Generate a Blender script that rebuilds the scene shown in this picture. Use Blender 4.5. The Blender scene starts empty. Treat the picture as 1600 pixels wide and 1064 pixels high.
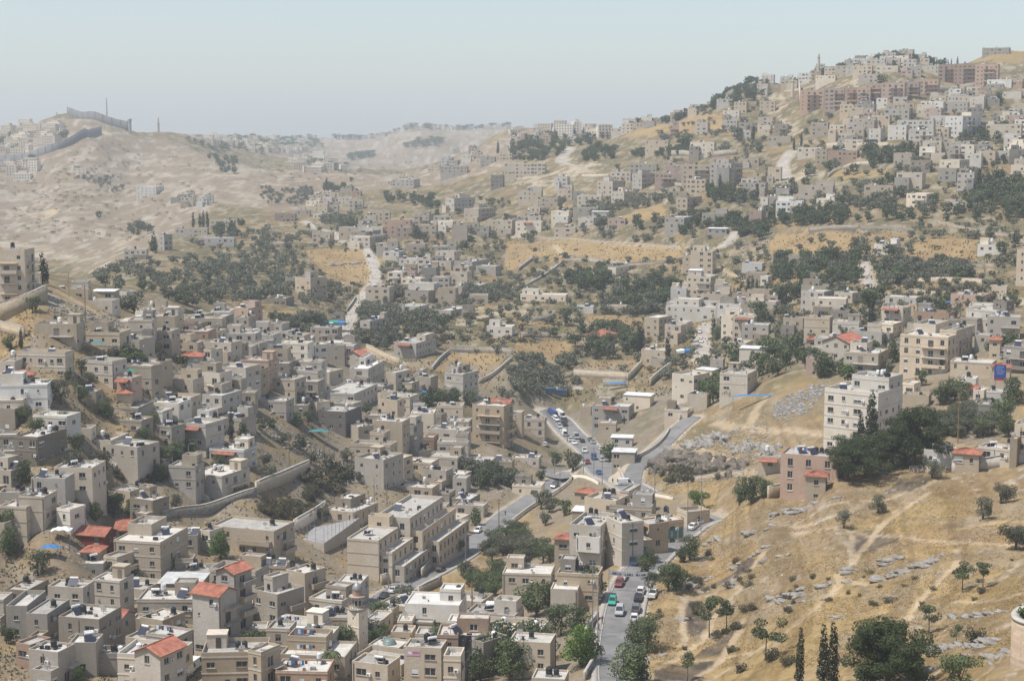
import bpy, bmesh, math, random, time
import numpy as np
from mathutils import Matrix, Vector
T0 = time.time()
random.seed(7); RS = np.random.RandomState(11)
SC = bpy.context.scene
COL = SC.collection
# ------------------------------------------------------------------ camera, world, sun, exposure
F = 2600.0                       # focal length in pixels of a 1600 px wide picture
PITCH = math.atan((532 - 200) / F)
CP, SP = math.cos(PITCH), math.sin(PITCH)
cam_d = bpy.data.cameras.new('camera'); cam = bpy.data.objects.new('camera', cam_d); COL.objects.link(cam)
cam_d.sensor_width = 36.0; cam_d.lens = 36.0 * F / 1600.0
cam_d.clip_start = 1.0; cam_d.clip_end = 60000
cam.location = (0, 0, 0); cam.rotation_euler = (math.pi / 2 - PITCH, 0, 0)
SC.camera = cam
SUN_EL, SUN_AZ = math.radians(62), math.radians(-112)      # azimuth from +Y, clockwise; the sun stands high on the left
world = bpy.data.worlds.new('World'); SC.world = world; world.use_nodes = True
wn = world.node_tree.nodes; wl = world.node_tree.links
sky = wn.new('ShaderNodeTexSky'); sky.sky_type = 'NISHITA'; sky.sun_disc = False
sky.sun_elevation = SUN_EL; sky.sun_rotation = SUN_AZ
sky.air_density = 1.0; sky.dust_density = 1.6; sky.ozone_density = 1.5; sky.altitude = 700
bgn = wn['Background']; hs = wn.new('ShaderNodeHueSaturation'); hs.inputs['Saturation'].default_value = 0.74; wl.new(sky.outputs['Color'], hs.inputs['Color']); wl.new(hs.outputs['Color'], bgn.inputs['Color']); bgn.inputs['Strength'].default_value = 0.15
sun_d = bpy.data.lights.new('sun', 'SUN'); sun = bpy.data.objects.new('sun', sun_d); COL.objects.link(sun)
sun_d.energy = 5.0; sun_d.angle = math.radians(0.5); sun_d.color = (1.0, 0.95, 0.88)
sdir = Vector((math.sin(SUN_AZ) * math.cos(SUN_EL), math.cos(SUN_AZ) * math.cos(SUN_EL), math.sin(SUN_EL)))
sun.rotation_euler = sdir.to_track_quat('Z', 'Y').to_euler(); sun.location = (0, 300, 400)
SC.view_settings.view_transform = 'Standard'; SC.view_settings.look = 'None'
SC.view_settings.exposure = 0.0; SC.view_settings.gamma = 1.0; SC.view_settings.use_curve_mapping = False
SC.render.engine = 'CYCLES'
cy = SC.cycles
cy.max_bounces = 5; cy.diffuse_bounces = 3; cy.glossy_bounces = 2; cy.transmission_bounces = 2; cy.volume_bounces = 1
cy.transparent_max_bounces = 6; cy.use_denoising = True; cy.caustics_reflective = False; cy.caustics_refractive = False
try: cy.denoiser = 'OPENIMAGEDENOISE'
except Exception: pass
HAZE_DENSITY = 0.00016

# ------------------------------------------------------------------ small helpers
def tag(o, label=None, cat=None, group=None, kind=None):
    if label: o['label'] = label
    if cat: o['category'] = cat
    if group: o['group'] = group
    if kind: o['kind'] = kind
    return o
def link(name, me, parent=None, loc=None, rotz=None):
    o = bpy.data.objects.new(name, me); COL.objects.link(o)
    if parent is not None: o.parent = parent
    if loc is not None: o.location = loc
    if rotz is not None: o.rotation_euler = (0, 0, rotz)
    return o
def empty(name, loc, rotz=0.0):
    o = bpy.data.objects.new(name, None); COL.objects.link(o); o.empty_display_size = 0.5
    o.location = loc; o.rotation_euler = (0, 0, rotz); return o
def mesh_np(name, V, Fc, mats=(), mi=None, smooth=False):
    """mesh from arrays: V (n,3); Fc list of (k,3)/(k,4) arrays"""
    me = bpy.data.meshes.new(name)
    V = np.asarray(V, dtype=np.float32)
    if not isinstance(Fc, (list, tuple)): Fc = [Fc]
    Fc = [np.asarray(f, dtype=np.int32) for f in Fc if len(f)]
    me.vertices.add(len(V)); me.vertices.foreach_set('co', V.ravel())
    nl = sum(f.size for f in Fc); nf = sum(len(f) for f in Fc)
    me.loops.add(nl); me.loops.foreach_set('vertex_index', np.concatenate([f.ravel() for f in Fc]))
    tot = np.concatenate([np.full(len(f), f.shape[1], np.int32) for f in Fc])
    start = np.concatenate([[0], np.cumsum(tot)[:-1]]).astype(np.int32)
    me.polygons.add(nf); me.polygons.foreach_set('loop_start', start); me.polygons.foreach_set('loop_total', tot)
    for m in mats: me.materials.append(m)
    if mi is not None: me.polygons.foreach_set('material_index', np.asarray(mi, np.int32))
    if smooth: me.polygons.foreach_set('use_smooth', np.ones(nf, bool))
    me.update(calc_edges=True); return me
class MB:
    """collects boxes, tubes and quads as one mesh, with material slots"""
    def __init__(s): s.v = []; s.f = []; s.m = []
    def quad(s, a, b, c, d, m=0):
        i = len(s.v); s.v += [a, b, c, d]; s.f.append((i, i + 1, i + 2, i + 3)); s.m.append(m)
    def tri(s, a, b, c, m=0):
        i = len(s.v); s.v += [a, b, c]; s.f.append((i, i + 1, i + 2)); s.m.append(m)
    def box(s, x0, x1, y0, y1, z0, z1, m=0, M=None):
        p = [(x0, y0, z0), (x1, y0, z0), (x1, y1, z0), (x0, y1, z0), (x0, y0, z1), (x1, y0, z1), (x1, y1, z1), (x0, y1, z1)]
        if M is not None: p = [tuple(M @ Vector(q)) for q in p]
        i = len(s.v); s.v += p
        for f in ((0, 3, 2, 1), (4, 5, 6, 7), (0, 1, 5, 4), (1, 2, 6, 5), (2, 3, 7, 6), (3, 0, 4, 7)):
            s.f.append(tuple(i + k for k in f)); s.m.append(m)
    def tube(s, pts, rad, n=8, m=0, cap=True):
        """tapered tube along pts"""
        if not hasattr(rad, '__len__'): rad = [rad] * len(pts)
        i0 = len(s.v)
        for k, p in enumerate(pts):
            p = Vector(p); d = (Vector(pts[min(k + 1, len(pts) - 1)]) - Vector(pts[max(k - 1, 0)])).normalized()
            a = d.orthogonal().normalized() if abs(d.z) < 0.95 else Vector((1, 0, 0)); b = d.cross(a).normalized(); a = b.cross(d)
            for j in range(n):
                t = 2 * math.pi * j / n; s.v.append(tuple(p + (a * math.cos(t) + b * math.sin(t)) * rad[k]))
        for k in range(len(pts) - 1):
            for j in range(n):
                a = i0 + k * n + j; b = i0 + k * n + (j + 1) % n
                s.f.append((a, b, b + n, a + n)); s.m.append(m)
        if cap:
            s.f.append(tuple(i0 + j for j in range(n))[::-1]); s.m.append(m)
            e = i0 + (len(pts) - 1) * n
            s.f.append(tuple(e + j for j in range(n))); s.m.append(m)
    def mesh(s, name, mats, smooth=False):
        me = bpy.data.meshes.new(name); me.from_pydata(s.v, [], s.f)
        for m in mats: me.materials.append(m)
        me.polygons.foreach_set('material_index', s.m)
        if smooth: me.polygons.foreach_set('use_smooth', [True] * len(s.f))
        me.update(); return me

# ------------------------------------------------------------------ noise
def _hash(ix, iy, seed):
    h = (ix.astype(np.int64) * 374761393 + iy.astype(np.int64) * 668265263 + seed * 974711) & 0x7fffffff
    h = ((h ^ (h >> 13)) * 1274126177) & 0x7fffffff
    return ((h ^ (h >> 16)) & 0xffff) / 65535.0
def vnoise(x, y, seed=0):
    ix = np.floor(x); iy = np.floor(y); fx = x - ix; fy = y - iy
    fx = fx * fx * (3 - 2 * fx); fy = fy * fy * (3 - 2 * fy)
    a = _hash(ix, iy, seed); b = _hash(ix + 1, iy, seed); c = _hash(ix, iy + 1, seed); d = _hash(ix + 1, iy + 1, seed)
    return (a + (b - a) * fx) * (1 - fy) + (c + (d - c) * fx) * fy
def fbm(x, y, seed=0, octv=4, gain=0.5):
    t = 0; amp = 1; s = 0
    for k in range(octv):
        t = t + amp * vnoise(x * 2 ** k, y * 2 ** k, seed + k * 17); s += amp; amp *= gain
    return t / s
def sstep(a, b, x):
    t = np.clip((x - a) / (b - a), 0, 1); return t * t * (3 - 2 * t)

# ------------------------------------------------------------------ terrain from survey points
def ray(u, v):
    """direction ratios x/y and z/y of the sight line through a point of the picture"""
    x = (u - 800.0) / F; yy = -(v - 532.0) / F
    dy = CP + yy * SP; dz = -SP + yy * CP
    return x / dy, dz / dy
def pt(u, v, Y):
    a, b = ray(u, v); return (a * Y, Y, b * Y)
def project(x, y, z):
    d = y * CP - z * SP; up = y * SP + z * CP
    return 800 + F * x / d, 532 - F * up / d
CTRL = '''975 1060 276;972 953 335;970 900 352;1010 860 378;1080 822 415;614 924 395;560 950 372;700 880 430;760 840 465;850 770 520;885 742 545;930 720 560;880 660 650;770 690 570
1080 655 560;1000 738 510;1100 715 500;1200 680 480;1250 640 492;1200 600 560;1150 660 520;1090 600 640;1300 700 430;1250 770 402;1100 830 400;1200 778 392;1300 752 387;1450 740 386;1600 722 386
1060 900 350;1100 950 330;1200 900 335;1350 850 340;1500 820 335;1600 800 335;1050 1040 288;1200 1000 290;1350 960 285;1500 930 280;1600 900 285;1200 1060 262;1400 1060 235;1590 1050 200;800 1200 225;100 1200 235;400 1200 235;1200 1180 210;1550 1200 150
60 1060 300;300 1050 302;500 1060 300;750 1050 300;850 1060 287;50 950 332;250 930 352;450 960 350;550 950 370;30 850 370;200 830 400;350 850 400;450 830 425;50 740 392;200 760 420;330 780 432;450 770 455;540 790 470;600 850 440
50 640 420;200 680 432;350 690 462;450 690 492;600 690 530;690 720 545;60 560 452;200 590 465;350 600 505;450 610 535;600 630 580;700 650 590;60 480 485;150 500 502;250 520 535;350 540 575;450 560 610;560 580 645;640 600 655
100 455 525;200 480 570;300 490 640;350 480 740;250 440 800;450 470 800;550 480 850;540 530 720;650 540 720;800 560 700;600 400 1000;500 420 950;400 390 1050;300 375 1130;200 400 1000;150 440 900
100 400 1300;0 420 1150;200 352 1500;100 330 1600;0 345 1600;50 290 1900;200 270 2000;150 205 2300;20 250 2150;0 240 2200;95 200 2330;280 230 2300;350 262 2050;400 237 2700;330 225 2700;430 300 1650;350 320 1500;480 330 1400;560 290 1750;600 272 2300;0 213 2900;60 208 2900;200 222 2900;300 218 3600;400 219 3800
500 216 4600;650 199 4100;800 197 4000;720 228 3600;560 245 3700;640 262 2900;450 235 3300;400 262 2300;500 262 2300;560 265 2500
700 360 1100;700 300 1480;650 292 1650;800 260 1500;800 330 1200;900 390 1000;1000 380 970;900 320 1150;1000 330 1060;1100 330 1000;950 222 1600;870 225 1850;820 208 2350;1000 200 1550;1000 260 1300;1100 240 1220;1080 182 1500;1180 124 1600;1200 180 1380;1300 110 1520;1400 92 1500;1550 82 1480;1620 80 1480;1300 170 1270;1500 150 1270;1600 130 1280;1500 222 1060;1300 240 1110;1590 232 1030;1200 300 1030;1400 290 960;1590 300 905;1300 340 905;1500 340 850;1590 360 800;1200 380 900;1300 420 800;1450 410 750;1590 410 700;1100 470 820;1200 470 760;1350 470 680;1500 480 600;1590 500 562;1100 540 712;1200 540 640;1400 590 515;1300 570 560;1500 600 485;1590 600 470;1500 680 425;1590 680 420
1000 460 850;900 460 870;800 430 950;700 480 850;900 540 740;1000 540 735;1000 600 675;900 610 685;760 610 660'''
cu, cv, cY = np.array([[float(t) for t in p.split()] for p in CTRL.replace('\n', ';').split(';')]).T
ca, cb = ray(cu, cv); cz = cb * cY; ca = list(ca); cY = list(cY); cz = list(cz)
for a_, Y_, z_ in [(ray(150, 200)[0], 2750, -30), (ray(20, 200)[0], 3500, -60), (ray(1100, 200)[0], 1850, -20), (ray(1300, 200)[0], 1850, 5), (ray(1550, 200)[0], 1850, 20), (ray(1000, 200)[0], 2200, -40),
                   (ray(820, 200)[0], 3000, -60), (ray(1300, 200)[0], 2800, -60), (ray(650, 200)[0], 5200, -80), (ray(1200, 0)[0], 4500, -100), (-.42, 4000, -80), (.42, 1500, 60), (.42, 900, -20), (.42, 500, -60), (.42, 350, -72), (-.42, 350, -78), (-.42, 470, -42), (-.42, 700, -45), (-.42, 1000, -90), (-.42, 1600, -70), (-.42, 2300, -10),
                   (0, 90, -70), (.3, 90, -58), (-.3, 90, -72), (.42, 200, -62), (-.42, 230, -85), (-.4, 8000, -250), (0, 8000, -250), (.4, 8000, -250), (.42, 3000, -40)]:
    ca.append(a_); cY.append(Y_); cz.append(z_)
ca = np.array(ca); cY = np.array(cY); cz = np.array(cz)
KB = 0.155
def tps(r2): return 0.5 * r2 * np.log(r2 + 1e-9)
P = np.stack([ca, np.log(cY) * KB], 1)
r2 = ((P[:, None] - P[None]) ** 2).sum(-1); n = len(P)
A = np.zeros((n + 3, n + 3)); A[:n, :n] = tps(r2) + np.eye(n) * 4e-5
A[:n, n] = 1; A[:n, n + 1:] = P; A[n, :n] = 1; A[n + 1:, :n] = P.T
W = np.linalg.solve(A, np.concatenate([cz, np.zeros(3)]))
LR = np.concatenate([np.arange(math.log(70), math.log(200), .02), np.arange(math.log(200), math.log(1250), .0048), np.arange(math.log(1250), math.log(3000), .0042), np.arange(math.log(3000), math.log(9000), .022)])
RY = np.exp(LR); GA = np.concatenate([np.arange(-.46, -.33, .004), np.arange(-.33, .33, .00095), np.arange(.33, .461, .004)])
NR, NC = len(RY), len(GA)
# thin plate evaluated on a coarse lattice, then interpolated
sa = np.linspace(GA[0], GA[-1], 181); sl = np.linspace(LR[0], LR[-1], 201)
QA, QL = np.meshgrid(sa, sl); q = np.stack([QA.ravel(), QL.ravel() * KB], 1)
zc = np.zeros(len(q))
for k in range(n): zc += W[k] * tps(((q - P[k]) ** 2).sum(1))
zc = (zc + W[n] + q @ W[n + 1:]).reshape(QA.shape)
def cubic1(grid, s, pos, axis):
    t = (pos - s[0]) / (s[1] - s[0]); i = np.clip(np.floor(t).astype(int), 1, len(s) - 3); f = t - i
    w = [(-f ** 3 + 2 * f ** 2 - f) / 2, (3 * f ** 3 - 5 * f ** 2 + 2) / 2, (-3 * f ** 3 + 4 * f ** 2 + f) / 2, (f ** 3 - f ** 2) / 2]
    g = 0
    for k in range(4):
        if axis == 0: g = g + np.take(grid, i - 1 + k, 0) * w[k][:, None]
        else: g = g + np.take(grid, i - 1 + k, 1) * w[k][None]
    return g
Zg = cubic1(cubic1(zc, sl, LR, 0), sa, GA, 1)
X2 = GA[None, :] * RY[:, None]; Y2 = np.repeat(RY[:, None], NC, 1)
# relief: gentle swells, gullies and terraces
relief = (fbm(X2 / 60, Y2 / 60, 3, 4) - .5) * np.clip(RY / 260, .8, 9)[:, None] * 1.6
far = sstep(1250, 1500, Y2)
relief += far * (fbm(X2 / 170, Y2 / 260, 9, 5) - .5) * 26 * sstep(1300, 2000, Y2) + far * (fbm(X2 / 22, Y2 / 30, 10, 4) - .5) * 5
Zg = Zg + relief
hx, hy = ray(150, 200)[0] * 2300, 2300
Zg += 13 * np.exp(-((X2 - hx) / 170) ** 2 - ((Y2 - hy) / 150) ** 2)
def grid_idx(a, Y):
    ci = np.interp(a, GA, np.arange(NC)); ri = np.interp(np.log(Y), LR, np.arange(NR)); return ci, ri
def ground(x, y):
    """terrain height at world x, y (arrays or scalars)"""
    x = np.asarray(x, float); y = np.maximum(np.asarray(y, float), 71)
    c, r = grid_idx(x / y, y); c0 = np.clip(c.astype(int), 0, NC - 2); r0 = np.clip(r.astype(int), 0, NR - 2); fc = c - c0; fr = r - r0
    return (Zg[r0, c0] * (1 - fc) + Zg[r0, c0 + 1] * fc) * (1 - fr) + (Zg[r0 + 1, c0] * (1 - fc) + Zg[r0 + 1, c0 + 1] * fc) * fr
def gz(x, y): return float(ground(x, y))
def hit(u, v, h=0.0, ymin=72.0):
    """where the sight line through (u, v) meets the terrain raised by h"""
    a, b = ray(u, v); c = float(np.interp(a, GA, np.arange(NC))); c0 = min(int(c), NC - 2); f = c - c0
    prof = Zg[:, c0] * (1 - f) + Zg[:, c0 + 1] * f + h
    dlt = prof - b * RY; ok = (dlt >= 0) & (RY > ymin); i = int(np.argmax(ok))
    if not ok.any(): i = int(np.argmax(np.where(RY > ymin, dlt / RY, -9))); return (a * RY[i], RY[i], prof[i] - h)
    if i == 0: Y = RY[0]
    else:
        d0, d1 = dlt[i - 1], dlt[i]; Y = RY[i - 1] + (RY[i] - RY[i - 1]) * (-d0 / (d1 - d0)) if d0 < 0 else RY[i]
    return (a * Y, Y, b * Y - h)
S = 3.94
TILES = {'T1': (0, 130, S), 'T2': (400, 130, S), 'T3': (800, 130, S), 'T4': (1200, 60, S), 'T5': (0, 360, S), 'T6': (400, 360, S), 'T7': (800, 360, S), 'T8': (1200, 330, S),
         'S1': (0, 580, S), 'S2': (400, 580, S), 'S3': (800, 580, S), 'S4': (1200, 560, S), 'S5': (0, 794, S), 'S6': (400, 794, S), 'S7': (800, 794, S), 'S8': (1200, 794, S),
         'Z3': (860, 780, 6.26), 'P': (0, 0, 1.0)}
def uv(t, x, y): o = TILES[t]; return o[0] + x / o[2], o[1] + y / o[2]
def line(spec):
    """'S8 500,150 505,250' -> list of survey (u, v)"""
    w = spec.split(); return [uv(w[0], *map(float, p.split(','))) for p in w[1:]]
def ground_line(spec, h=0): return [hit(*p, h) for p in line(spec)]
def resample(pts, step):
    pts = np.array(pts, float); d = np.concatenate([[0], np.cumsum(np.hypot(*(np.diff(pts[:, :2], axis=0).T)))])
    m = max(2, int(d[-1] / step) + 1); s = np.linspace(0, d[-1], m)
    q = np.stack([np.interp(s, d, pts[:, k]) for k in range(pts.shape[1])], 1)
    k = min(9, (m // 3) * 2 + 1)
    if k >= 3:
        pad = k // 2; ker = np.ones(k) / k
        for j in range(pts.shape[1]):
            e = np.concatenate([2 * q[0, j] - q[pad:0:-1, j], q[:, j], 2 * q[-1, j] - q[-2:-pad - 2:-1, j]]); q[:, j] = np.convolve(e, ker, 'valid')
    return q
def dist_line(pts, w):
    """distance of grid points to a polyline within reach w: returns (row slice, col slice, dist, height of the line)"""
    pts = np.asarray(pts, float)
    a = pts[:, 0] / pts[:, 1]; pad = w / pts[:, 1].min()
    c0, c1 = np.searchsorted(GA, [a.min() - pad, a.max() + pad]); r0, r1 = np.searchsorted(RY, [max(71, pts[:, 1].min() - w), pts[:, 1].max() + w])
    rs, cs = slice(max(r0 - 1, 0), r1 + 1), slice(max(c0 - 1, 0), c1 + 1)
    x, y = X2[rs, cs], Y2[rs, cs]; best = np.full(x.shape, 1e9); hz = np.zeros(x.shape)
    for p, q_ in zip(pts[:-1], pts[1:]):
        d = q_[:2] - p[:2]; L = max((d ** 2).sum(), 1e-9); t = np.clip(((x - p[0]) * d[0] + (y - p[1]) * d[1]) / L, 0, 1)
        e = np.hypot(x - p[0] - t * d[0], y - p[1] - t * d[1]); m = e < best
        best = np.where(m, e, best); hz = np.where(m, p[2] + (q_[2] - p[2]) * t, hz)
    return rs, cs, best, hz
def in_poly(poly, x, y):
    c = np.zeros(np.shape(x), bool); m = len(poly); j = m - 1
    for i in range(m):
        xi, yi = poly[i][:2]; xj, yj = poly[j][:2]
        c ^= ((yi > y) != (yj > y)) & (x < (xj - xi) * (y - yi) / (yj - yi + 1e-12) + xi); j = i
    return c
# image-space coordinates of each grid node, for reading survey outlines
def poly_mask(spec, soft=0.0, seed=5):
    """terrain nodes inside an outline surveyed on the ground"""
    poly = np.array(ground_line(spec)); 
    a = poly[:, 0] / poly[:, 1]; l = np.log(poly[:, 1])
    pg = np.stack([a, l * .2], 1)
    jx = X2 / np.maximum(Y2, 1); wob = (fbm(X2 / 9, Y2 / 9, seed, 3) - .5) * soft
    return in_poly(pg, GA[None] + wob * .01, LR[:, None] * .2 + wob * .006)
# ------------------------------------------------------------------ roads: the terrain is graded along them
ROADS = [  # name, width, survey line, kind
    ('street', 7.4, 'P 973,1110 967,1040 967,1000 974,953 987,908 1010,880 1031,859 1050,845 1076,829 1097,817 1118,806', 'asphalt'),
    ('valley_road', 7.0, 'P 560,962 600,935 650,905 720,868 745,845 790,805 830,780 860,757 893,738', 'asphalt'),
    ('main_road', 9.5, 'P 1000,768 965,748 942,738 934,722 925,703 903,687 888,674 874,659 862,646 850,640', 'asphalt'),
    ('hill_road', 5.6, 'P 987,756 990,735 1008,716 1032,697 1051,679 1066,664 1084,650', 'asphalt'),
    ('white_road', 5.0, 'P 575,389 583,411 588,426 586,441 575,454 562,469 555,484 549,497 541,512 533,522 538,531', 'pale'),
    ('lane', 3.6, 'P 575,547 600,558 626,567', 'pale'),
    ('far_lane', 4.5, 'P 476,346 496,358 522,363 529,374 540,379', 'pale'),
    ('village_street', 5.5, 'P 1108,505 1098,520 1095,535 1101,548 1096,564', 'pale'),
    ('ridge_road', 7.0, 'P 893,230 889,236 881,243 874,252 884,257 909,261', 'pale'),
    ('slope_road', 6.0, 'P 1239,236 1230,246 1223,255 1225,268 1229,284', 'pale'),
    ('olive_lane', 4.0, 'P 1352,409 1350,420 1352,433 1361,448', 'pale'),
    ('field_track', 2.6, 'P 800,371 843,371 901,374 962,380 1016,382 1069,388', 'dirt'),
    ('side_track', 3.4, 'P 1150,363 1146,372 1138,380 1122,388', 'pale'),
]
ROADPTS = []
for nm, w, sp, kd in ROADS:
    q_ = resample(ground_line(sp), 2.0 if kd == 'asphalt' else 3.0)
    zs = q_[:, 2]; k = min(15, (len(zs) // 2) * 2 - 1)
    if k >= 3:
        pad = k // 2; e = np.concatenate([2 * zs[0] - zs[pad:0:-1], zs, 2 * zs[-1] - zs[-2:-pad - 2:-1]]); q_[:, 2] = np.convolve(e, np.ones(k) / k, 'valid')
    ROADPTS.append(q_)
ROADMASK = np.zeros(Zg.shape)
for (nm, w, sp, kd), q_ in zip(ROADS, ROADPTS):
    rs, cs, d, hz = dist_line(q_, w * .5 + 6)
    t = 1 - sstep(w * .5 + .8, w * .5 + 6, d)
    Zg[rs, cs] = Zg[rs, cs] * (1 - t) + (hz - .12) * t
    ROADMASK[rs, cs] = np.maximum(ROADMASK[rs, cs], 1 - sstep(w * .5, w * .5 + 2.5, d))
# ------------------------------------------------------------------ materials
def new_mat(name):
    m = bpy.data.materials.new(name); m.use_nodes = True; nt = m.node_tree
    b = nt.nodes['Principled BSDF']; b.inputs['Roughness'].default_value = .85
    b.inputs['Specular IOR Level'].default_value = .25
    return m, nt, b
def nd(nt, t, **kw):
    n_ = nt.nodes.new(t)
    for k, v in kw.items(): setattr(n_, k, v)
    return n_
def mixc(nt, fac, a, b, mode='MIX'):
    m = nd(nt, 'ShaderNodeMix', data_type='RGBA', blend_type=mode)
    for i, v in ((0, fac), (6, a), (7, b)):
        if hasattr(v, 'is_linked') or hasattr(v, 'links'): nt.links.new(v, m.inputs[i])
        elif i == 0: m.inputs[0].default_value = v
        else: m.inputs[i].default_value = (*v, 1) if len(v) == 3 else v
    return m.outputs[2]
def noise(nt, co, scale, detail=3, rough=.55):
    t = nd(nt, 'ShaderNodeTexNoise'); t.inputs['Scale'].default_value = scale; t.inputs['Detail'].default_value = detail; t.inputs['Roughness'].default_value = rough
    if co is not None: nt.links.new(co, t.inputs['Vector'])
    return t.outputs['Fac']
def ramp(nt, fac, p0, p1, c0=(0, 0, 0), c1=(1, 1, 1)):
    r = nd(nt, 'ShaderNodeValToRGB'); e = r.color_ramp.elements
    e[0].position = p0; e[1].position = p1; e[0].color = (*c0, 1); e[1].color = (*c1, 1)
    nt.links.new(fac, r.inputs[0]); return r.outputs[0]
def bump(nt, b, h, strength=.5, dist=.1):
    n_ = nd(nt, 'ShaderNodeBump'); n_.inputs['Strength'].default_value = strength; n_.inputs['Distance'].default_value = dist
    nt.links.new(h, n_.inputs['Height']); nt.links.new(n_.outputs[0], b.inputs['Normal'])
def objco(nt): return nd(nt, 'ShaderNodeTexCoord').outputs['Object']
def worldco(nt): return nd(nt, 'ShaderNodeNewGeometry').outputs['Position']
def scaled(nt, co, s):
    m = nd(nt, 'ShaderNodeMapping'); m.inputs['Scale'].default_value = s; nt.links.new(co, m.inputs['Vector']); return m.outputs[0]
MATS = {}
def flat(name, col, rough=.7, metal=0.0, var=.12, scale=1.5, spec=.3, rnd=0.0):
    """plain paint or plastic with uneven wear"""
    if name in MATS: return MATS[name]
    m, nt, b = new_mat(name); co = worldco(nt)
    f = noise(nt, co, scale, 4)
    c = mixc(nt, ramp(nt, f, .3, .7), tuple(x * (1 - var) for x in col), tuple(min(1, x * (1 + var)) for x in col))
    if rnd:
        oi = nd(nt, 'ShaderNodeObjectInfo'); mr = nd(nt, 'ShaderNodeMapRange'); nt.links.new(oi.outputs['Random'], mr.inputs[0]); mr.inputs[3].default_value = 1 - rnd; mr.inputs[4].default_value = 1 + rnd
        vm = nd(nt, 'ShaderNodeVectorMath', operation='SCALE'); nt.links.new(c, vm.inputs[0]); nt.links.new(mr.outputs[0], vm.inputs['Scale']); c = vm.outputs[0]
    nt.links.new(c, b.inputs['Base Color']); b.inputs['Roughness'].default_value = rough; b.inputs['Metallic'].default_value = metal; b.inputs['Specular IOR Level'].default_value = spec
    MATS[name] = m; return m
def wall_mat(name, col, course=.27, contrast=.1, stain=.5):
    m, nt, b = new_mat(name); co = worldco(nt)
    oc = objco(nt)
    # courses of dressed stone: every block a slightly different tone, joints recessed
    sp = nd(nt, 'ShaderNodeSeparateXYZ'); nt.links.new(oc, sp.inputs[0])
    ad = nd(nt, 'ShaderNodeMath', operation='ADD'); nt.links.new(sp.outputs[0], ad.inputs[0]); nt.links.new(sp.outputs[1], ad.inputs[1])
    cb_ = nd(nt, 'ShaderNodeCombineXYZ'); nt.links.new(ad.outputs[0], cb_.inputs[0]); nt.links.new(sp.outputs[2], cb_.inputs[1])
    br = nd(nt, 'ShaderNodeTexBrick'); nt.links.new(cb_.outputs[0], br.inputs['Vector'])
    br.inputs['Scale'].default_value = 1; br.inputs['Brick Width'].default_value = course * 2; br.inputs['Row Height'].default_value = course; br.inputs['Mortar Size'].default_value = .012
    br.inputs['Color1'].default_value = (*[x * (1 - contrast) for x in col], 1); br.inputs['Color2'].default_value = (*[min(1, x * (1 + contrast)) for x in col], 1); br.inputs['Mortar'].default_value = (*[x * .72 for x in col], 1)
    c = br.outputs['Color']
    # patches of weathering and run-off streaks
    f = ramp(nt, noise(nt, co, .22, 4), .35, .75)
    c = mixc(nt, f, c, tuple(x * k for x, k in zip(col, (.86, .82, .74))))
    st = ramp(nt, noise(nt, scaled(nt, co, (1.3, 1.3, .12)), 1.6, 4), .56, .78)
    mm = nd(nt, 'ShaderNodeMath', operation='MULTIPLY'); nt.links.new(st, mm.inputs[0]); mm.inputs[1].default_value = stain
    c = mixc(nt, mm.outputs[0], c, tuple(x * .58 for x in col))
    oi = nd(nt, 'ShaderNodeObjectInfo')
    mr = nd(nt, 'ShaderNodeMapRange'); nt.links.new(oi.outputs['Random'], mr.inputs[0]); mr.inputs[3].default_value = .78; mr.inputs[4].default_value = 1.2
    vm = nd(nt, 'ShaderNodeVectorMath', operation='SCALE'); nt.links.new(c, vm.inputs[0]); nt.links.new(mr.outputs[0], vm.inputs['Scale'])
    wm = nd(nt, 'ShaderNodeMath', operation='MULTIPLY'); nt.links.new(oi.outputs['Random'], wm.inputs[0]); wm.inputs[1].default_value = 13.7
    fr = nd(nt, 'ShaderNodeMath', operation='FRACT'); nt.links.new(wm.outputs[0], fr.inputs[0])
    hue = mixc(nt, fr.outputs[0], (.97, 1.0, 1.04), (1.08, .98, .84)); cc = mixc(nt, 1.0, vm.outputs[0], hue, 'MULTIPLY')
    nt.links.new(cc, b.inputs['Base Color']); bump(nt, b, noise(nt, co, 3, 4), .35, .05)
    MATS[name] = m; return m
def roof_mat(name, col, dark=.5):
    m, nt, b = new_mat(name); co = worldco(nt)
    c = mixc(nt, ramp(nt, noise(nt, co, .35, 5, .6), .38, .72), col, tuple(x * .72 for x in col))
    c = mixc(nt, ramp(nt, noise(nt, co, 1.3, 4, .6), .55, .72), c, tuple(x * dark for x in col))
    oi = nd(nt, 'ShaderNodeObjectInfo'); mr = nd(nt, 'ShaderNodeMapRange'); nt.links.new(oi.outputs['Random'], mr.inputs[0]); mr.inputs[3].default_value = .72; mr.inputs[4].default_value = 1.08
    vm = nd(nt, 'ShaderNodeVectorMath', operation='SCALE'); nt.links.new(c, vm.inputs[0]); nt.links.new(mr.outputs[0], vm.inputs['Scale'])
    nt.links.new(vm.outputs[0], b.inputs['Base Color']); MATS[name] = m; return m
WALLS = {'b': wall_mat('beige_stone', (.485, .445, .39)), 'w': wall_mat('pale_plaster', (.64, .61, .56), .4, .04, .4), 'g': wall_mat('grey_block', (.33, .305, .27), .2, .1, .6),
         'p': wall_mat('pinkish_stone', (.42, .325, .275), .27, .1), 't': wall_mat('tan_stone', (.47, .415, .34)), 'd': wall_mat('dark_block', (.21, .195, .18), .2, .12),
         'm': wall_mat('maroon_boards', (.16, .045, .04), .5, .05, .3)}
ROOFS = {'pale': roof_mat('pale_roof_screed', (.57, .545, .495)), 'grey': roof_mat('grey_roof_screed', (.42, .40, .365)), 'white': roof_mat('whitewashed_roof', (.68, .665, .63), .7)}
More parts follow.
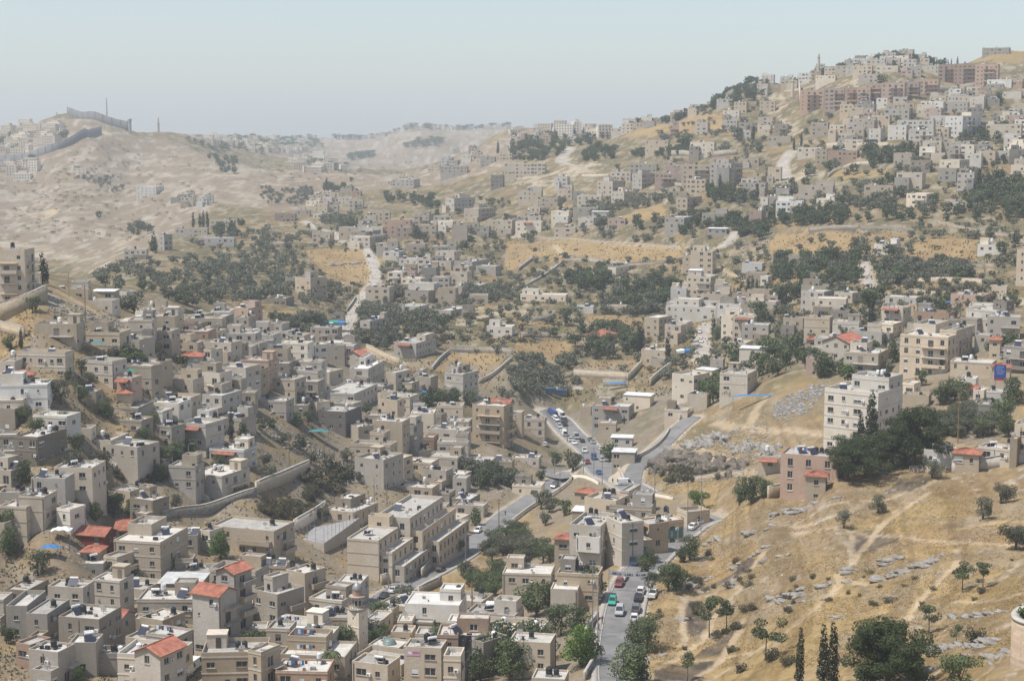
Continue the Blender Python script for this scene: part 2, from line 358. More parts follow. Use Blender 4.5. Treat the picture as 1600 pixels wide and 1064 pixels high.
M_RED = flat('red_roof_tile', (.33, .13, .088), .8, 0, .34, .8, rnd=.12)
M_METAL = flat('sheet_metal', (.60, .60, .58), .5, .0, .18, .6, rnd=.2)
M_GLASS = flat('window_glass', (.035, .04, .045), .15, 0, .2, spec=.5)
M_FRAME = flat('window_frame', (.42, .40, .36), .6, rnd=.45)
M_DARK = flat('black_plastic', (.025, .025, .028), .45)
M_WHITE = flat('white_enamel', (.72, .72, .70), .4)
M_PANEL = flat('solar_collector', (.03, .035, .06), .12, spec=.6)
M_STEEL = flat('galvanised_steel', (.30, .30, .30), .45, .3)
M_RAIL = flat('painted_railing', (.22, .21, .20), .5, rnd=.5)
M_BARK = flat('bark', (.11, .085, .065), .9, 0, .3, 4)
M_WOOD = flat('weathered_wood', (.24, .16, .09), .8, 0, .25, 3)
M_TEAL = flat('teal_paint', (.05, .22, .23), .6)
M_BLUE = flat('blue_tarpaulin', (.05, .19, .42), .55)
M_GREEN = flat('green_tarpaulin', (.03, .27, .20), .55)
M_ORANGE = flat('orange_cloth', (.75, .33, .04), .7)
M_CONC = flat('cast_concrete', (.36, .35, .33), .85, 0, .18, .4)
def leaf_mat(name, c0, c1, rnd=.25):
    m, nt, b = new_mat(name); co = worldco(nt)
    c = mixc(nt, ramp(nt, noise(nt, co, .9, 4), .3, .7), c0, c1)
    oi = nd(nt, 'ShaderNodeObjectInfo'); mr = nd(nt, 'ShaderNodeMapRange'); nt.links.new(oi.outputs['Random'], mr.inputs[0]); mr.inputs[3].default_value = 1 - rnd; mr.inputs[4].default_value = 1 + rnd
    vm = nd(nt, 'ShaderNodeVectorMath', operation='SCALE'); nt.links.new(c, vm.inputs[0]); nt.links.new(mr.outputs[0], vm.inputs['Scale'])
    nt.links.new(vm.outputs[0], b.inputs['Base Color']); b.inputs['Roughness'].default_value = .7; b.inputs['Specular IOR Level'].default_value = .2
    tr = nd(nt, 'ShaderNodeBsdfTranslucent'); nt.links.new(vm.outputs[0], tr.inputs[0]); ms = nd(nt, 'ShaderNodeMixShader'); ms.inputs[0].default_value = .22
    nt.links.new(b.outputs[0], ms.inputs[1]); nt.links.new(tr.outputs[0], ms.inputs[2]); nt.links.new(ms.outputs[0], nt.nodes['Material Output'].inputs[0])
    MATS[name] = m; return m
L_OLIVE = leaf_mat('olive_leaves', (.095, .10, .066), (.175, .178, .125))
L_LEAFY = leaf_mat('green_leaves', (.058, .082, .034), (.14, .168, .08))
L_CYP = leaf_mat('cypress_needles', (.020, .030, .018), (.040, .052, .030), .15)
L_PINE = leaf_mat('pine_needles', (.032, .048, .018), (.070, .088, .034), .12)
L_FRESH = leaf_mat('fresh_leaves', (.07, .13, .025), (.13, .19, .05))
L_DRY = leaf_mat('dry_scrub', (.11, .09, .05), (.19, .15, .085), .3)
L_SCRUB = leaf_mat('grey_scrub', (.075, .075, .045), (.125, .115, .07), .3)

# ------------------------------------------------------------------ ground colours (what the soil, grass and rock are; URBAN partly shade)
C = lambda *t: np.array(t)
GRASS, GRASS2, EARTH, PALE, BROWN, ROCK, BURNT, SCRUB, URBAN, RED = C(.325, .24, .12), C(.27, .205, .125), C(.30, .245, .175), C(.47, .41, .32), C(.25, .165, .095), C(.42, .39, .35), C(.105, .088, .075), C(.19, .165, .10), C(.225, .20, .165), C(.30, .22, .13)
def lerp(a, b, t): return a + (b - a) * t[..., None]
nA = fbm(X2 / 22, Y2 / 22, 21, 5); nB = fbm(X2 / 7, Y2 / 7, 22, 4); nC_ = fbm(X2 / 2.2, Y2 / 2.2, 23, 3); nD = fbm(X2 / 90, Y2 / 90, 24, 4)
col = lerp(np.broadcast_to(GRASS, Zg.shape + (3,)), GRASS2, sstep(.4, .65, nA))
col = lerp(col, EARTH, sstep(.52, .72, nB) * .75)
col = lerp(col, BROWN, sstep(.58, .75, fbm(X2 / 14, Y2 / 14, 31, 4)) * .5)
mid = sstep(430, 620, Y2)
col = lerp(col, EARTH, mid * .35 * sstep(.35, .6, nD))
col = lerp(col, SCRUB, mid * sstep(.42, .62, fbm(X2 / 25, Y2 / 25, 33, 4)) * .75)
col = lerp(col, PALE, sstep(.62, .75, fbm(X2 / 18, Y2 / 30, 34, 4)) * .35 * mid)
scr = fbm(X2 / 6, Y2 / 12, 71, 4)
col = lerp(col, C(.15, .14, .085), mid * sstep(.48, .60, scr) * .75)
ter = np.abs(((Zg / 3.4 + (fbm(X2 / 80, Y2 / 80, 73, 3) - .5) * 2.2) % 1) - .5)
col = lerp(col, C(.20, .175, .135), mid * (1 - sstep(.03, .10, ter)) * .75 * sstep(.45, .6, fbm(X2 / 45, Y2 / 45, 75, 3)))
col = lerp(col, C(.54, .49, .41), mid * sstep(.60, .70, fbm(X2 / 4, Y2 / 9, 77, 3)) * .4)
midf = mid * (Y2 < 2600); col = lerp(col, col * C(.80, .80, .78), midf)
# the bare far hills: pinkish tan earth, pale rock ledges following the contours
fh = poly_mask('P -60,470 0,410 90,400 150,430 220,400 290,350 340,320 420,330 500,330 620,290 800,265 880,200 880,180 -200,180 -200,470', .5) | (Y2 > 2600)
fh = fh & (Y2 > 900)
fhf = fh.astype(float)
TAN = C(.255, .205, .155)
col = lerp(col, TAN, fhf * .9)
led = fbm(X2 / 60, Zg / 2.6 + X2 / 400, 41, 4)
col = lerp(col, C(.38, .34, .29), fhf * sstep(.52, .62, led) * .6 * sstep(.3, .55, nD))
col = lerp(col, C(.43, .39, .335), fhf * sstep(.56, .66, fbm(X2 / 9, Y2 / 22, 45, 4)) * .6)
col = lerp(col, C(.17, .15, .105), fhf * sstep(.58, .66, fbm(X2 / 8, Y2 / 20, 46, 4)) * .4)
col = lerp(col, C(.23, .18, .13), fhf * sstep(.55, .75, fbm(X2 / 40, Zg / 4.0, 43, 4)) * .5)
# slopes of pale broken rock and quarried faces on the ridge
for sp in ('T4 0,330 120,360 110,460 0,470', 'T4 0,500 230,500 200,590 0,590', 'T4 400,290 560,240 570,290 420,300', 'T4 580,470 720,410 740,440 620,480', 'T4 1420,150 1576,160 1576,205 1420,190', 'T4 130,800 360,790 330,890 130,860',
           'T3 1040,640 950,740 800,690 880,620', 'T3 330,420 400,500 560,520 430,600 0,640 0,600 280,540', 'T6 1200,480 1576,480 1576,520 1250,590', 'T7 0,450 180,470 100,530 0,540', 'T5 240,360 330,380 760,570 800,600 560,590 260,420', 'T5 740,500 850,520 820,610 760,590',
           'T8 1230,550 1576,500 1576,620 1500,620 1350,580', 'T1 130,760 350,790 200,840 0,830', 'T1 0,960 250,1000 500,1064 0,1064', 'T1 440,260 740,330 600,300', 'T1 300,380 640,270 700,330 400,390'):
    col = lerp(col, PALE, poly_mask(sp, .8) * sstep(.35, .65, nB) * .75)
for sp in ('T4 1080,110 1576,80 1576,150 1420,150', 'T3 610,350 1010,230 1400,230 1300,300 830,330', 'T4 360,870 420,800 780,820 800,880', 'T4 1310,830 1500,830 1400,930'):
    col = lerp(col, GRASS, poly_mask(sp, .8) * .8)
for sp in ('T7 480,800 940,810 940,850 480,850', 'T8 0,220 560,240 400,270 0,290', 'T8 600,150 900,120 900,200 600,230'):
    col = lerp(col, RED, poly_mask(sp, .6) * .7)
# open golden fields between the groves
FIELDS = ('T7 -40,60 300,60 700,80 1080,110 1050,185 760,200 340,175 150,180 -40,260', 'T6 1110,860 1200,755 1400,760 1540,775 1440,920 1250,930', 'T6 290,120 640,110 700,200 720,300 560,330 440,300 380,200', 'T7 10,690 240,680 360,700 340,770 20,760', 'T7 470,520 640,530 810,540 800,600 480,560', 'T8 60,140 560,135 560,240 380,270 0,290 0,200', 'T8 900,200 1100,150 1280,180 1280,320 820,325', 'T3 620,350 1000,235 1380,230 1300,290 1000,320 830,330', 'T6 60,500 330,500 330,530 80,560', 'T3 600,830 940,740 960,850 640,870', 'S3 760,540 960,370 1040,320 1000,420 800,560')
FIELDM = np.zeros(Zg.shape, bool)
for sp in FIELDS: pm_ = poly_mask(sp, .5); FIELDM |= pm_
col = lerp(col, lerp(np.broadcast_to(C(.345, .252, .135), Zg.shape + (3,)), C(.29, .205, .11), sstep(.42, .62, fbm(X2 / 9, Y2 / 16, 91, 4))), FIELDM * .85)
# trodden, built-up ground between the houses, colour darkened partly for shade in gaps
urb = np.zeros(Zg.shape)
for sp in ('P -300,640 0,600 100,500 230,500 380,480 520,560 640,600 740,680 850,740 780,830 620,930 700,1000 780,1070 760,1300 -300,1300', 'P 700,560 900,640 1080,600 1080,640 990,730 1080,800 1000,880 940,910 930,1300 700,1300 700,960 860,780', 'P 1180,520 1400,480 1600,520 1600,690 1480,690 1300,700 1290,600 1180,560'):
    urb = np.maximum(urb, poly_mask(sp, 1.0))
col = lerp(col, URBAN, urb * (.35 + .4 * sstep(.35, .6, nB)))
# burnt grass
BURN = ('S8 495,140 640,135 640,150 600,260 510,280', 'S8 655,145 870,175 610,275', 'S7 1380,350 1490,285 1500,330 1395,440', 'S7 1040,580 1130,540 1190,640 1280,620 1200,745 1110,790 1060,760 1030,680', 'S7 1120,915 1200,850 1390,720 1290,905', 'S7 870,1000 1000,960 1260,930 1150,1060 1000,1064 875,1064',
        'S3 820,560 900,520 1150,480 1300,560 1490,640 1300,660 1100,640 1000,690 860,640', 'S4 700,830 830,740 960,720 1030,740 900,810', 'S7 1080,480 1390,380 1390,430 1180,490', 'T8 250,100 560,90 540,130 260,130')
BARE = np.zeros(Zg.shape)
for sp in BURN:
    pm_ = poly_mask(sp, .25); col = lerp(col, BURNT, pm_ * (.7 + .25 * sstep(.35, .6, nC_))); BARE = np.maximum(BARE, pm_ * .8)
# footpaths
PATHS = ['S8 500,150 505,250 515,340', 'S8 820,0 740,70 660,150 590,250 540,320 515,345', 'S8 150,150 320,140 500,135 800,150 900,190 1020,220 1300,205 1440,225 1576,230', 'S8 430,400 480,460 300,610 60,800 0,900', 'S8 1160,250 1170,330 1060,450 940,570 860,680',
         'S8 1160,570 1350,580 1576,520', 'S8 1576,310 1530,370 1450,440', 'S4 0,440 180,445 350,465', 'S4 1040,740 980,800 600,880 200,1010 0,1030', 'S4 980,830 680,1030', 'S4 1576,1000 1300,1010 1180,1045', 'S7 1576,240 1450,420 1300,480 1080,540 1020,600 1050,740 1040,850',
         'S7 1420,690 1320,900 1150,1030', 'S7 880,990 1100,880 1300,590 1420,480', 'S7 1080,940 1300,910 1576,880', 'S3 1240,320 1400,350 1576,360', 'S3 960,490 1150,475 1300,540 1400,590 1500,630', 'S3 1576,150 1500,230 1470,320', 'T5 360,380 480,430 560,480 640,580', 'T5 860,500 830,600 900,730 1010,850',
         'S8 480,440 620,470', 'S7 1576,830 1400,950 1200,1064', 'T7 260,90 310,150', 'T1 310,780 350,800 260,840', 'T1 720,1000 840,940', 'T1 1240,600 1330,570 1500,580', 'T7 1280,230 1440,310', 'S4 0,990 380,1010 560,900']
for k, sp in enumerate(PATHS):
    q_ = resample(ground_line(sp), 2.0); wv = (fbm(q_[:, 1] / 8, q_[:, 0] / 8, 51 + k, 2) - .5) * 1.6; q_[:, 0] += wv
    w = .62 if q_[:, 1].mean() < 420 else 1.3 if q_[:, 1].mean() < 1300 else 3.0
    rs, cs, d, hz = dist_line(q_, w * 4)
    t = (1 - sstep(w * .55, w * 1.9, d + (nC_[rs, cs] - .5) * w)) * (.6 + .4 * nB[rs, cs])
    col[rs, cs] = lerp(col[rs, cs], C(.44, .355, .25), t)
    Zg[rs, cs] -= t * .12; BARE[rs, cs] = np.maximum(BARE[rs, cs], sstep(.15, .5, t))
col = lerp(col, C(.50, .45, .37), ROADMASK * .8)
# small scale roughness of the dry ground
near = 1 - sstep(420, 560, Y2)
grassy = np.clip(1 - urb - ROADMASK, 0, 1)
Zg += (nC_ - .5) * .55 * near * grassy + (fbm(X2 / .9, Y2 / .9, 61, 2) - .5) * .28 * near * grassy
col = lerp(col, col * .62, sstep(.55, .75, nC_) * .6 * near * grassy)
col = lerp(col, ROCK, sstep(.70, .78, fbm(X2 / 2.6, Y2 / 2.6, 63, 3)) * .6 * grassy * near * sstep(.4, .6, nA))
tr_ = fbm(X2 / 26, Zg * 1.5 + X2 / 60, 81, 3); col = lerp(col, col * C(.72, .70, .66), sstep(.52, .62, tr_) * near * grassy * .8); col = lerp(col, np.minimum(col * C(1.18, 1.16, 1.10), .6), sstep(.58, .66, fbm(X2 / 20, Zg * 1.8 - X2 / 70, 83, 3)) * near * grassy * .7)
def ground_material():
    m, nt, b = new_mat('ground'); co = worldco(nt)
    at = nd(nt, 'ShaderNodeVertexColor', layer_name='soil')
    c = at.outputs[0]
    f1 = noise(nt, co, 1.1, 6, .65); c = mixc(nt, ramp(nt, f1, .35, .68), mixc(nt, .55, c, (.70, .66, .60), 'MULTIPLY'), mixc(nt, .5, c, (1.22, 1.2, 1.16), 'MULTIPLY'))
    f2 = noise(nt, scaled(nt, co, (1, 1, 3)), .16, 5, .6); c = mixc(nt, ramp(nt, f2, .4, .66), c, mixc(nt, .7, c, (.80, .77, .70), 'MULTIPLY'))
    # scattered pale chips of limestone
    v = nd(nt, 'ShaderNodeTexVoronoi'); nt.links.new(co, v.inputs['Vector']); v.inputs['Scale'].default_value = .55
    ch = ramp(nt, v.outputs['Distance'], .10, .16, (1, 1, 1), (0, 0, 0)); g = ramp(nt, noise(nt, co, .12, 4), .5, .62)
    mm = nd(nt, 'ShaderNodeMath', operation='MULTIPLY'); nt.links.new(ch, mm.inputs[0]); nt.links.new(g, mm.inputs[1])
    c = mixc(nt, mm.outputs[0], c, (.52, .49, .44))
    nt.links.new(c, b.inputs['Base Color']); b.inputs['Specular IOR Level'].default_value = .05; b.inputs['Roughness'].default_value = 1
    bump(nt, b, f1, .7, .25); return m
vid = np.arange(NR * NC).reshape(NR, NC)
quads = np.stack([vid[:-1, :-1], vid[:-1, 1:], vid[1:, 1:], vid[1:, :-1]], -1).reshape(-1, 4)
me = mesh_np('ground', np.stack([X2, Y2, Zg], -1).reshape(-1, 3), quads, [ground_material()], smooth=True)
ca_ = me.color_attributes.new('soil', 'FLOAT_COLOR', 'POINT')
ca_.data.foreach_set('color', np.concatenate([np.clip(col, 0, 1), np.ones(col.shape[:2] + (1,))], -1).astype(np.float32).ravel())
tag(link('ground', me), kind='structure')
# a lower sheet that carries the ground on to the horizon and behind the camera
sk = mesh_np('plain', [(-9000, -800, -262), (9000, -800, -262), (9000, 9300, -262), (-9000, 9300, -262)], np.array([[0, 1, 2, 3]]), [flat('plain_earth', (.28, .24, .19), 1, 0, .15, .01)])
tag(link('plain', sk), kind='structure')

# ------------------------------------------------------------------ road sheets
def road_mat(name, col, crack):
    m, nt, b = new_mat(name); co = worldco(nt)
    c = mixc(nt, ramp(nt, noise(nt, co, .25, 5), .35, .7), col, tuple(x * .78 for x in col))
    c = mixc(nt, ramp(nt, noise(nt, co, 1.7, 4), .58, .7), c, tuple(x * crack for x in col))
    c = mixc(nt, ramp(nt, noise(nt, co, .09, 3), .50, .53), c, mixc(nt, .6, c, (.74, .73, .72), 'MULTIPLY'))
    nt.links.new(c, b.inputs['Base Color']); b.inputs['Roughness'].default_value = .8; return m
RM = {'asphalt': road_mat('worn_asphalt', (.235, .23, .225), .75), 'pale': road_mat('dusty_concrete_road', (.44, .40, .345), .8), 'dirt': road_mat('dirt_track', (.55, .47, .36), .8)}
def strip(q_, w, dz, cols=(-.5, 0, .5)):
    q_ = np.asarray(q_); d = np.gradient(q_[:, :2], axis=0); d /= np.maximum(np.hypot(d[:, 0], d[:, 1]), 1e-6)[:, None]; nrm = np.stack([d[:, 1], -d[:, 0]], 1)
    V = np.stack([np.concatenate([q_[:, :2] + nrm * (c * w), q_[:, 2:3] + dz], 1) for c in cols], 1); k = len(cols); m_ = len(q_)
    i = np.arange(m_ * k).reshape(m_, k); Fq = np.stack([i[:-1, :-1], i[:-1, 1:], i[1:, 1:], i[1:, :-1]], -1).reshape(-1, 4)
    return V.reshape(-1, 3), Fq
RP = {}
for k, ((nm, w, sp, kd), q_) in enumerate(zip(ROADS, ROADPTS)):
    V, Fq = strip(q_, w, .04 + .008 * (k % 5)); RP[nm] = q_
    o = link(nm, mesh_np(nm, V, Fq, [RM[kd]])); tag(o, kind='structure')
def offset(q_, s):
    q_ = np.asarray(q_); d = np.gradient(q_[:, :2], axis=0); d /= np.maximum(np.hypot(d[:, 0], d[:, 1]), 1e-6)[:, None]
    return np.concatenate([q_[:, :2] + np.stack([d[:, 1], -d[:, 0]], 1) * s, q_[:, 2:3]], 1)
def ribbon_wall(name, q_, h, t, mat, below=1.2, mb=None):
    """a wall following a ground line: height h, thickness t"""
    q_ = np.asarray(q_, float); d = np.gradient(q_[:, :2], axis=0); d /= np.maximum(np.hypot(d[:, 0], d[:, 1]), 1e-6)[:, None]; nr = np.stack([d[:, 1], -d[:, 0]], 1) * t / 2
    z0 = q_[:, 2:3] - below; hh = h if hasattr(h, '__len__') else np.full(len(q_), h); z1 = q_[:, 2:3] + np.asarray(hh)[:, None]
    ring = np.stack([np.concatenate([q_[:, :2] - nr, z0], 1), np.concatenate([q_[:, :2] + nr, z0], 1), np.concatenate([q_[:, :2] + nr, z1], 1), np.concatenate([q_[:, :2] - nr, z1], 1)], 1)
    m_ = len(q_); i = np.arange(m_ * 4).reshape(m_, 4); Fq = []
    for a_, b_ in ((0, 1), (1, 2), (2, 3), (3, 0)): Fq.append(np.stack([i[:-1, b_], i[:-1, a_], i[1:, a_], i[1:, b_]], -1))
    Fq = np.concatenate(Fq + [i[:1, ::1], i[-1:, ::-1]]); return mesh_np(name, ring.reshape(-1, 3), Fq, [mat])
# raised kerbs and pavement beside the main street
M_KERB = flat('kerb_stone', (.42, .40, .36), .85, 0, .15, .8); M_PAVE = flat('pavement_slab', (.36, .335, .30), .9, 0, .15, .8)
for nm, sgn, w0, w1 in (('street', -1, 3.7, 4.9), ('street', 1, 3.7, 4.5), ('main_road', -1, 4.75, 6.0), ('main_road', 1, 4.75, 6.0), ('valley_road', 1, 3.5, 4.4)):
    q_ = RP[nm]; q2 = offset(q_, sgn * (w0 + w1) / 2); q2[:, 2] = q_[:, 2]
    tag(link('pavement', ribbon_wall('pavement', q2, .16, w1 - w0, M_PAVE, .6)), kind='structure')
    q3 = offset(q_, sgn * (w0 - .1)); q3[:, 2] = q_[:, 2]
    tag(link('kerb', ribbon_wall('kerb', q3, .18, .2, M_KERB, .6)), kind='structure')
# the bare yard where the roads meet
V, Fq = strip(resample([hit(*uv('S3', *p)) for p in ((225, 600), (280, 640), (390, 650))], 2), 11, .03, (-.5, -.2, .2, .5)); tag(link('road_junction', mesh_np('road_junction', V, Fq, [RM['asphalt']])), kind='structure')
# ------------------------------------------------------------------ haze
mh = bpy.data.materials.new('haze_air'); mh.use_nodes = True; nt = mh.node_tree; nt.nodes.clear()
out = nd(nt, 'ShaderNodeOutputMaterial'); pv = nd(nt, 'ShaderNodeVolumePrincipled'); nt.links.new(pv.outputs[0], out.inputs['Volume'])
pv.inputs['Color'].default_value = (.74, .82, .88, 1); pv.inputs['Density'].default_value = HAZE_DENSITY; pv.inputs['Anisotropy'].default_value = 0.0
hb = MB(); hb.box(-9500, 9500, -900, 9800, -264, 160); tag(link('haze', hb.mesh('haze', [mh])), kind='stuff')
print('ground', round(time.time() - T0, 1))
# ------------------------------------------------------------------ building kit
MAT_LIST = [M_FRAME, M_GLASS]
def window_mesh():
    """unit window 1 x 1, front towards -y: frame, mullion, sill and glass set back"""
    m = MB(); t = .07
    m.box(-.5, .5, -.02, .04, -.5, -.5 + t); m.box(-.5, .5, -.02, .04, .5 - t, .5); m.box(-.5, -.5 + t, -.02, .04, -.5 + t, .5 - t); m.box(.5 - t, .5, -.02, .04, -.5 + t, .5 - t)
    m.box(-.03, .03, -.015, .035, -.5 + t, .5 - t); m.quad((-.5 + t, .02, -.5 + t), (.5 - t, .02, -.5 + t), (.5 - t, .02, .5 - t), (-.5 + t, .02, .5 - t), 1)
    return m
W_MESH = window_mesh().mesh('window', MAT_LIST)
m_ = window_mesh(); m_.box(-.56, .56, -.24, -.02, -.58, -.5); W_SILL = m_.mesh('window', MAT_LIST)
def arch_mesh():
    m = window_mesh()
    n_ = 8; pts = [(-.5 + .0, .5)] + [(-.5 * math.cos(math.pi * k / n_), .5 + .28 * math.sin(math.pi * k / n_)) for k in range(n_ + 1)]
    for a_, b_ in zip(pts[1:-1], pts[2:]): m.quad((a_[0], -.19, a_[1]), (b_[0], -.19, b_[1]), (0, -.19, .5), (0, -.19, .5), 1)
    return m
SHUT = MB(); SHUT.box(-.5, .5, -.03, .03, -.5, .5)
for k in range(7): SHUT.box(-.48, .48, -.05, -.03, -.46 + k * .135, -.40 + k * .135)
M_DOOR = flat('steel_door', (.17, .15, .13), .5, rnd=.6); D_MESH = SHUT.mesh('door', [M_DOOR]); SH_W = SHUT.mesh('shutter', [M_WHITE]); G_TEAL = SHUT.mesh('garage_door', [M_TEAL])
m_ = MB(); m_.tube([(0, 0, 0), (0, 0, .9)], .52, 10); m_.tube([(0, 0, .9), (0, 0, 1.05), (0, 0, 1.12)], [.52, .25, .22], 10); m_.box(-.5, .5, -.5, -.42, -.35, 0, 1); m_.box(-.5, .5, .42, .5, -.35, 0, 1)
TANK = m_.mesh('water_tank', [M_DARK, M_STEEL], False)
m_ = MB(); m_.tube([(0, 0, 0), (0, 0, .9), (0, 0, 1.1)], [.5, .5, .2], 10); m_.box(-.5, .5, -.5, -.42, -.35, 0, 1); m_.box(-.5, .5, .42, .5, -.35, 0, 1); TANKW = m_.mesh('water_tank', [M_WHITE, M_STEEL])
m_ = MB(); R_ = Matrix.Rotation(math.radians(42), 4, 'X')
m_.box(-1.0, 1.0, -.85, .85, .0, .07, 1, Matrix.Translation((0, 0, .75)) @ R_); m_.tube([(-.85, .95, 1.55), (.85, .95, 1.55)], .27, 8, 0)
for x in (-.8, .8):
    m_.box(x - .04, x + .04, .9, .98, 0, 1.5, 2); m_.box(x - .04, x + .04, -.64, -.58, 0, .2, 2)
SOLAR = m_.mesh('solar_heater', [M_WHITE, M_PANEL, M_STEEL])
m_ = MB(); n_ = 12
for r0, r1, y0, y1 in ((0, .3, 0, -.03), (.3, .6, -.03, -.13)):
    for k in range(n_):
        a0, a1 = 2 * math.pi * k / n_, 2 * math.pi * (k + 1) / n_
        m_.quad((r0 * math.cos(a0), y0, r0 * math.sin(a0)), (r1 * math.cos(a0), y1, r1 * math.sin(a0)), (r1 * math.cos(a1), y1, r1 * math.sin(a1)), (r0 * math.cos(a1), y0, r0 * math.sin(a1)))
m_.v = [tuple(Matrix.Translation((0, 0, 1.0)) @ Matrix.Rotation(math.radians(-32), 4, 'X') @ Vector(p)) for p in m_.v]
m_.tube([(0, .12, 0), (0, .1, 1.0)], .035, 5, 1); DISH = m_.mesh('satellite_dish', [M_WHITE, M_STEEL])
m_ = MB(); m_.box(-.38, .38, -.17, .17, 0, .55); m_.tube([(-.08, -.172, .28), (-.08, -.185, .28)], .22, 10, 1); AC_M = m_.mesh('air_conditioner', [M_WHITE, M_RAIL])
def facade(m, p0, ux, L, z0, z1, nrm, rects, dep=.17):
    """one wall face with openings; rects (x0, x1, za, zb) along the face"""
    xs = sorted({0.0, L, *[r[0] for r in rects], *[r[1] for r in rects]}); zs = sorted({z0, z1, *[r[2] for r in rects], *[r[3] for r in rects]})
    P_ = lambda x, z, d=0.0: (p0[0] + ux[0] * x - nrm[0] * d, p0[1] + ux[1] * x - nrm[1] * d, z)
    if not rects: m.quad(P_(0, z0), P_(L, z0), P_(L, z1), P_(0, z1)); return
    for za, zb in zip(zs[:-1], zs[1:]):
        run = None
        for xa, xb in zip(xs[:-1], xs[1:]):
            cx, c_z = (xa + xb) / 2, (za + zb) / 2; hole = any(r[0] < cx < r[1] and r[2] < c_z < r[3] for r in rects)
            if hole:
                if run is not None: m.quad(P_(run, za), P_(xa, za), P_(xa, zb), P_(run, zb)); run = None
            elif run is None: run = xa
        if run is not None: m.quad(P_(run, za), P_(L, za), P_(L, zb), P_(run, zb))
    for x0, x1, za, zb in rects:
        m.quad(P_(x0, za), P_(x0, za, dep), P_(x0, zb, dep), P_(x0, zb)); m.quad(P_(x1, za, dep), P_(x1, za), P_(x1, zb), P_(x1, zb, dep))
        m.quad(P_(x0, zb), P_(x0, zb, dep), P_(x1, zb, dep), P_(x1, zb)); m.quad(P_(x0, za, dep), P_(x0, za), P_(x1, za), P_(x1, za, dep))
FACES = lambda L, R: [((-L / 2, -R / 2), (1, 0), L, (0, -1)), ((L / 2, -R / 2), (0, 1), R, (1, 0)), ((L / 2, R / 2), (-1, 0), L, (0, 1)), ((-L / 2, R / 2), (0, -1), R, (-1, 0))]
def add_child(root, name, me, loc=(0, 0, 0), rotz=0.0, scale=None, kind=None):
    o = bpy.data.objects.new(name, me); COL.objects.link(o); o.parent = root; o.location = loc
    if rotz: o.rotation_euler = (0, 0, rotz)
    if scale: o.scale = scale
    if kind: o['kind'] = kind
    return o
def gable(L, R, z, rise, over, rib=.34):
    """ribbed gable roof, ridge along x"""
    m = MB(); n_ = max(4, int((L + 2 * over) / rib)); xs = np.linspace(-L / 2 - over, L / 2 + over, n_ * 2 + 1)
    for sgn in (-1, 1):
        y1 = sgn * (R / 2 + over); z1 = z - rise * over / (R / 2)
        for k in range(n_ * 2):
            h0, h1 = (.0 if k % 2 == 0 else .09), (.09 if k % 2 == 0 else .0)
            a, b, c, d = (xs[k], y1, z1 + h0), (xs[k + 1], y1, z1 + h1), (xs[k + 1], 0, z + rise + h1), (xs[k], 0, z + rise + h0)
            m.quad(*((a, b, c, d) if sgn < 0 else (d, c, b, a)))
        m.quad((xs[0], y1, z1 - .12), (xs[-1], y1, z1 - .12), (xs[-1], 0, z + rise - .12), (xs[0], 0, z + rise - .12), 1)
        m.quad((xs[0], y1, z1 - .12), (xs[-1], y1, z1 - .12), (xs[-1], y1, z1), (xs[0], y1, z1), 1)
    m.tube([(xs[0], 0, z + rise + .06), (xs[-1], 0, z + rise + .06)], .14, 6, 0)
    return m
def hip(L, R, z, rise, over):
    m = MB(); a, b = L / 2 + over, R / 2 + over; rl = max(0.0, (L - R) / 2); rw = max(0.0, (R - L) / 2); top = z + rise
    rr = [(-rl, -rw), (rl, -rw), (rl, rw), (-rl, rw)]; ee = [(-a, -b), (a, -b), (a, b), (-a, b)]
    for k in range(4):
        e0, e1, r0, r1 = Vector((*ee[k], z)), Vector((*ee[(k + 1) % 4], z)), Vector((*rr[k], top)), Vector((*rr[(k + 1) % 4], top))
        n_ = max(3, int((e1 - e0).length / .4))
        for j in range(n_ * 2):
            t0, t1 = j / (2 * n_), (j + 1) / (2 * n_); h0, h1 = ((0, .07) if j % 2 == 0 else (.07, 0)); up = Vector((0, 0, 1))
            m.quad(tuple(e0.lerp(e1, t0) + up * h0), tuple(e0.lerp(e1, t1) + up * h1), tuple(r0.lerp(r1, t1) + up * h1), tuple(r0.lerp(r1, t0) + up * h0))
        m.quad(tuple(e0 - Vector((0, 0, .15))), tuple(e1 - Vector((0, 0, .15))), tuple(e1), tuple(e0), 1)
    m.quad(*[(*e, z - .15) for e in ee[::-1]], 1); return m
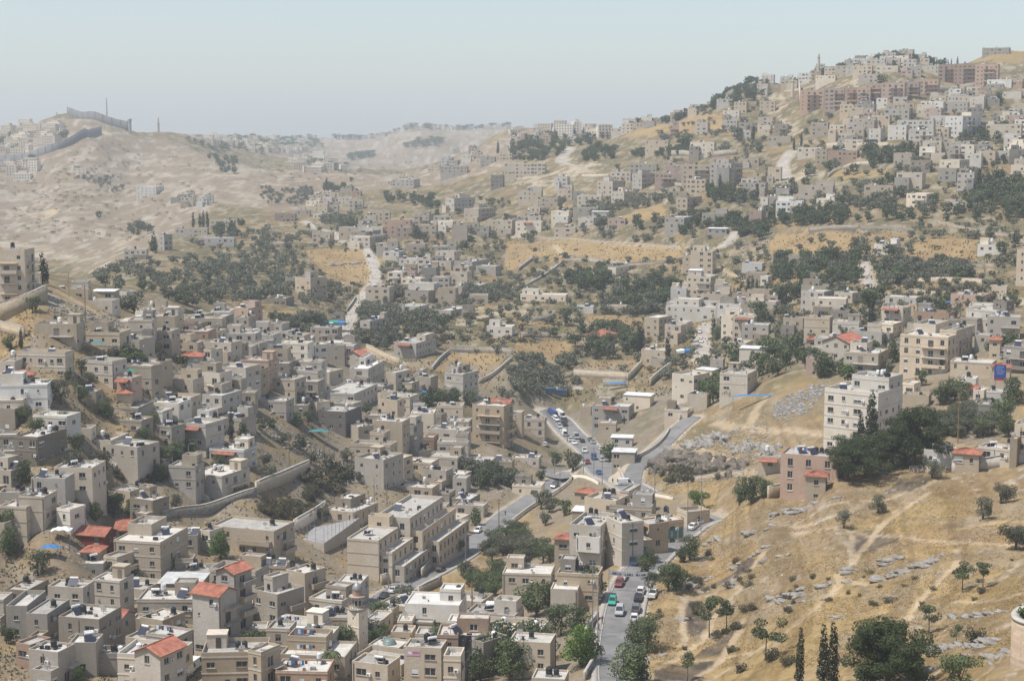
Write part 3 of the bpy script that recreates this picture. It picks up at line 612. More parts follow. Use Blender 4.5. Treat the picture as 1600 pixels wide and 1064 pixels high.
def block(root, ox, oy, L, R, zb, zt, floors, st, fl, rnd, det, rel=0):
    """one box of a building, centred at (ox, oy) of its root; zb, zt heights relative to the root; st wall key; fl option string"""
    T = rnd; H = zt - zb; FH = 3.05
    pitched = 'r' in fl or 'h' in fl; metal = 'm' in fl
    par = 0.0 if (pitched or metal) else (1.0 if 'k' in fl else T.choice((.35, .5, .5, .9)))
    zr = zt - par; m = MB(); wins = []
    nf = max(1, int(round(floors)))
    below = int((zr - nf * FH - zb) / FH)                       # a storey more where the slope falls away
    for fi, (p0, ux, FL, nr) in enumerate(FACES(L, R)):
        p0 = (p0[0] + ox, p0[1] + oy); rects = []
        if not ('N' in fl and fi == 0) and not (fi == 2 and det < 2) and FL > 2.4:
            nw = max(1, int(FL / T.uniform(2.7, 3.9))); sp = FL / nw
            colw = [T.choice((.75, .95, 1.1, 1.3, 1.6, 2.1)) for _ in range(nw)]; jit = [T.uniform(-.35, .35) * (sp > 2.6) for _ in range(nw)]
            if 'A' in fl: colw = [1.25] * nw
            for f in range(nf + max(0, min(below, 1))):
                z = zr - (f + 1) * FH + 1.0
                if z < zb + .6: break
                for k in range(nw):
                    if T.random() < (.2 if f < nf else .65) and 'A' not in fl and 'q' not in fl: continue
                    c_ = (k + .5) * sp + jit[k]; w = min(colw[k], sp - .5); h = T.choice((.9, 1.1, 1.2, 1.3, 1.5)); dz = T.choice((0, 0, .1, -.1))
                    if T.random() < .07 and 'q' not in fl: w, h, dz = .5, .55, .6
                    if 'A' in fl: h = 1.75; dz = -.3
                    if ('B' in fl and fi == 0 or 'C' in fl and fi == 1) and k == nw // 2 and f < nf: w, h, dz = min(1.7, sp - .5), 2.15, -.95
                    rects.append((max(.25, c_ - w / 2), min(FL - .25, c_ + w / 2), z + dz, z + dz + h))
        rects = [r for r in rects if r[1] - r[0] > .35 and r[2] > zb + .2 and r[3] < zr - .1]
        facade(m, p0, ux, FL, zb, zt, nr, rects)
        for r in rects: wins.append((p0, ux, nr, r, fi))
    if par > 0:                                                 # parapet: top and inner faces
        t = .2; x0, x1, y0, y1 = ox - L / 2, ox + L / 2, oy - R / 2, oy + R / 2
        O = [(x0, y0), (x1, y0), (x1, y1), (x0, y1)]; I = [(x0 + t, y0 + t), (x1 - t, y0 + t), (x1 - t, y1 - t), (x0 + t, y1 - t)]
        for k in range(4):
            a, b, c, d = O[k], O[(k + 1) % 4], I[(k + 1) % 4], I[k]
            m.quad((*a, zt), (*b, zt), (*c, zt), (*d, zt)); m.quad((*d, zt), (*c, zt), (*c, zr), (*d, zr))
        m_ = MB(); m_.box(x0 + t + .002, x1 - t - .002, y0 + t + .002, y1 - t - .002, zr - .25, zr)
        rk = 'white' if st == 'w' and T.random() < .5 else 'pale' if T.random() < .72 else 'grey'
        add_child(root, 'roof', m_.mesh('roof', [ROOFS[rk]]))
    elif metal:
        m_ = MB(); o = .25; n_ = max(4, int(L / .6)); xs = np.linspace(-L / 2 - o, L / 2 + o, n_ * 2 + 1); dz = T.uniform(.2, .6)
        for k in range(n_ * 2):
            h0, h1 = (0, .07) if k % 2 == 0 else (.07, 0)
            m_.quad((ox + xs[k], oy - R / 2 - o, zt + .06 + h0), (ox + xs[k + 1], oy - R / 2 - o, zt + .06 + h1), (ox + xs[k + 1], oy + R / 2 + o, zt + dz + h1), (ox + xs[k], oy + R / 2 + o, zt + dz + h0))
        m_.quad((ox - L / 2 - o, oy - R / 2 - o, zt + .05), (ox - L / 2 - o, oy + R / 2 + o, zt + dz - .03), (ox + L / 2 + o, oy + R / 2 + o, zt + dz - .03), (ox + L / 2 + o, oy - R / 2 - o, zt + .05))
        add_child(root, 'roof', m_.mesh('roof', [M_METAL]))
    elif 'h' in fl or 'r' in fl:
        turn = R > L if 'h' in fl else False; rise = (min(L, R) * .22)
        a, b = (R, L) if turn else (L, R)
        g = gable(a, b, zt + .02, rise, .45) if 'h' in fl else hip(a, b, zt + .05, rise, .45)
        add_child(root, 'roof', g.mesh('roof', [M_RED, M_WOOD]), (ox, oy, 0), math.pi / 2 if turn else 0)
        if 'h' in fl:                                           # gable triangles
            for s_ in (-1, 1):
                x = s_ * (a / 2 - .002); tri = [(x, -b / 2, zt), (x, b / 2, zt), (x, 0, zt + rise)]
                if turn: tri = [(-p[1], p[0], p[2]) for p in tri]
                i = len(m.v); m.v += [(p[0] + ox, p[1] + oy, p[2]) for p in tri]; m.f.append((i, i + 1, i + 2) if s_ > 0 else (i + 1, i, i + 2)); m.m.append(0)
        m.quad((ox - L / 2, oy - R / 2, zt), (ox + L / 2, oy - R / 2, zt), (ox + L / 2, oy + R / 2, zt), (ox - L / 2, oy + R / 2, zt))
    add_child(root, 'wall', m.mesh('wall', [WALLS[st]]))
    # windows
    far_w = MB()
    for p0, ux, nr, (xa, xb, za, zb_), fi in wins:
        c_ = (xa + xb) / 2; d = .12; loc = (p0[0] + ux[0] * c_ - nr[0] * d, p0[1] + ux[1] * c_ - nr[1] * d, (za + zb_) / 2); rz = math.atan2(nr[1], nr[0]) + math.pi / 2
        if det >= 1:
            if zb_ - za > 1.9: add_child(root, 'door' if T.random() < .3 else 'window', D_MESH if T.random() < .3 else W_MESH, loc, rz, (xb - xa, 1, zb_ - za))
            else:
                add_child(root, 'window', W_SILL if det > 1 else W_MESH, loc, rz, (xb - xa, 1, zb_ - za))
                if T.random() < .16: q_ = T.uniform(.35, .8) * (zb_ - za); add_child(root, 'shutter', SH_W if T.random() < .6 else D_MESH, (loc[0] + nr[0] * .055, loc[1] + nr[1] * .055, zb_ - q_ / 2), rz, (xb - xa, .8, q_))
        else:
            w = (xb - xa) / 2; h = (zb_ - za) / 2; cz_ = (za + zb_) / 2; u_ = ux
            P_ = lambda a, z: (loc[0] + u_[0] * a, loc[1] + u_[1] * a, z)
            far_w.quad(P_(-w, cz_ - h), P_(w, cz_ - h), P_(w, cz_ + h), P_(-w, cz_ + h), 1)
            far_w.box(loc[0] - abs(u_[0]) * .04 - .02, loc[0] + abs(u_[0]) * .04 + .02, loc[1] - abs(u_[1]) * .04 - .02, loc[1] + abs(u_[1]) * .04 + .02, cz_ - h, cz_ + h, 0)
    if far_w.f: add_child(root, 'window', far_w.mesh('window', MAT_LIST), kind='stuff')
    if det >= 1 and not pitched and T.random() < .45:
        bm = MB(); z = zr - FH + .12; x0, x1, y0, y1 = ox - L / 2 - .07, ox + L / 2 + .07, oy - R / 2 - .07, oy + R / 2 + .07
        for f in range(nf):
            z = zr - f * FH - .02
            if z < zb + 1: break
            bm.box(x0, x1, y0, y0 + .068, z - .12, z + .12); bm.box(x1 - .068, x1, y0 + .069, y1 - .069, z - .12, z + .12); bm.box(x0, x1, y1 - .068, y1, z - .12, z + .12); bm.box(x0, x0 + .068, y0 + .069, y1 - .069, z - .12, z + .12)
        add_child(root, 'string_course', bm.mesh('string_course', [WALLS[st]]))
    if det > 1:
        am = MB()
        for p0, ux, nr, (xa, xb, za, zb_), fi in wins:
            if fi in (0, 1) and T.random() < .16:
                c_ = xb + .55; p_ = (p0[0] + ux[0] * c_ + nr[0] * .22, p0[1] + ux[1] * c_ + nr[1] * .22); w_ = abs(ux[0]) * .38 + abs(nr[0]) * .17; d_ = abs(ux[1]) * .38 + abs(nr[1]) * .17
                add_child(root, 'air_conditioner', AC_M, (p_[0], p_[1], za + .1), math.atan2(nr[1], nr[0]) + math.pi / 2)
        if T.random() < .6:
            p0, ux, FL, nr = FACES(L, R)[T.choice((0, 1))]; x = T.choice((.3, FL - .3, FL * .5)); am.tube([(p0[0] + ox + ux[0] * x + nr[0] * .08, p0[1] + oy + ux[1] * x + nr[1] * .08, zb + .5), (p0[0] + ox + ux[0] * x + nr[0] * .08, p0[1] + oy + ux[1] * x + nr[1] * .08, zr + .1)], .07, 6); add_child(root, 'downpipe', am.mesh('downpipe', [M_RAIL]))
    # balconies
    for key, fi in (('B', 0), ('C', 1)):
        if key in fl:
            p0, ux, FL, nr = FACES(L, R)[fi]; w = min(FL * T.uniform(.45, .75), 9.0); x0 = FL * T.uniform(.2, .5); x0 = min(x0, FL - w)
            for f in range(nf):
                z = zr - (f + 1) * FH
                if z < zb + 1.6: continue
                bm = MB(); dpt = 1.35; solid = T.random() < .45
                ang = math.atan2(ux[1], ux[0]); Mx = Matrix.Translation((p0[0] + ox, p0[1] + oy, 0)) @ Matrix.Rotation(ang, 4, 'Z')
                bm.box(x0, x0 + w, -dpt, -.003, z - .16, z, 0, Mx)
                if solid:
                    bm.box(x0, x0 + w, -dpt, -dpt + .14, z, z + .95, 0, Mx); bm.box(x0, x0 + .14, -dpt + .14, -.003, z, z + .95, 0, Mx); bm.box(x0 + w - .14, x0 + w, -dpt + .14, -.003, z, z + .95, 0, Mx)
                bo = add_child(root, 'balcony', bm.mesh('balcony', [WALLS[st]]))
                if not solid:
                    rm = MB(); rm.box(x0, x0 + w, -dpt + .02, -dpt + .08, z + .9, z + .97, 0, Mx); n_ = max(3, int(w / (.35 if det > 1 else .8)))
                    for k in range(n_ + 1): xx = x0 + .03 + (w - .09) * k / n_; rm.box(xx, xx + .035, -dpt + .03, -dpt + .065, z, z + .9, 0, Mx)
                    add_child(bo, 'railing', rm.mesh('railing', [M_RAIL]))
    # awning strip of red tiles
    if 'R' in fl:
        m_ = gable(min(L * .8, 6), 2.4, 0, .5, .1); add_child(root, 'porch_roof', m_.mesh('porch_roof', [M_RED, M_WOOD]), (ox, oy - R / 2 - 1.0, zt - par - .6))
    # stair house
    if 'P' in fl and min(L, R) > 5:
        a, b = min(3.6, L * .45), min(3.2, R * .45); sx = T.choice((-1, 1)) * (L / 2 - a / 2 - .4); sy = R / 2 - b / 2 - .4
        s_ = MB(); s_.box(ox + sx - a / 2, ox + sx + a / 2, oy + sy - b / 2, oy + sy + b / 2, zr + .002, zr + 2.5); s_.box(ox + sx - a / 2 - .12, ox + sx + a / 2 + .12, oy + sy - b / 2 - .12, oy + sy + b / 2 + .12, zr + 2.5, zr + 2.68)
        st_ = add_child(root, 'stair_house', s_.mesh('stair_house', [WALLS[st]]))
        if det >= 1: add_child(st_, 'door', D_MESH, (ox + sx + .3, oy + sy - b / 2 - .02, zr + 1.05), 0, (.95, 1, 2.0))
    if 'o' in fl:                                               # bare columns waiting for another storey
        for sx in (-1, 0, 1):
            for sy in (-1, 1):
                c_ = MB(); c_.box(-.16, .16, -.16, .16, 0, 1.5); c_.tube([(.05, .05, 1.5), (.09, .06, 2.1)], .02, 4); c_.tube([(-.05, -.05, 1.5), (-.08, -.05, 2.2)], .02, 4)
                add_child(root, 'roof_column', c_.mesh('roof_column', [M_CONC]), (ox + sx * (L / 2 - .5), oy + sy * (R / 2 - .5), zr + .002))
    # things bolted to the roof
    if not pitched and not metal:
        nt_ = int(fl[fl.index('t') + 1]) if 't' in fl and fl[fl.index('t') + 1:fl.index('t') + 2].isdigit() else (T.choice((0, 1, 1, 2)) if L > 4 and R > 4 else 0)
        bx, by = T.uniform(-.3, .3) * L, T.uniform(-.1, .35) * R
        for k in range(nt_):
            x = max(-L / 2 + .9, min(L / 2 - .9, bx + (k % 3) * 1.25)); y = max(-R / 2 + .9, min(R / 2 - .9, by + (k // 3) * 1.25)); s_ = T.uniform(.85, 1.25); up = T.choice((.02, .02, .9))
            o = add_child(root, 'water_tank', TANKW if T.random() < .22 else TANK, (ox + x, oy + y, zr + .35 * s_ + up), 0, (s_, s_, s_ * 1.05))
            if up > .5:
                q_ = MB()
                for a in (-.4, .4):
                    for b in (-.4, .4): q_.box(a - .04, a + .04, b - .04, b + .04, -.35 - up / s_, -.35)
                add_child(o, 'stand', q_.mesh('stand', [M_STEEL]))
        ns = 2 if 's' in fl else (1 if T.random() < .4 and L > 5 and R > 5 else 0)
        for k in range(ns): add_child(root, 'solar_heater', SOLAR, (ox + T.uniform(-.32, .2) * L + k * 2.2, oy + T.uniform(-.25, .1) * R, zr + .003), T.uniform(-.5, .9) + math.pi * (T.random() < .3) - rel)
        ndish = 1 if 'd' in fl or T.random() < (.45 if det else .15) else 0
        for k in range(ndish + (T.random() < .3)): add_child(root, 'satellite_dish', DISH, (ox + T.uniform(-.38, .38) * L, oy + T.uniform(-.4, .2) * R, zr + .003), T.uniform(-.6, .6) + math.pi - rel)
        if det >= 1 and L > 5 and R > 5:                        # low walls, vents, stacked clutter
            q_ = MB()
            for _ in range(T.choice((2, 3, 4, 6))):
                x, y, w, d, h = ox + T.uniform(-.4, .4) * L, oy + T.uniform(-.4, .4) * R, T.uniform(.2, 1.1), T.uniform(.2, .8), T.uniform(.15, .7); q_.box(x - w / 2, x + w / 2, y - d / 2, y + d / 2, zr + .002, zr + h, T.choice((0, 0, 1, 2)))
            add_child(root, 'roof_clutter', q_.mesh('roof_clutter', [WALLS['g'], M_WOOD, M_DARK]), kind='stuff')
            if T.random() < .35:
                q_ = MB(); x, y = ox + T.uniform(-.4, .4) * L, oy + T.uniform(-.4, .4) * R; q_.tube([(x, y, zr), (x, y, zr + 3.2)], .03, 5)
                for k in range(4): q_.tube([(x - .5 + .08 * k, y, zr + 3.1 - .22 * k), (x + .5 - .08 * k, y, zr + 3.1 - .22 * k)], .015, 4)
                add_child(root, 'aerial', q_.mesh('aerial', [M_STEEL]))
        if det >= 1 and T.random() < .18 and L > 6:             # laundry line
            q_ = MB(); x0 = ox - L * .3; y0 = oy - R * .3
            for x in (x0, x0 + 4): q_.tube([(x, y0, zr), (x, y0, zr + 1.9)], .03, 5, 0)
            for k in range(6): q_.quad((x0 + .25 + k * .6, y0, zr + 1.0 + (k % 2) * .25), (x0 + .75 + k * .6, y0 + .03, zr + 1.0 + (k % 2) * .25), (x0 + .75 + k * .6, y0, zr + 1.85), (x0 + .25 + k * .6, y0, zr + 1.85), 1 + k % 3)
            add_child(root, 'laundry_line', q_.mesh('laundry_line', [M_STEEL, M_WHITE, M_BLUE, WALLS['m']]))
    return zr
def extend(root, L, R, zb, zt, fl_, st, fl, T, det, yaw):
    """later additions: a room on the roof, a lower wing in front"""
    if any(k in fl for k in 'rhmPNo') or 'q' in fl: return
    if T.random() < .34 and L > 6.5 and R > 5.5:
        a, b = L * T.uniform(.35, .62), R * T.uniform(.4, .62); block(root, T.choice((-1, 1)) * (L / 2 - a / 2 - .35), R / 2 - b / 2 - .35, a, b, zt - 1.1, zt + 2.35, 1, T.choice((st, st, 'g')), 't0', T, det, yaw)
    if T.random() < .38 and fl_ >= 1.5 and not any(k in fl for k in 'BR'):
        a, b = L * T.uniform(.4, .75), T.uniform(2.4, 4.2); block(root, T.choice((-1, 1)) * (L / 2 - a / 2 + .25), -R / 2 - b / 2 + .02, a, b, zb - .6, zt - T.choice((2.7, 3.0, 3.3)) - (3.05 if fl_ > 2.6 and T.random() < .5 else 0), 1, T.choice((st, st, 'g')), 't0', T, det, yaw)
BUILT = []          # records for labels: dict(obj, u, v, desc)
FOOT = []           # footprints for keeping trees out: (x, y, radius)
def place(t, xl, xc, xr, yt, floors, th, ymin=72):
    """solve where a building stands from its surveyed outline: returns x, y of centre, world yaw, L, R, ground range, top"""
    uL, _ = uv(t, xl, 0); uc, vt = uv(t, xc, yt); uR, _ = uv(t, xr, 0)
    h = floors * 3.05 + .5
    p = hit(uc, vt, h, ymin); Y = p[1]; mpp = (Y * CP - (p[2] + h) * SP) / F
    az = math.atan(p[0] / Y); a = math.radians(th)
    L = (uc - uL) * mpp / math.cos(a) if uc - uL > 2 else 0; R = (uR - uc) * mpp / math.sin(a) if th >= 14 and uR - uc > 2 else 0
    if th > 45 and L < 5 : L = 7.5 if L == 0 else max(L, 5.5)
    if L == 0: L = 8
    L = min(max(L, 3.0), 34); R = min(max(R, 5.5 if R else min(9.5, max(5, L * .75))), 24)
    w = a + az; ex = (math.cos(w), -math.sin(w)); ey = (math.sin(w), math.cos(w))
    cx = p[0] - ex[0] * L / 2 + ey[0] * R / 2; cy_ = p[1] - ex[1] * L / 2 + ey[1] * R / 2
    return cx, cy_, -w, L, R, p[2] + h, Y
def ground_min(cx, cy_, yaw, L, R):
    c, s_ = math.cos(yaw), math.sin(yaw); xs = np.array([-1, 1, 1, -1, 0, 1, 0, -1]) * L / 2; ys = np.array([-1, -1, 1, 1, -1, 0, 1, 0]) * R / 2
    z = ground(cx + xs * c - ys * s_, cy_ + xs * s_ + ys * c); return float(z.min()), float(z.max())
WORD_W = {'b': 'beige stone', 'w': 'pale plastered', 'g': 'grey block', 'p': 'pinkish stone', 't': 'tan stone', 'd': 'dark grey block', 'm': 'maroon clad'}
NUM = ['', 'one', 'two', 'three', 'four', 'five', 'six', 'seven']
LAST = None
def building(spec):
    global LAST
    hand = None
    if '|' in spec: spec, hand = [x.strip() for x in spec.split('|')]
    w = spec.split(); plus = w[0] == '+'
    if plus: w = w[1:]
    t = w[0]; xl, xc, xr, yt, fl_, th = map(float, w[1:7]); st = w[7]; fl = w[8] if len(w) > 8 else ''
    T = random.Random(hash((t, xl, yt)) if False else int(xl * 7 + yt * 13 + xc * 3 + ord(t[1]) * 101 + ord(t[0])))
    if plus:
        root, rx, ry, ryaw, rz, rY = LAST
        # an added block stands on or against its parent: same distance, shifted by the optional amount
        dy = float(fl[fl.index('@') + 1:]) if '@' in fl else 0.0; fl = fl.split('@')[0]
        uc, vt = uv(t, xc, yt); uL = uv(t, xl, 0)[0]; uR = uv(t, xr, 0)[0]; Y = rY + dy; q_ = pt(uc, vt, Y); mpp = (Y * CP - q_[2] * SP) / F
        a = math.radians(th); az = math.atan(q_[0] / Y); L = max(2.5, (uc - uL) * mpp / math.cos(a)); R = (uR - uc) * mpp / math.sin(a) if th >= 14 and uR - uc > 2 else max(3.5, L * .6); R = min(max(R, 2.5), 24)
        wv = -ryaw; ex = (math.cos(wv), -math.sin(wv)); ey = (math.sin(wv), math.cos(wv))
        cx = q_[0] - ex[0] * L / 2 + ey[0] * R / 2; cy_ = q_[1] - ex[1] * L / 2 + ey[1] * R / 2
        dx, dyy = cx - rx, cy_ - ry; ox, oy = dx * math.cos(-ryaw) - dyy * math.sin(-ryaw), dx * math.sin(-ryaw) + dyy * math.cos(-ryaw)
        det = 2 if Y < 460 else 1 if Y < 640 else 0
        block(root, ox, oy, L, R, q_[2] - rz - fl_ * 3.05 - .6, q_[2] - rz, fl_, st, fl, T, det, ryaw); return
    cx, cy_, yaw, L, R, top, Y = place(t, xl, xc, xr, yt, fl_, th)
    z0, z1 = ground_min(cx, cy_, yaw, L, R); zb = min(z0 - .5, top - fl_ * 3.05 - .3)
    if zb < top - fl_ * 3.05 - 9: zb = top - fl_ * 3.05 - 9
    name = 'shed' if 'm' in fl and fl_ < 1.4 else 'apartment_building' if fl_ >= 2.9 else 'bungalow' if fl_ <= 1.25 else 'townhouse' if fl_ >= 2.2 else 'house'
    root = empty(name, (cx, cy_, z0), yaw); det = 2 if Y < 460 else 1 if Y < 640 else 0
    block(root, 0, 0, L, R, zb - z0, top - z0, fl_, st, fl, T, det, yaw)
    LAST = (root, cx, cy_, yaw, z0, Y); extend(root, L, R, zb - z0, top - z0, fl_, st, fl, T, det, yaw)
    FOOT.append((cx, cy_, math.hypot(L, R) * .5, L, R, yaw)); u, v = project(cx, cy_, top - 1.5)
    roofw = 'red gabled roof' if 'h' in fl else 'red hipped roof' if 'r' in fl else 'sheet metal roof' if 'm' in fl else 'balconies' if ('B' in fl or 'C' in fl) else 'bare columns on its roof' if 'o' in fl else 'a stair house on its roof' if 'P' in fl else 'flat roof'
    BUILT.append(dict(o=root, u=u, v=v, name=name, hand=hand, w=WORD_W[st], n=NUM[max(1, min(7, int(round(fl_))))], roof=roofw, Y=Y))
    return root
print('kit', round(time.time() - T0, 1))
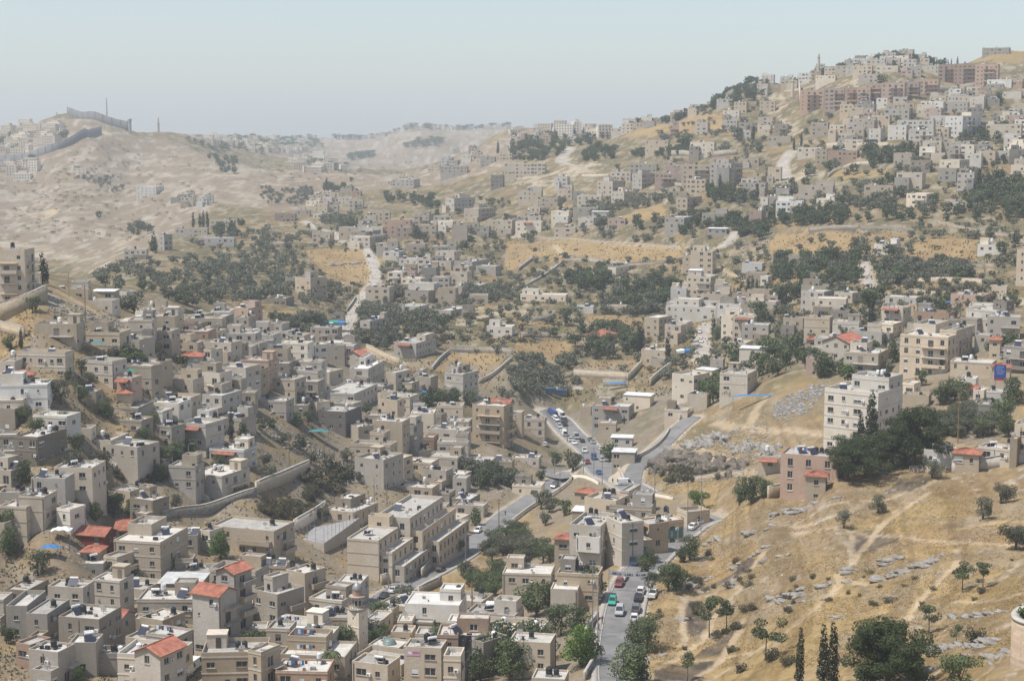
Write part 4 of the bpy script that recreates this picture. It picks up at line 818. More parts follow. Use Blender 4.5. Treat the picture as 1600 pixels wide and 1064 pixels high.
# ------------------------------------------------------------------ the buildings: survey tile, left / near corner / right edge, roof line, storeys, turn, wall, options
HOUSES = '''
S5 705 985 1160 210 2.6 25 b t2s | large beige apartment house with rusty stains behind the red gabled roofs, solar collectors on top
S5 430 640 705 168 2.2 30 m h | maroon clad house with a broad red gabled roof and one small white window
S5 712 950 985 130 1.2 12 t h | long low house under the widest red tiled roof, above the stained apartment house
S5 500 605 625 272 1.2 20 b r | small room under a red hipped roof beside the maroon gabled house
S5 405 635 690 340 1.2 15 g ds
S5 640 720 780 300 2.2 40 b C
S5 300 510 575 487 2 25 b
S5 572 735 822 447 2.6 30 b Pt1 | beige three storey house with an orange floored roof terrace and stair house
S5 35 165 300 505 1.2 30 g t1
S5 40 165 285 600 2 20 g d
S5 165 290 430 650 1.8 25 g t1
S5 560 735 815 685 1.6 35 b h | cream house with red ribbed gable roof overhanging its front, nearest the bottom left
S5 850 1185 1240 560 1.6 12 b s | long beige house with tilted solar collectors below the white metal roof
S5 1185 1345 1435 540 4 38 b hC | tall narrow house with red tiled roof and stacked side balconies beside the alley
S5 1330 1440 1510 400 4.6 40 b hC | tallest narrow house with maroon top storey and red tiled roof
S5 975 1230 1290 468 1.4 15 g m | shed with a large white sheet metal roof beside the maroon topped house
S5 1060 1320 1345 388 1 8 b t2
S5 865 1000 1140 690 1 40 b t1d
S5 900 1090 1170 790 1.8 35 b
S5 610 830 850 890 1.3 12 g dt2 | grey house with pale roof and two dishes beside the red roofed terrace at the bottom
S5 830 985 1140 905 2.6 40 b h | narrow house with a red roof and curved balcony at the bottom edge
S5 430 590 620 825 2 15 g s
S5 100 185 285 840 1.5 45 p
S5 180 355 455 885 2 35 b C
S5 1245 1640 1660 880 1.8 5 b P | long beige house with a laundry roof beside the parked white vans
S5 -80 20 45 560 2 20 b
S1 0 160 248 835 2.6 30 b | beige three storey house with paired windows at the left edge above the green trees
S5 1225 1290 1345 140 1.6 40 w t1 | small white cube house with one window above the school side apartment
S5 1095 1215 1225 165 1.4 10 g s
S6 -285 110 240 140 2.4 28 t CBt1 | long tan apartment house with arched windows beside the sports court
S6 -20 130 298 530 2.2 45 b Ct1d | beige house with long roof terrace railings beside the minaret
S6 185 300 430 400 3 45 b C | square three storey house with stacked balconies between the court and the minaret
S6 0 185 205 355 1.5 10 b s
S6 425 575 700 535 1.3 15 b
S1 -10 290 305 80 2.2 10 w
S1 0 90 180 232 1.6 30 g
S1 430 590 605 125 1.6 20 g
S1 930 1155 1240 168 1.8 25 b t1
S1 1245 1365 1490 150 1.6 30 b
S1 1490 1570 1600 130 2.2 10 b B
S1 640 850 945 225 1 20 g
S1 700 870 945 302 1.6 30 g t2
S1 945 1000 1020 245 1 30 w
S1 950 1055 1110 340 2 40 g d
S1 1105 1265 1380 325 3 35 b Rt1 | tall beige house with a red tiled awning over its terrace beside a dark cypress
S1 1290 1500 1580 485 1.6 25 w R
S1 1170 1365 1540 645 2 35 b PC | beige house with a leafy balcony above the stone retaining wall
S1 -30 100 110 390 1.6 10 g
S1 95 230 410 405 2.2 35 d t3 | old dark grey stone house with three black tanks and laundry at its foot
S1 370 560 575 350 1 15 w
S1 415 680 795 425 1.6 25 b k | long beige house with high parapet and blue shaded arcade beside the dark stone house
S1 0 150 190 742 1 12 b
S1 120 270 350 772 2.4 25 t
S1 350 430 520 850 1.8 40 w
S1 515 685 690 765 1.2 15 b B
S1 680 800 945 738 1.6 40 b
S1 800 940 1040 795 1.8 40 g
T5 -60 150 210 118 5 20 b BCk | six storey apartment block with stacked loggias on the crest at the left edge
T5 190 245 250 262 1.6 5 w
T5 345 540 560 362 1 10 b
T5 465 690 735 432 1.4 20 b kt1
T5 560 700 735 378 1 15 g m
T5 735 780 825 378 1 40 w
T5 845 960 1120 485 1.4 50 b
T5 975 1080 1118 490 1.5 30 w t1
T5 920 1200 1245 585 1.6 15 b R
T5 1250 1330 1440 548 1.6 20 g
T5 1440 1530 1576 535 2 20 b t2
T5 220 470 525 575 2.4 18 b BPt2 | wide beige house with recessed balcony and black tanks below the stone retaining wall
T5 530 735 805 628 2.4 22 b C
T5 115 400 435 750 2.2 25 w k | pale house with a wavy stepped parapet on the left slope
T5 0 90 140 805 1.4 20 w
T5 50 200 215 890 .8 5 t r | small open terrace room under a red tiled roof at the left edge
T5 495 690 780 805 2.4 35 b s
T5 760 930 985 835 2.8 35 t
T5 720 810 865 908 2 30 p R
T5 718 805 820 1005 1 10 t r | little porch house with bright red roof under a teal awning
T5 1080 1215 1265 690 1.6 25 b
T5 1100 1240 1270 778 1.6 15 w r | white house with a red hipped roof halfway up the left slope
T5 1100 1205 1240 872 .8 10 w
T5 1265 1300 1350 735 2.4 40 b
T5 1355 1550 1600 715 1.8 15 b B
T6 0 75 80 565 1.6 5 w
T6 -40 20 50 695 2.2 30 b C
T6 145 345 350 662 1 8 b
T6 70 185 190 708 1 10 g
T6 190 320 385 728 1.6 20 g
T6 320 350 440 705 2 60 w
T6 435 545 550 705 2.6 5 b
T6 545 645 705 770 2 30 t h | tan house with a small red gabled roof at the foot of the white road
T6 45 205 225 818 1.4 12 g
T6 210 320 345 832 1 20 w m
T6 575 690 800 852 2.4 15 w t1 | blank whitewashed house wall catching the light in the middle of the village
T6 800 860 960 875 2.6 35 b C
T6 855 960 1005 938 2.2 25 b A
T6 960 1075 1120 905 2 20 b
T6 1160 1275 1370 885 3.2 30 b | cream four storey house with stepped top below the fenced dry field
+ T6 1165 1245 1270 840 1 30 b t2@6
T6 525 620 685 955 1 30 b
T6 400 605 790 1005 1.8 20 b
T6 0 280 300 962 1.2 10 b
S2 0 185 235 183 2 20 b
S2 235 320 325 208 1.4 8 g
S2 320 375 430 192 1.6 50 b
S2 380 550 650 250 2.6 25 d | block with a blank dark grey side wall standing alone above the gully
S2 480 600 650 198 2.2 30 b
S2 595 630 695 342 1.6 60 b
S2 700 790 810 378 2 20 b
S2 715 900 948 310 3.4 20 b Nt2 | tall windowless beige apartment block above the scrubby gully
S2 750 870 915 178 2.6 25 b
S2 950 1000 1080 493 1 50 g
S2 1060 1280 1325 363 2 20 b
S2 1140 1310 1325 308 1 10 b
S2 1050 1140 1175 268 1.2 20 g
S2 1330 1525 1585 215 4.7 20 t BCq | five storey tan apartment tower with a red roof part beside the main road
+ S2 1420 1560 1585 195 .9 20 t h@7
S3 70 200 210 292 2.6 8 b A
S3 -10 60 75 252 3 10 b
S2 605 785 910 545 2.8 30 b Pt1 | beige house with a roof terrace and dark shop window above the school hall
S2 830 910 945 532 2 30 b
S2 1045 1240 1295 532 1.6 18 b
S2 1030 1170 1210 612 2 25 b t4
S2 1210 1295 1305 658 1.6 15 b
S2 1295 1450 1470 548 .7 8 w
S2 1450 1576 1640 553 1.2 10 b
S2 780 1085 1130 718 1.6 18 b t2
S2 1080 1190 1205 748 1.2 20 b
S2 1040 1170 1175 828 1.4 12 b
S2 1110 1260 1300 905 1.6 25 w
S2 1205 1320 1380 788 1 20 g
S2 1215 1400 1420 828 1 15 b
S2 420 600 755 868 1.3 30 b A | long low school hall with arched windows beside the sports court
S3 490 720 790 218 1.6 12 b R
S3 530 640 645 318 1 5 b
S3 420 485 490 218 1 5 b
S3 610 740 745 412 .8 5 w m
S3 615 755 770 502 1 8 g m
S3 940 1080 1090 238 .8 8 w
S3 0 165 185 535 1 8 b
S3 0 180 195 705 .9 10 w
S3 385 480 510 755 1 30 t r | small house with a red roof at the road junction
S3 445 640 720 795 2 25 b t3
S3 600 860 885 833 1.2 8 b k
S3 745 860 875 778 1 8 g
S3 370 500 515 868 1 12 g m
Z3 185 490 640 262 3.4 15 b Ct2 | four storey apartment house with a grey screened floor beside the street
+ Z3 250 480 515 372 1.0 15 w @-1
Z3 40 180 190 395 2 12 t r | annex with red roof and green lattice beside the street apartment house
Z3 690 700 795 228 3.2 62 w t1 | narrow pale four storey tower with climbing plants on the street
Z3 790 798 955 418 1.4 58 t | garage house with a blue and yellow painted door on the street
Z3 890 965 1095 243 2.2 55 t R
Z3 1065 1075 1305 218 1.6 60 t | row of shops with turquoise shutters along the street
Z3 1330 1345 1560 123 1.2 60 b
Z3 560 800 1030 78 1 20 b k
Z3 0 265 270 882 1.8 6 w | whitish house with one blue window in front of the big black tanks
Z3 60 470 480 735 2 8 t t4 | flat roofed house carrying four big black water tanks beside the street
S6 690 880 915 858 1 25 b t0 | low mosque hall with a small green dome beside the minaret
S6 590 810 880 965 1.4 25 b t0 | mosque porch building with a wide pale flat roof below the green dome
S6 -10 65 70 740 1.4 5 b
S6 65 205 250 740 2 15 b t1
S6 205 320 450 790 1.4 40 b t2d
S6 340 470 510 775 1.6 15 b
S6 120 440 450 1005 1 10 p | low pinkish house with broken rubble roof at the bottom edge beside the palm
S6 -20 30 80 885 2 40 b C
S6 910 1140 1160 860 2 12 t dt2 | tan house with a pink banner on its wall below the street
S6 1180 1260 1265 908 2.4 8 w
S6 1330 1400 1550 825 2 45 g t2
S6 980 1170 1180 775 .8 8 b
S6 1180 1330 1340 695 1 8 w
S6 830 960 985 762 .7 10 b
S6 870 960 965 692 .8 8 w
S6 720 830 840 633 .8 20 b
S6 660 760 845 700 .8 20 b
S6 1400 1530 1540 630 1 10 g m
S6 1500 1576 1640 825 1.4 20 b
S7 -20 235 262 828 1.8 10 b t1
S7 120 325 330 1052 .8 8 b
S7 -60 240 260 405 1 6 b
S4 350 680 830 212 4.6 24 w k | large white five storey apartment block standing above the dry grass hill
+ S4 520 745 830 118 1.2 24 w kt6@6
S4 80 430 460 608 1.6 10 p At3s | rough stone house with arched windows and crowded black tanks at the hill edge
S4 -60 75 80 605 1.2 8 b R
S4 235 355 360 730 1 5 b r | small house with red hipped roof at the edge of the dry grass hill
S4 965 1145 1150 570 1.2 5 w | long white bungalow behind the small olive tree on the hill edge
S4 1145 1300 1390 595 1.2 8 b r | porch with red roof and big windows joined to the white bungalow
S4 1300 1500 1540 560 1.2 20 w t1
S4 830 900 920 155 1.4 20 w d
S4 830 990 1000 228 .8 8 b
S4 1290 1330 1350 195 1 15 w
S4 1350 1470 1480 205 .8 8 w d
S4 1235 1285 1290 188 1 10 b r | little red roofed house behind the tall pine
S4 1300 1440 1450 288 1.4 10 g
S4 1550 1600 1640 405 2.8 10 b
S4 1190 1280 1285 123 1.2 8 w
T8 820 1110 1280 775 3.4 18 b ABCt2 | large four storey stone apartment house with rounded balconies and arched windows
+ T8 1060 1160 1275 735 1 18 b t3@6
T8 1225 1400 1515 615 2.4 30 b C | beige house with corner balcony and a grey block room on the roof at the right
+ T8 1390 1470 1515 555 .9 30 d @4
T8 1090 1225 1230 672 1.4 5 g
T8 1275 1365 1370 763 1.4 8 b
T8 1365 1430 1435 795 1.6 5 t r | narrow porch with a red pyramid roof beside the rounded balcony apartments
T8 1130 1380 1400 935 1.2 8 t
T8 1385 1490 1500 965 1.2 5 t r | open shelter with a red pitched roof behind the blue billboard
T8 470 680 745 875 2.4 15 b Bs
T8 335 500 600 812 2.6 25 b h | beige house with the broad sloping red roof beside the dark trees
T8 240 315 320 793 1 5 b r
T8 235 330 340 905 1.6 10 p
T8 660 770 825 695 1.6 20 w
T8 700 830 880 595 2.2 25 w R
T8 225 380 395 655 2 10 b t2
T8 95 215 220 658 1.6 8 b
T8 400 560 570 683 1 8 w t3
T8 385 500 505 613 .8 5 g
T8 410 520 580 503 1.4 35 b
T8 260 340 345 383 1.4 5 g
T8 655 740 820 205 1.4 30 w P
T8 1295 1440 1450 208 1.2 8 w P
T8 1535 1600 1640 238 4.4 10 t | tall tan apartment building cut by the right edge
T8 0 60 65 523 1.8 5 b
T8 130 300 310 273 .8 5 b
T8 1370 1470 1480 462 1 8 b
T6 240 335 435 293 3 45 b C
T6 180 240 245 288 1.6 5 b
T6 345 455 480 20 1.8 20 b
T6 80 195 205 78 1 10 g
T6 65 185 235 418 1 20 g
T6 575 700 810 33 2 30 b
T6 740 870 880 98 1 10 b
T6 920 1040 1050 93 1 10 p
T6 1070 1230 1240 98 1.4 10 g
T6 1065 1200 1220 188 1.6 15 b
T6 1220 1330 1440 193 1.4 25 b
T6 1195 1300 1305 253 3 20 b
T6 1085 1190 1200 288 2.4 10 b
T6 1230 1380 1450 338 1 20 b B
T6 915 1060 1105 373 1.8 20 t
+ T6 930 1095 1105 328 1 12 w @6
T6 725 860 880 338 1 15 b
T6 875 1010 1065 468 1 20 b
T6 1090 1200 1340 493 1 30 b
T6 1270 1340 1345 463 1.5 5 g
T6 640 700 820 558 2 30 b P
T6 380 540 545 548 .8 5 g
T6 850 985 1110 695 2 25 b R
T6 1420 1576 1600 593 1.4 10 w t2
T7 590 640 765 228 1.6 30 w t1
T7 400 490 500 273 .8 5 w
T7 1100 1235 1280 128 4 12 b t4 | tall grey beige apartment block with a cluster of black tanks on mid slope
T7 1050 1105 1110 158 3 5 b
T7 1075 1225 1270 285 4 15 b B | four storey apartment block with white roof canopy in front of the tall block
+ T7 1085 1165 1170 250 .8 12 w m@4
T7 1165 1330 1345 393 2 12 b B
T7 945 1255 1320 475 1.4 15 w
+ T7 990 1150 1155 425 1 8 w @5
T7 50 330 365 398 .9 8 w
T7 400 500 505 468 1 5 w
T7 580 725 730 468 1 5 b
T7 815 905 985 538 3.2 30 b C | four storey beige apartment house beside the two dark cypresses
T7 940 1040 1075 583 2.4 25 b
T7 445 560 650 653 1.6 30 b r
T7 795 945 950 738 1.6 10 b
T7 1260 1360 1365 548 1 10 g
T7 1360 1490 1500 533 2 12 b R
T7 1410 1576 1600 443 1.2 10 b
T7 1415 1540 1560 203 1 10 w
T7 1530 1576 1600 283 1.4 20 w
T7 1440 1570 1580 263 .8 10 g
T7 985 1120 1240 893 2.8 35 w C | pale house with cream sheet roof room on top above the spur
+ T7 1110 1230 1240 865 .8 12 w m@6
T7 1280 1450 1510 885 2.2 15 b oP
T7 1080 1200 1220 1012 1.4 15 b
T7 685 850 875 1022 1.2 15 w m
T7 1325 1440 1480 693 1.2 15 b
T7 1400 1560 1565 733 1 10 w m
T7 1220 1300 1305 793 1.4 8 b
T3 1097 1245 1260 363 3 10 w t4 | white three storey block with a row of dark tanks high on the slope
T3 820 960 1095 353 2 10 b ot3
T3 1220 1350 1420 493 4.5 25 b C
T3 1045 1220 1230 503 4 8 b B
T3 725 890 900 498 1.6 8 b
T3 880 1045 1050 558 2 5 p B
T3 945 1100 1105 503 1.6 5 p
T3 740 800 880 558 3.4 30 b
T3 610 730 740 548 2 8 b
T3 525 620 700 603 3 25 b
T3 610 690 765 668 2.6 30 w
T3 400 550 560 693 2.2 8 w P
T3 280 370 400 650 2.4 10 b
T3 180 280 370 703 2 25 g
T3 40 180 190 663 2.4 8 b
T3 240 350 370 788 2.4 15 w
T3 20 180 190 853 2 8 w R
T3 0 100 105 833 1.4 5 g
T3 70 170 185 788 1.4 8 b
T3 260 390 400 888 1 5 b
T3 375 540 545 768 1.2 5 b
T3 490 590 600 793 .6 5 w m
T3 940 1060 1130 828 2.4 20 b C
T3 1010 1080 1170 703 2.6 25 b
T3 1170 1320 1330 803 1.6 8 g
T3 1395 1520 1530 463 1.6 8 b
T3 1400 1560 1576 613 2.4 10 b
T3 1530 1576 1640 703 2 20 w
T3 1440 1576 1580 793 1.4 8 g
T3 1205 1320 1328 898 .9 8 g m
T3 685 770 800 208 2.2 15 b o
T3 845 920 965 183 1.4 10 b
T3 975 1050 1085 163 1.6 15 p
T3 1260 1360 1380 98 1.4 10 b
T3 1300 1400 1410 168 2 8 w
T3 1385 1470 1480 293 2 8 b
T3 380 460 470 283 1.2 8 b
T3 610 690 700 253 1.4 8 w
T2 1470 1780 1790 493 2.6 6 w | long white school with rows of windows on the far shoulder
T2 1445 1520 1560 568 3 10 d
T2 1480 1576 1600 433 2 8 b
T2 1380 1470 1480 453 1.6 8 b
T2 1320 1370 1390 403 2 8 b o
T2 1135 1300 1310 513 2 8 b
T2 1060 1130 1140 503 1.6 8 b
T2 835 970 1035 593 2.6 15 b
T2 740 830 840 603 1.4 8 b
T2 880 960 970 573 1.4 8 b
T2 1165 1220 1350 708 3.2 55 b
T2 1280 1370 1495 773 2.8 30 b
T2 980 1080 1090 803 1.6 8 b
T2 1090 1200 1205 818 1.6 5 b
T2 1205 1300 1305 873 3.4 5 b N
T2 1300 1435 1440 883 2 8 g
T2 1450 1576 1600 843 3 15 b
T2 780 950 955 843 3 8 p
T2 630 780 790 888 2 8 b
T2 510 640 650 888 2.2 8 b
T2 665 740 750 813 2.4 8 b
T2 860 1000 1010 888 2 8 p
T2 1000 1110 1115 873 2.6 8 b
T2 575 700 810 948 2.2 25 w
T2 735 870 880 988 1 8 b
T2 920 1040 1050 988 1.2 8 b
T2 345 470 480 918 2 8 b
T2 115 240 250 803 1.6 8 p
T2 250 330 340 783 1.4 8 b
T2 350 470 480 808 .8 8 w
T1 985 1010 1060 933 3 50 b
T1 1235 1440 1450 953 1.6 8 w
T1 1295 1440 1460 843 1.6 8 b
T1 765 900 910 1023 1.6 8 b
T1 1080 1275 1280 893 1.4 8 b
T1 840 960 1030 638 2.6 20 w
T1 450 530 540 523 2 8 w
T4 190 290 300 143 2 8 w
T4 290 420 430 153 1.6 8 b
T4 420 520 525 168 1.6 8 b
T4 525 640 645 168 2 8 b
T4 530 635 640 123 1.8 8 w t2
T4 690 830 870 108 2.4 15 w t3
T4 670 800 820 168 1.6 10 b
T4 950 1055 1060 168 2.6 8 w
T4 80 180 200 258 2 10 b
T4 295 415 420 228 1.4 8 w
T4 560 680 690 223 1.4 8 b
T4 945 1080 1090 388 3 8 w
T4 1090 1230 1240 393 2.4 8 b
T4 1110 1250 1260 353 1.6 8 w
T4 720 870 880 433 2.4 8 b
T4 500 640 650 493 2.4 8 b
T4 640 750 760 473 2 8 b
T4 265 370 380 518 2.6 8 b
T4 380 470 480 533 2.6 8 w
T4 460 590 600 558 2 8 b
T4 800 1020 1030 503 2.6 8 w
T4 870 1020 1040 563 3 10 w B
T4 1095 1200 1310 478 4.6 40 w Ct6 | large white apartment house with arches and a tank covered roof on the upper slope
T4 1350 1560 1565 528 3 6 w P | wide white three storey house with stair tower near the right edge
T4 1050 1210 1300 638 2.4 20 b
T4 935 1030 1040 668 2.4 8 w B
T4 1060 1180 1240 748 3.2 20 w
T4 1170 1270 1280 828 3.2 8 b
T4 795 950 990 828 3 12 b
T4 855 975 1030 958 2 20 w B
T4 880 1000 1010 753 2 8 g
T4 595 770 775 908 2 8 b
T4 190 400 410 908 1.2 8 b
T4 185 330 340 673 1.6 8 w
T4 370 550 560 693 1.4 8 p
T4 1285 1400 1405 693 2.6 8 b
T4 1400 1490 1495 693 2 8 b
T4 1490 1576 1580 683 2.6 8 d
T4 1520 1600 1610 743 1.6 8 b
T4 1355 1500 1510 253 2 8 w
T4 1420 1560 1570 328 1.6 8 w
T4 1480 1600 1610 243 1.4 8 b
T4 0 80 85 793 2.8 8 b
T4 50 210 220 1003 2 8 w
T4 0 60 65 973 2 8 b
T4 300 410 415 988 .8 8 w
T4 50 130 140 923 1.6 8 b
T4 1080 1200 1210 1023 1.2 8 b
T4 0 140 145 603 1.2 8 b
T4 1325 1485 1490 58 1.6 8 g o | lone grey unfinished block with columns on the ridge crest at the right
'''
for ln in HOUSES.strip().split('\n'): building(ln)
# stepped pinkish housing estate on the ridge
EST = '200 345 350 318 4.2;350 470 475 308 4.4;475 550 555 303 4;552 632 636 303 3.8;602 702 706 278 4;702 842 846 273 4.2;842 930 934 268 4;905 1050 1054 253 4.6;1052 1152 1156 160 4.6;1150 1282 1286 155 4.8;1282 1418 1422 158 4.8'
for k, e in enumerate(EST.split(';')):
    r = building('T4 ' + e + ' 8 p Bqk'); d = BUILT[-1]; d['estate'] = k; r.name = 'estate_block'; r['group'] = 'stepped pinkish estate blocks'
print('houses', round(time.time() - T0, 1), len(BUILT), len(bpy.data.objects))
# ------------------------------------------------------------------ more houses where the village is dense
def overlaps(x, y, r):
    return any((x - fx) ** 2 + (y - fy) ** 2 < (r + fr * .66) ** 2 for fx, fy, fr, *_ in FOOT)
def on_road(x, y, pad=.0):
    for (nm, w, sp, kd), q_ in zip(ROADS, ROADPTS):
        if ((q_[:, 0] - x) ** 2 + (q_[:, 1] - y) ** 2).min() < (w * .5 + pad) ** 2: return True
    return False
def in_field(x, y):
    c, r = grid_idx(np.asarray(x / y), np.asarray(y)); return bool(FIELDM[int(round(float(r))), int(round(float(c)))])
def sample_px(spec, rng):
    poly = line(spec); us = [p[0] for p in poly]; vs = [p[1] for p in poly]
    for _ in range(400):
        u, v = rng.uniform(min(us), max(us)), rng.uniform(min(vs), max(vs))
        if bool(in_poly(poly, np.array(u), np.array(v))): return u, v
    return us[0], vs[0]
FILL = ['26|S1 0,100 900,120 1500,330 1100,480 600,330 0,350|20 35', '10|S1 950,60 1576,60 1576,330 1200,160|15 35', '12|S5 0,600 900,480 1100,850 300,1050 0,900|20 40', '14|S2 0,40 700,60 900,200 500,200 0,170|15 35', '10|T5 850,560 1576,620 1576,900 1300,800|10 35', '12|T6 0,600 600,720 560,900 0,900|5 30',
        '14|T2 330,690 700,680 720,800 340,810|0 20', '7|T1 1010,680 1290,740 1250,780 1010,720|0 20', '9|T2 1060,470 1450,380 1576,430 1300,540|0 20', '9|T3 20,340 380,290 600,300 420,380 0,400|0 20', '12|T4 80,170 900,100 900,240 100,270|0 15', '12|T4 480,420 1100,360 1020,640 500,620|0 20', '9|T4 1000,650 1576,700 1576,800 1050,860|0 20',
        '8|T4 1100,340 1576,240 1576,400 1200,460|0 20', '16|S1 0,480 700,420 900,560 700,760 200,780 0,740|20 40', '8|S1 500,560 1100,640 1000,760 600,740|20 40', '12|T4 0,120 1000,90 1000,200 0,260|0 15', '14|T3 900,170 1576,60 1576,360 1000,330|0 20', '10|T3 500,300 900,180 900,260 560,340|0 20', '14|T4 1000,380 1576,260 1576,660 1000,700|0 20', '8|S6 450,620 1100,650 1400,820 700,800|5 30', '7|S7 -200,760 200,800 150,1050 -200,1050|5 30', '8|T7 1300,420 1576,440 1576,700 1260,640|0 20', '7|T2 700,830 1200,840 1150,960 650,930|0 20', '26|S1 -10,130 1576,130 1576,800 900,800 600,620 0,620|20 40', '16|T5 800,520 1576,560 1576,1000 700,1000|10 40', '14|S2 600,260 1330,260 1330,700 1000,900 700,520|5 35', '18|S5 0,500 1576,420 1576,1064 0,1064|20 40', '14|S6 400,640 1576,640 1576,1064 0,1064|5 35', '16|T6 750,150 1576,200 1500,520 700,480|0 30', '16|T7 900,360 1576,420 1500,700 1100,720|0 25', '14|T8 100,540 1500,560 1576,1000 200,900|0 25', '16|T3 200,600 1576,480 1576,900 100,880|0 25', '14|T4 0,560 1576,540 1576,1000 0,1000|0 20', '6|S2 950,480 1500,540 1500,640 1000,620|5 30']
for fspec in FILL:
    cnt, sp, th = fspec.split('|'); rng = random.Random(int(cnt) * 31 + len(sp)); got = 0; tl = sp.split()[0]; th0, th1 = map(float, th.split())
    for _ in range(int(cnt) * 8):
        if got >= int(cnt): break
        u, v = sample_px(sp, rng); p = hit(u, v); Y = p[1]; L = rng.uniform(7, 13); R = rng.uniform(6.5, 10)
        if overlaps(p[0], p[1], math.hypot(L, R) * .46) or on_road(p[0], p[1], 5.5) or in_field(p[0], p[1]): continue
        if 535 < u < 590 and v > 975: continue
        got += 1; fl_ = rng.choice((.9, 1.2, 1.8, 2.2)) if Y < 700 else rng.choice((1.4, 2.0, 2.6)); mpp = Y / F; a = math.radians(rng.uniform(th0, th1)) + math.atan(p[0] / Y)
        z0, z1 = ground_min(p[0], p[1], -a, L, R); top = gz(p[0], p[1]) + fl_ * 3.05 + .5
        st = rng.choice('bbbbbgtwwp'); fl = rng.choice(('', '', '', 'B', 'C', 'P', 's', 'd', 'k')); det = 2 if Y < 460 else 1 if Y < 640 else 0
        root = empty('bungalow' if fl_ < 1.4 else 'townhouse' if fl_ >= 2.2 else 'house', (p[0], p[1], z0), -a); zb = min(z0 - .5, top - fl_ * 3.05 - .3)
        block(root, 0, 0, L, R, zb - z0, top - z0, fl_, st, fl, rng, det, -a); extend(root, L, R, zb - z0, top - z0, fl_, st, fl, rng, det, -a); FOOT.append((p[0], p[1], math.hypot(L, R) * .5, L, R, -a))
        u, v = project(p[0], p[1], top - 1.5); roofw = 'balconies' if fl in ('B', 'C') else 'a stair house on its roof' if fl == 'P' else 'flat roof'
        BUILT.append(dict(o=root, u=u, v=v, name='bungalow' if fl_ < 1.4 else 'townhouse' if fl_ >= 2.2 else 'house', hand=None, w=WORD_W[st], n=NUM[max(1, int(round(fl_)))], roof=roofw, Y=Y))
# ------------------------------------------------------------------ the stepped school
p = hit(*uv('S6', 757, 452)); az = math.atan(p[0] / p[1]); ya = -(math.radians(21) + az)
school = empty('school_building', (p[0], p[1], p[2]), ya); T = random.Random(4)
for (x0, x1, y0, y1, zt, nf, fl) in ((-8.4, 0, 0, 14, 10.6, 3, 'NAqt0'), (0, 3, 1.5, 17, 7.4, 2, 'Aqt0'), (3, 6, 2, 22, 3.9, 1, 'Aqt0'), (-7.5, 2, 17.5, 44, 12.4, 3, 'Aqkt0'), (2, 5, 18.5, 46, 8.9, 2, 'Aqt0'), (5, 8.2, 22.5, 48, 5.4, 1, 'Aqt0'), (-8.2, -2.4, 14.1, 17.4, 13.2, 1, 't0')):
    block(school, (x0 + x1) / 2, (y0 + y1) / 2, x1 - x0 - .01, y1 - y0 - .01, -4, zt, nf, 'b', fl, T, 1, ya)
FOOT.append((p[0] + 3, p[1] + 24, 22, 18, 48, ya))
tag(school, 'long tan school building stepping down in terraces with rows of arched windows', 'school')
# ------------------------------------------------------------------ mosque: minaret and dome
def lathe(m, prof, n=16, mi=0, c=(0, 0)):
    i0 = len(m.v)
    for r, z in prof:
        for k in range(n): t = 2 * math.pi * k / n; m.v.append((c[0] + r * math.cos(t), c[1] + r * math.sin(t), z))
    for j in range(len(prof) - 1):
        for k in range(n): a, b = i0 + j * n + k, i0 + j * n + (k + 1) % n; m.f.append((a, b, b + n, a + n)); m.m.append(mi)
p = hit(*uv('S6', 628, 905)); mi_ = empty('minaret', p, math.radians(-38) - math.atan(p[0] / p[1]))
m = MB(); fs = []
for fi, (p0, ux, FL, nr) in enumerate(FACES(2.9, 2.9)): facade(m, p0, ux, FL, -2, 9.4, nr, [(1.3, 1.62, z, z + .55) for z in (1.5, 4.7, 7.8)], .3)
m.quad((-1.45, -1.45, 9.4), (1.45, -1.45, 9.4), (1.45, 1.45, 9.4), (-1.45, 1.45, 9.4)); m.box(-1.52, 1.52, -1.52, 1.52, 6.2, 6.35); m.box(-1.52, 1.52, -1.52, 1.52, 3.0, 3.12)
add_child(mi_, 'shaft', m.mesh('shaft', [WALLS['w']]))
m = MB(); lathe(m, [(1.5, 9.4), (1.75, 9.8), (2.05, 9.85), (2.05, 10.05), (.1, 10.05)], 8); gb = add_child(mi_, 'gallery', m.mesh('gallery', [WALLS['b']]))
m = MB(); lathe(m, [(1.98, 10.75), (2.02, 10.75), (2.02, 10.82), (1.98, 10.82), (1.98, 10.75)], 8)
for k in range(24): a = 2 * math.pi * k / 24; m.box(1.9 * math.cos(a) - .04, 1.9 * math.cos(a) + .04, 1.9 * math.sin(a) - .04, 1.9 * math.sin(a) + .04, 10.05, 10.76)
add_child(gb, 'railing', m.mesh('railing', [WALLS['p']]))
m = MB(); lathe(m, [(1.05, 10.06), (1.05, 12.0)], 8); add_child(mi_, 'lantern', m.mesh('lantern', [WALLS['b']]))
m = MB()
for k in range(8): a = 2 * math.pi * (k + .5) / 8; m.box(-.22, .22, -.03, .03, 10.5, 11.6, 0, Matrix.Translation((.985 * math.cos(a), .985 * math.sin(a), 0)) @ Matrix.Rotation(a + math.pi / 2, 4, 'Z'))
add_child(mi_, 'lantern_opening', m.mesh('lantern_opening', [M_GLASS]))
m = MB(); lathe(m, [(1.06, 12.0), (1.75, 12.25), (1.75, 12.45), (.95, 12.5)], 8); add_child(mi_, 'cornice', m.mesh('cornice', [WALLS['p']]))
m = MB(); lathe(m, [(.95, 12.5), (.95, 13.7), (1.05, 13.8)], 10); add_child(mi_, 'drum', m.mesh('drum', [WALLS['p']]))
m = MB(); lathe(m, [(1.05, 13.8), (1.0, 14.2), (.75, 14.7), (.3, 15.05), (.06, 15.2), (.05, 16.0), (.12, 16.1), (.02, 16.6)], 14); add_child(mi_, 'cap', m.mesh('cap', [M_STEEL], True))
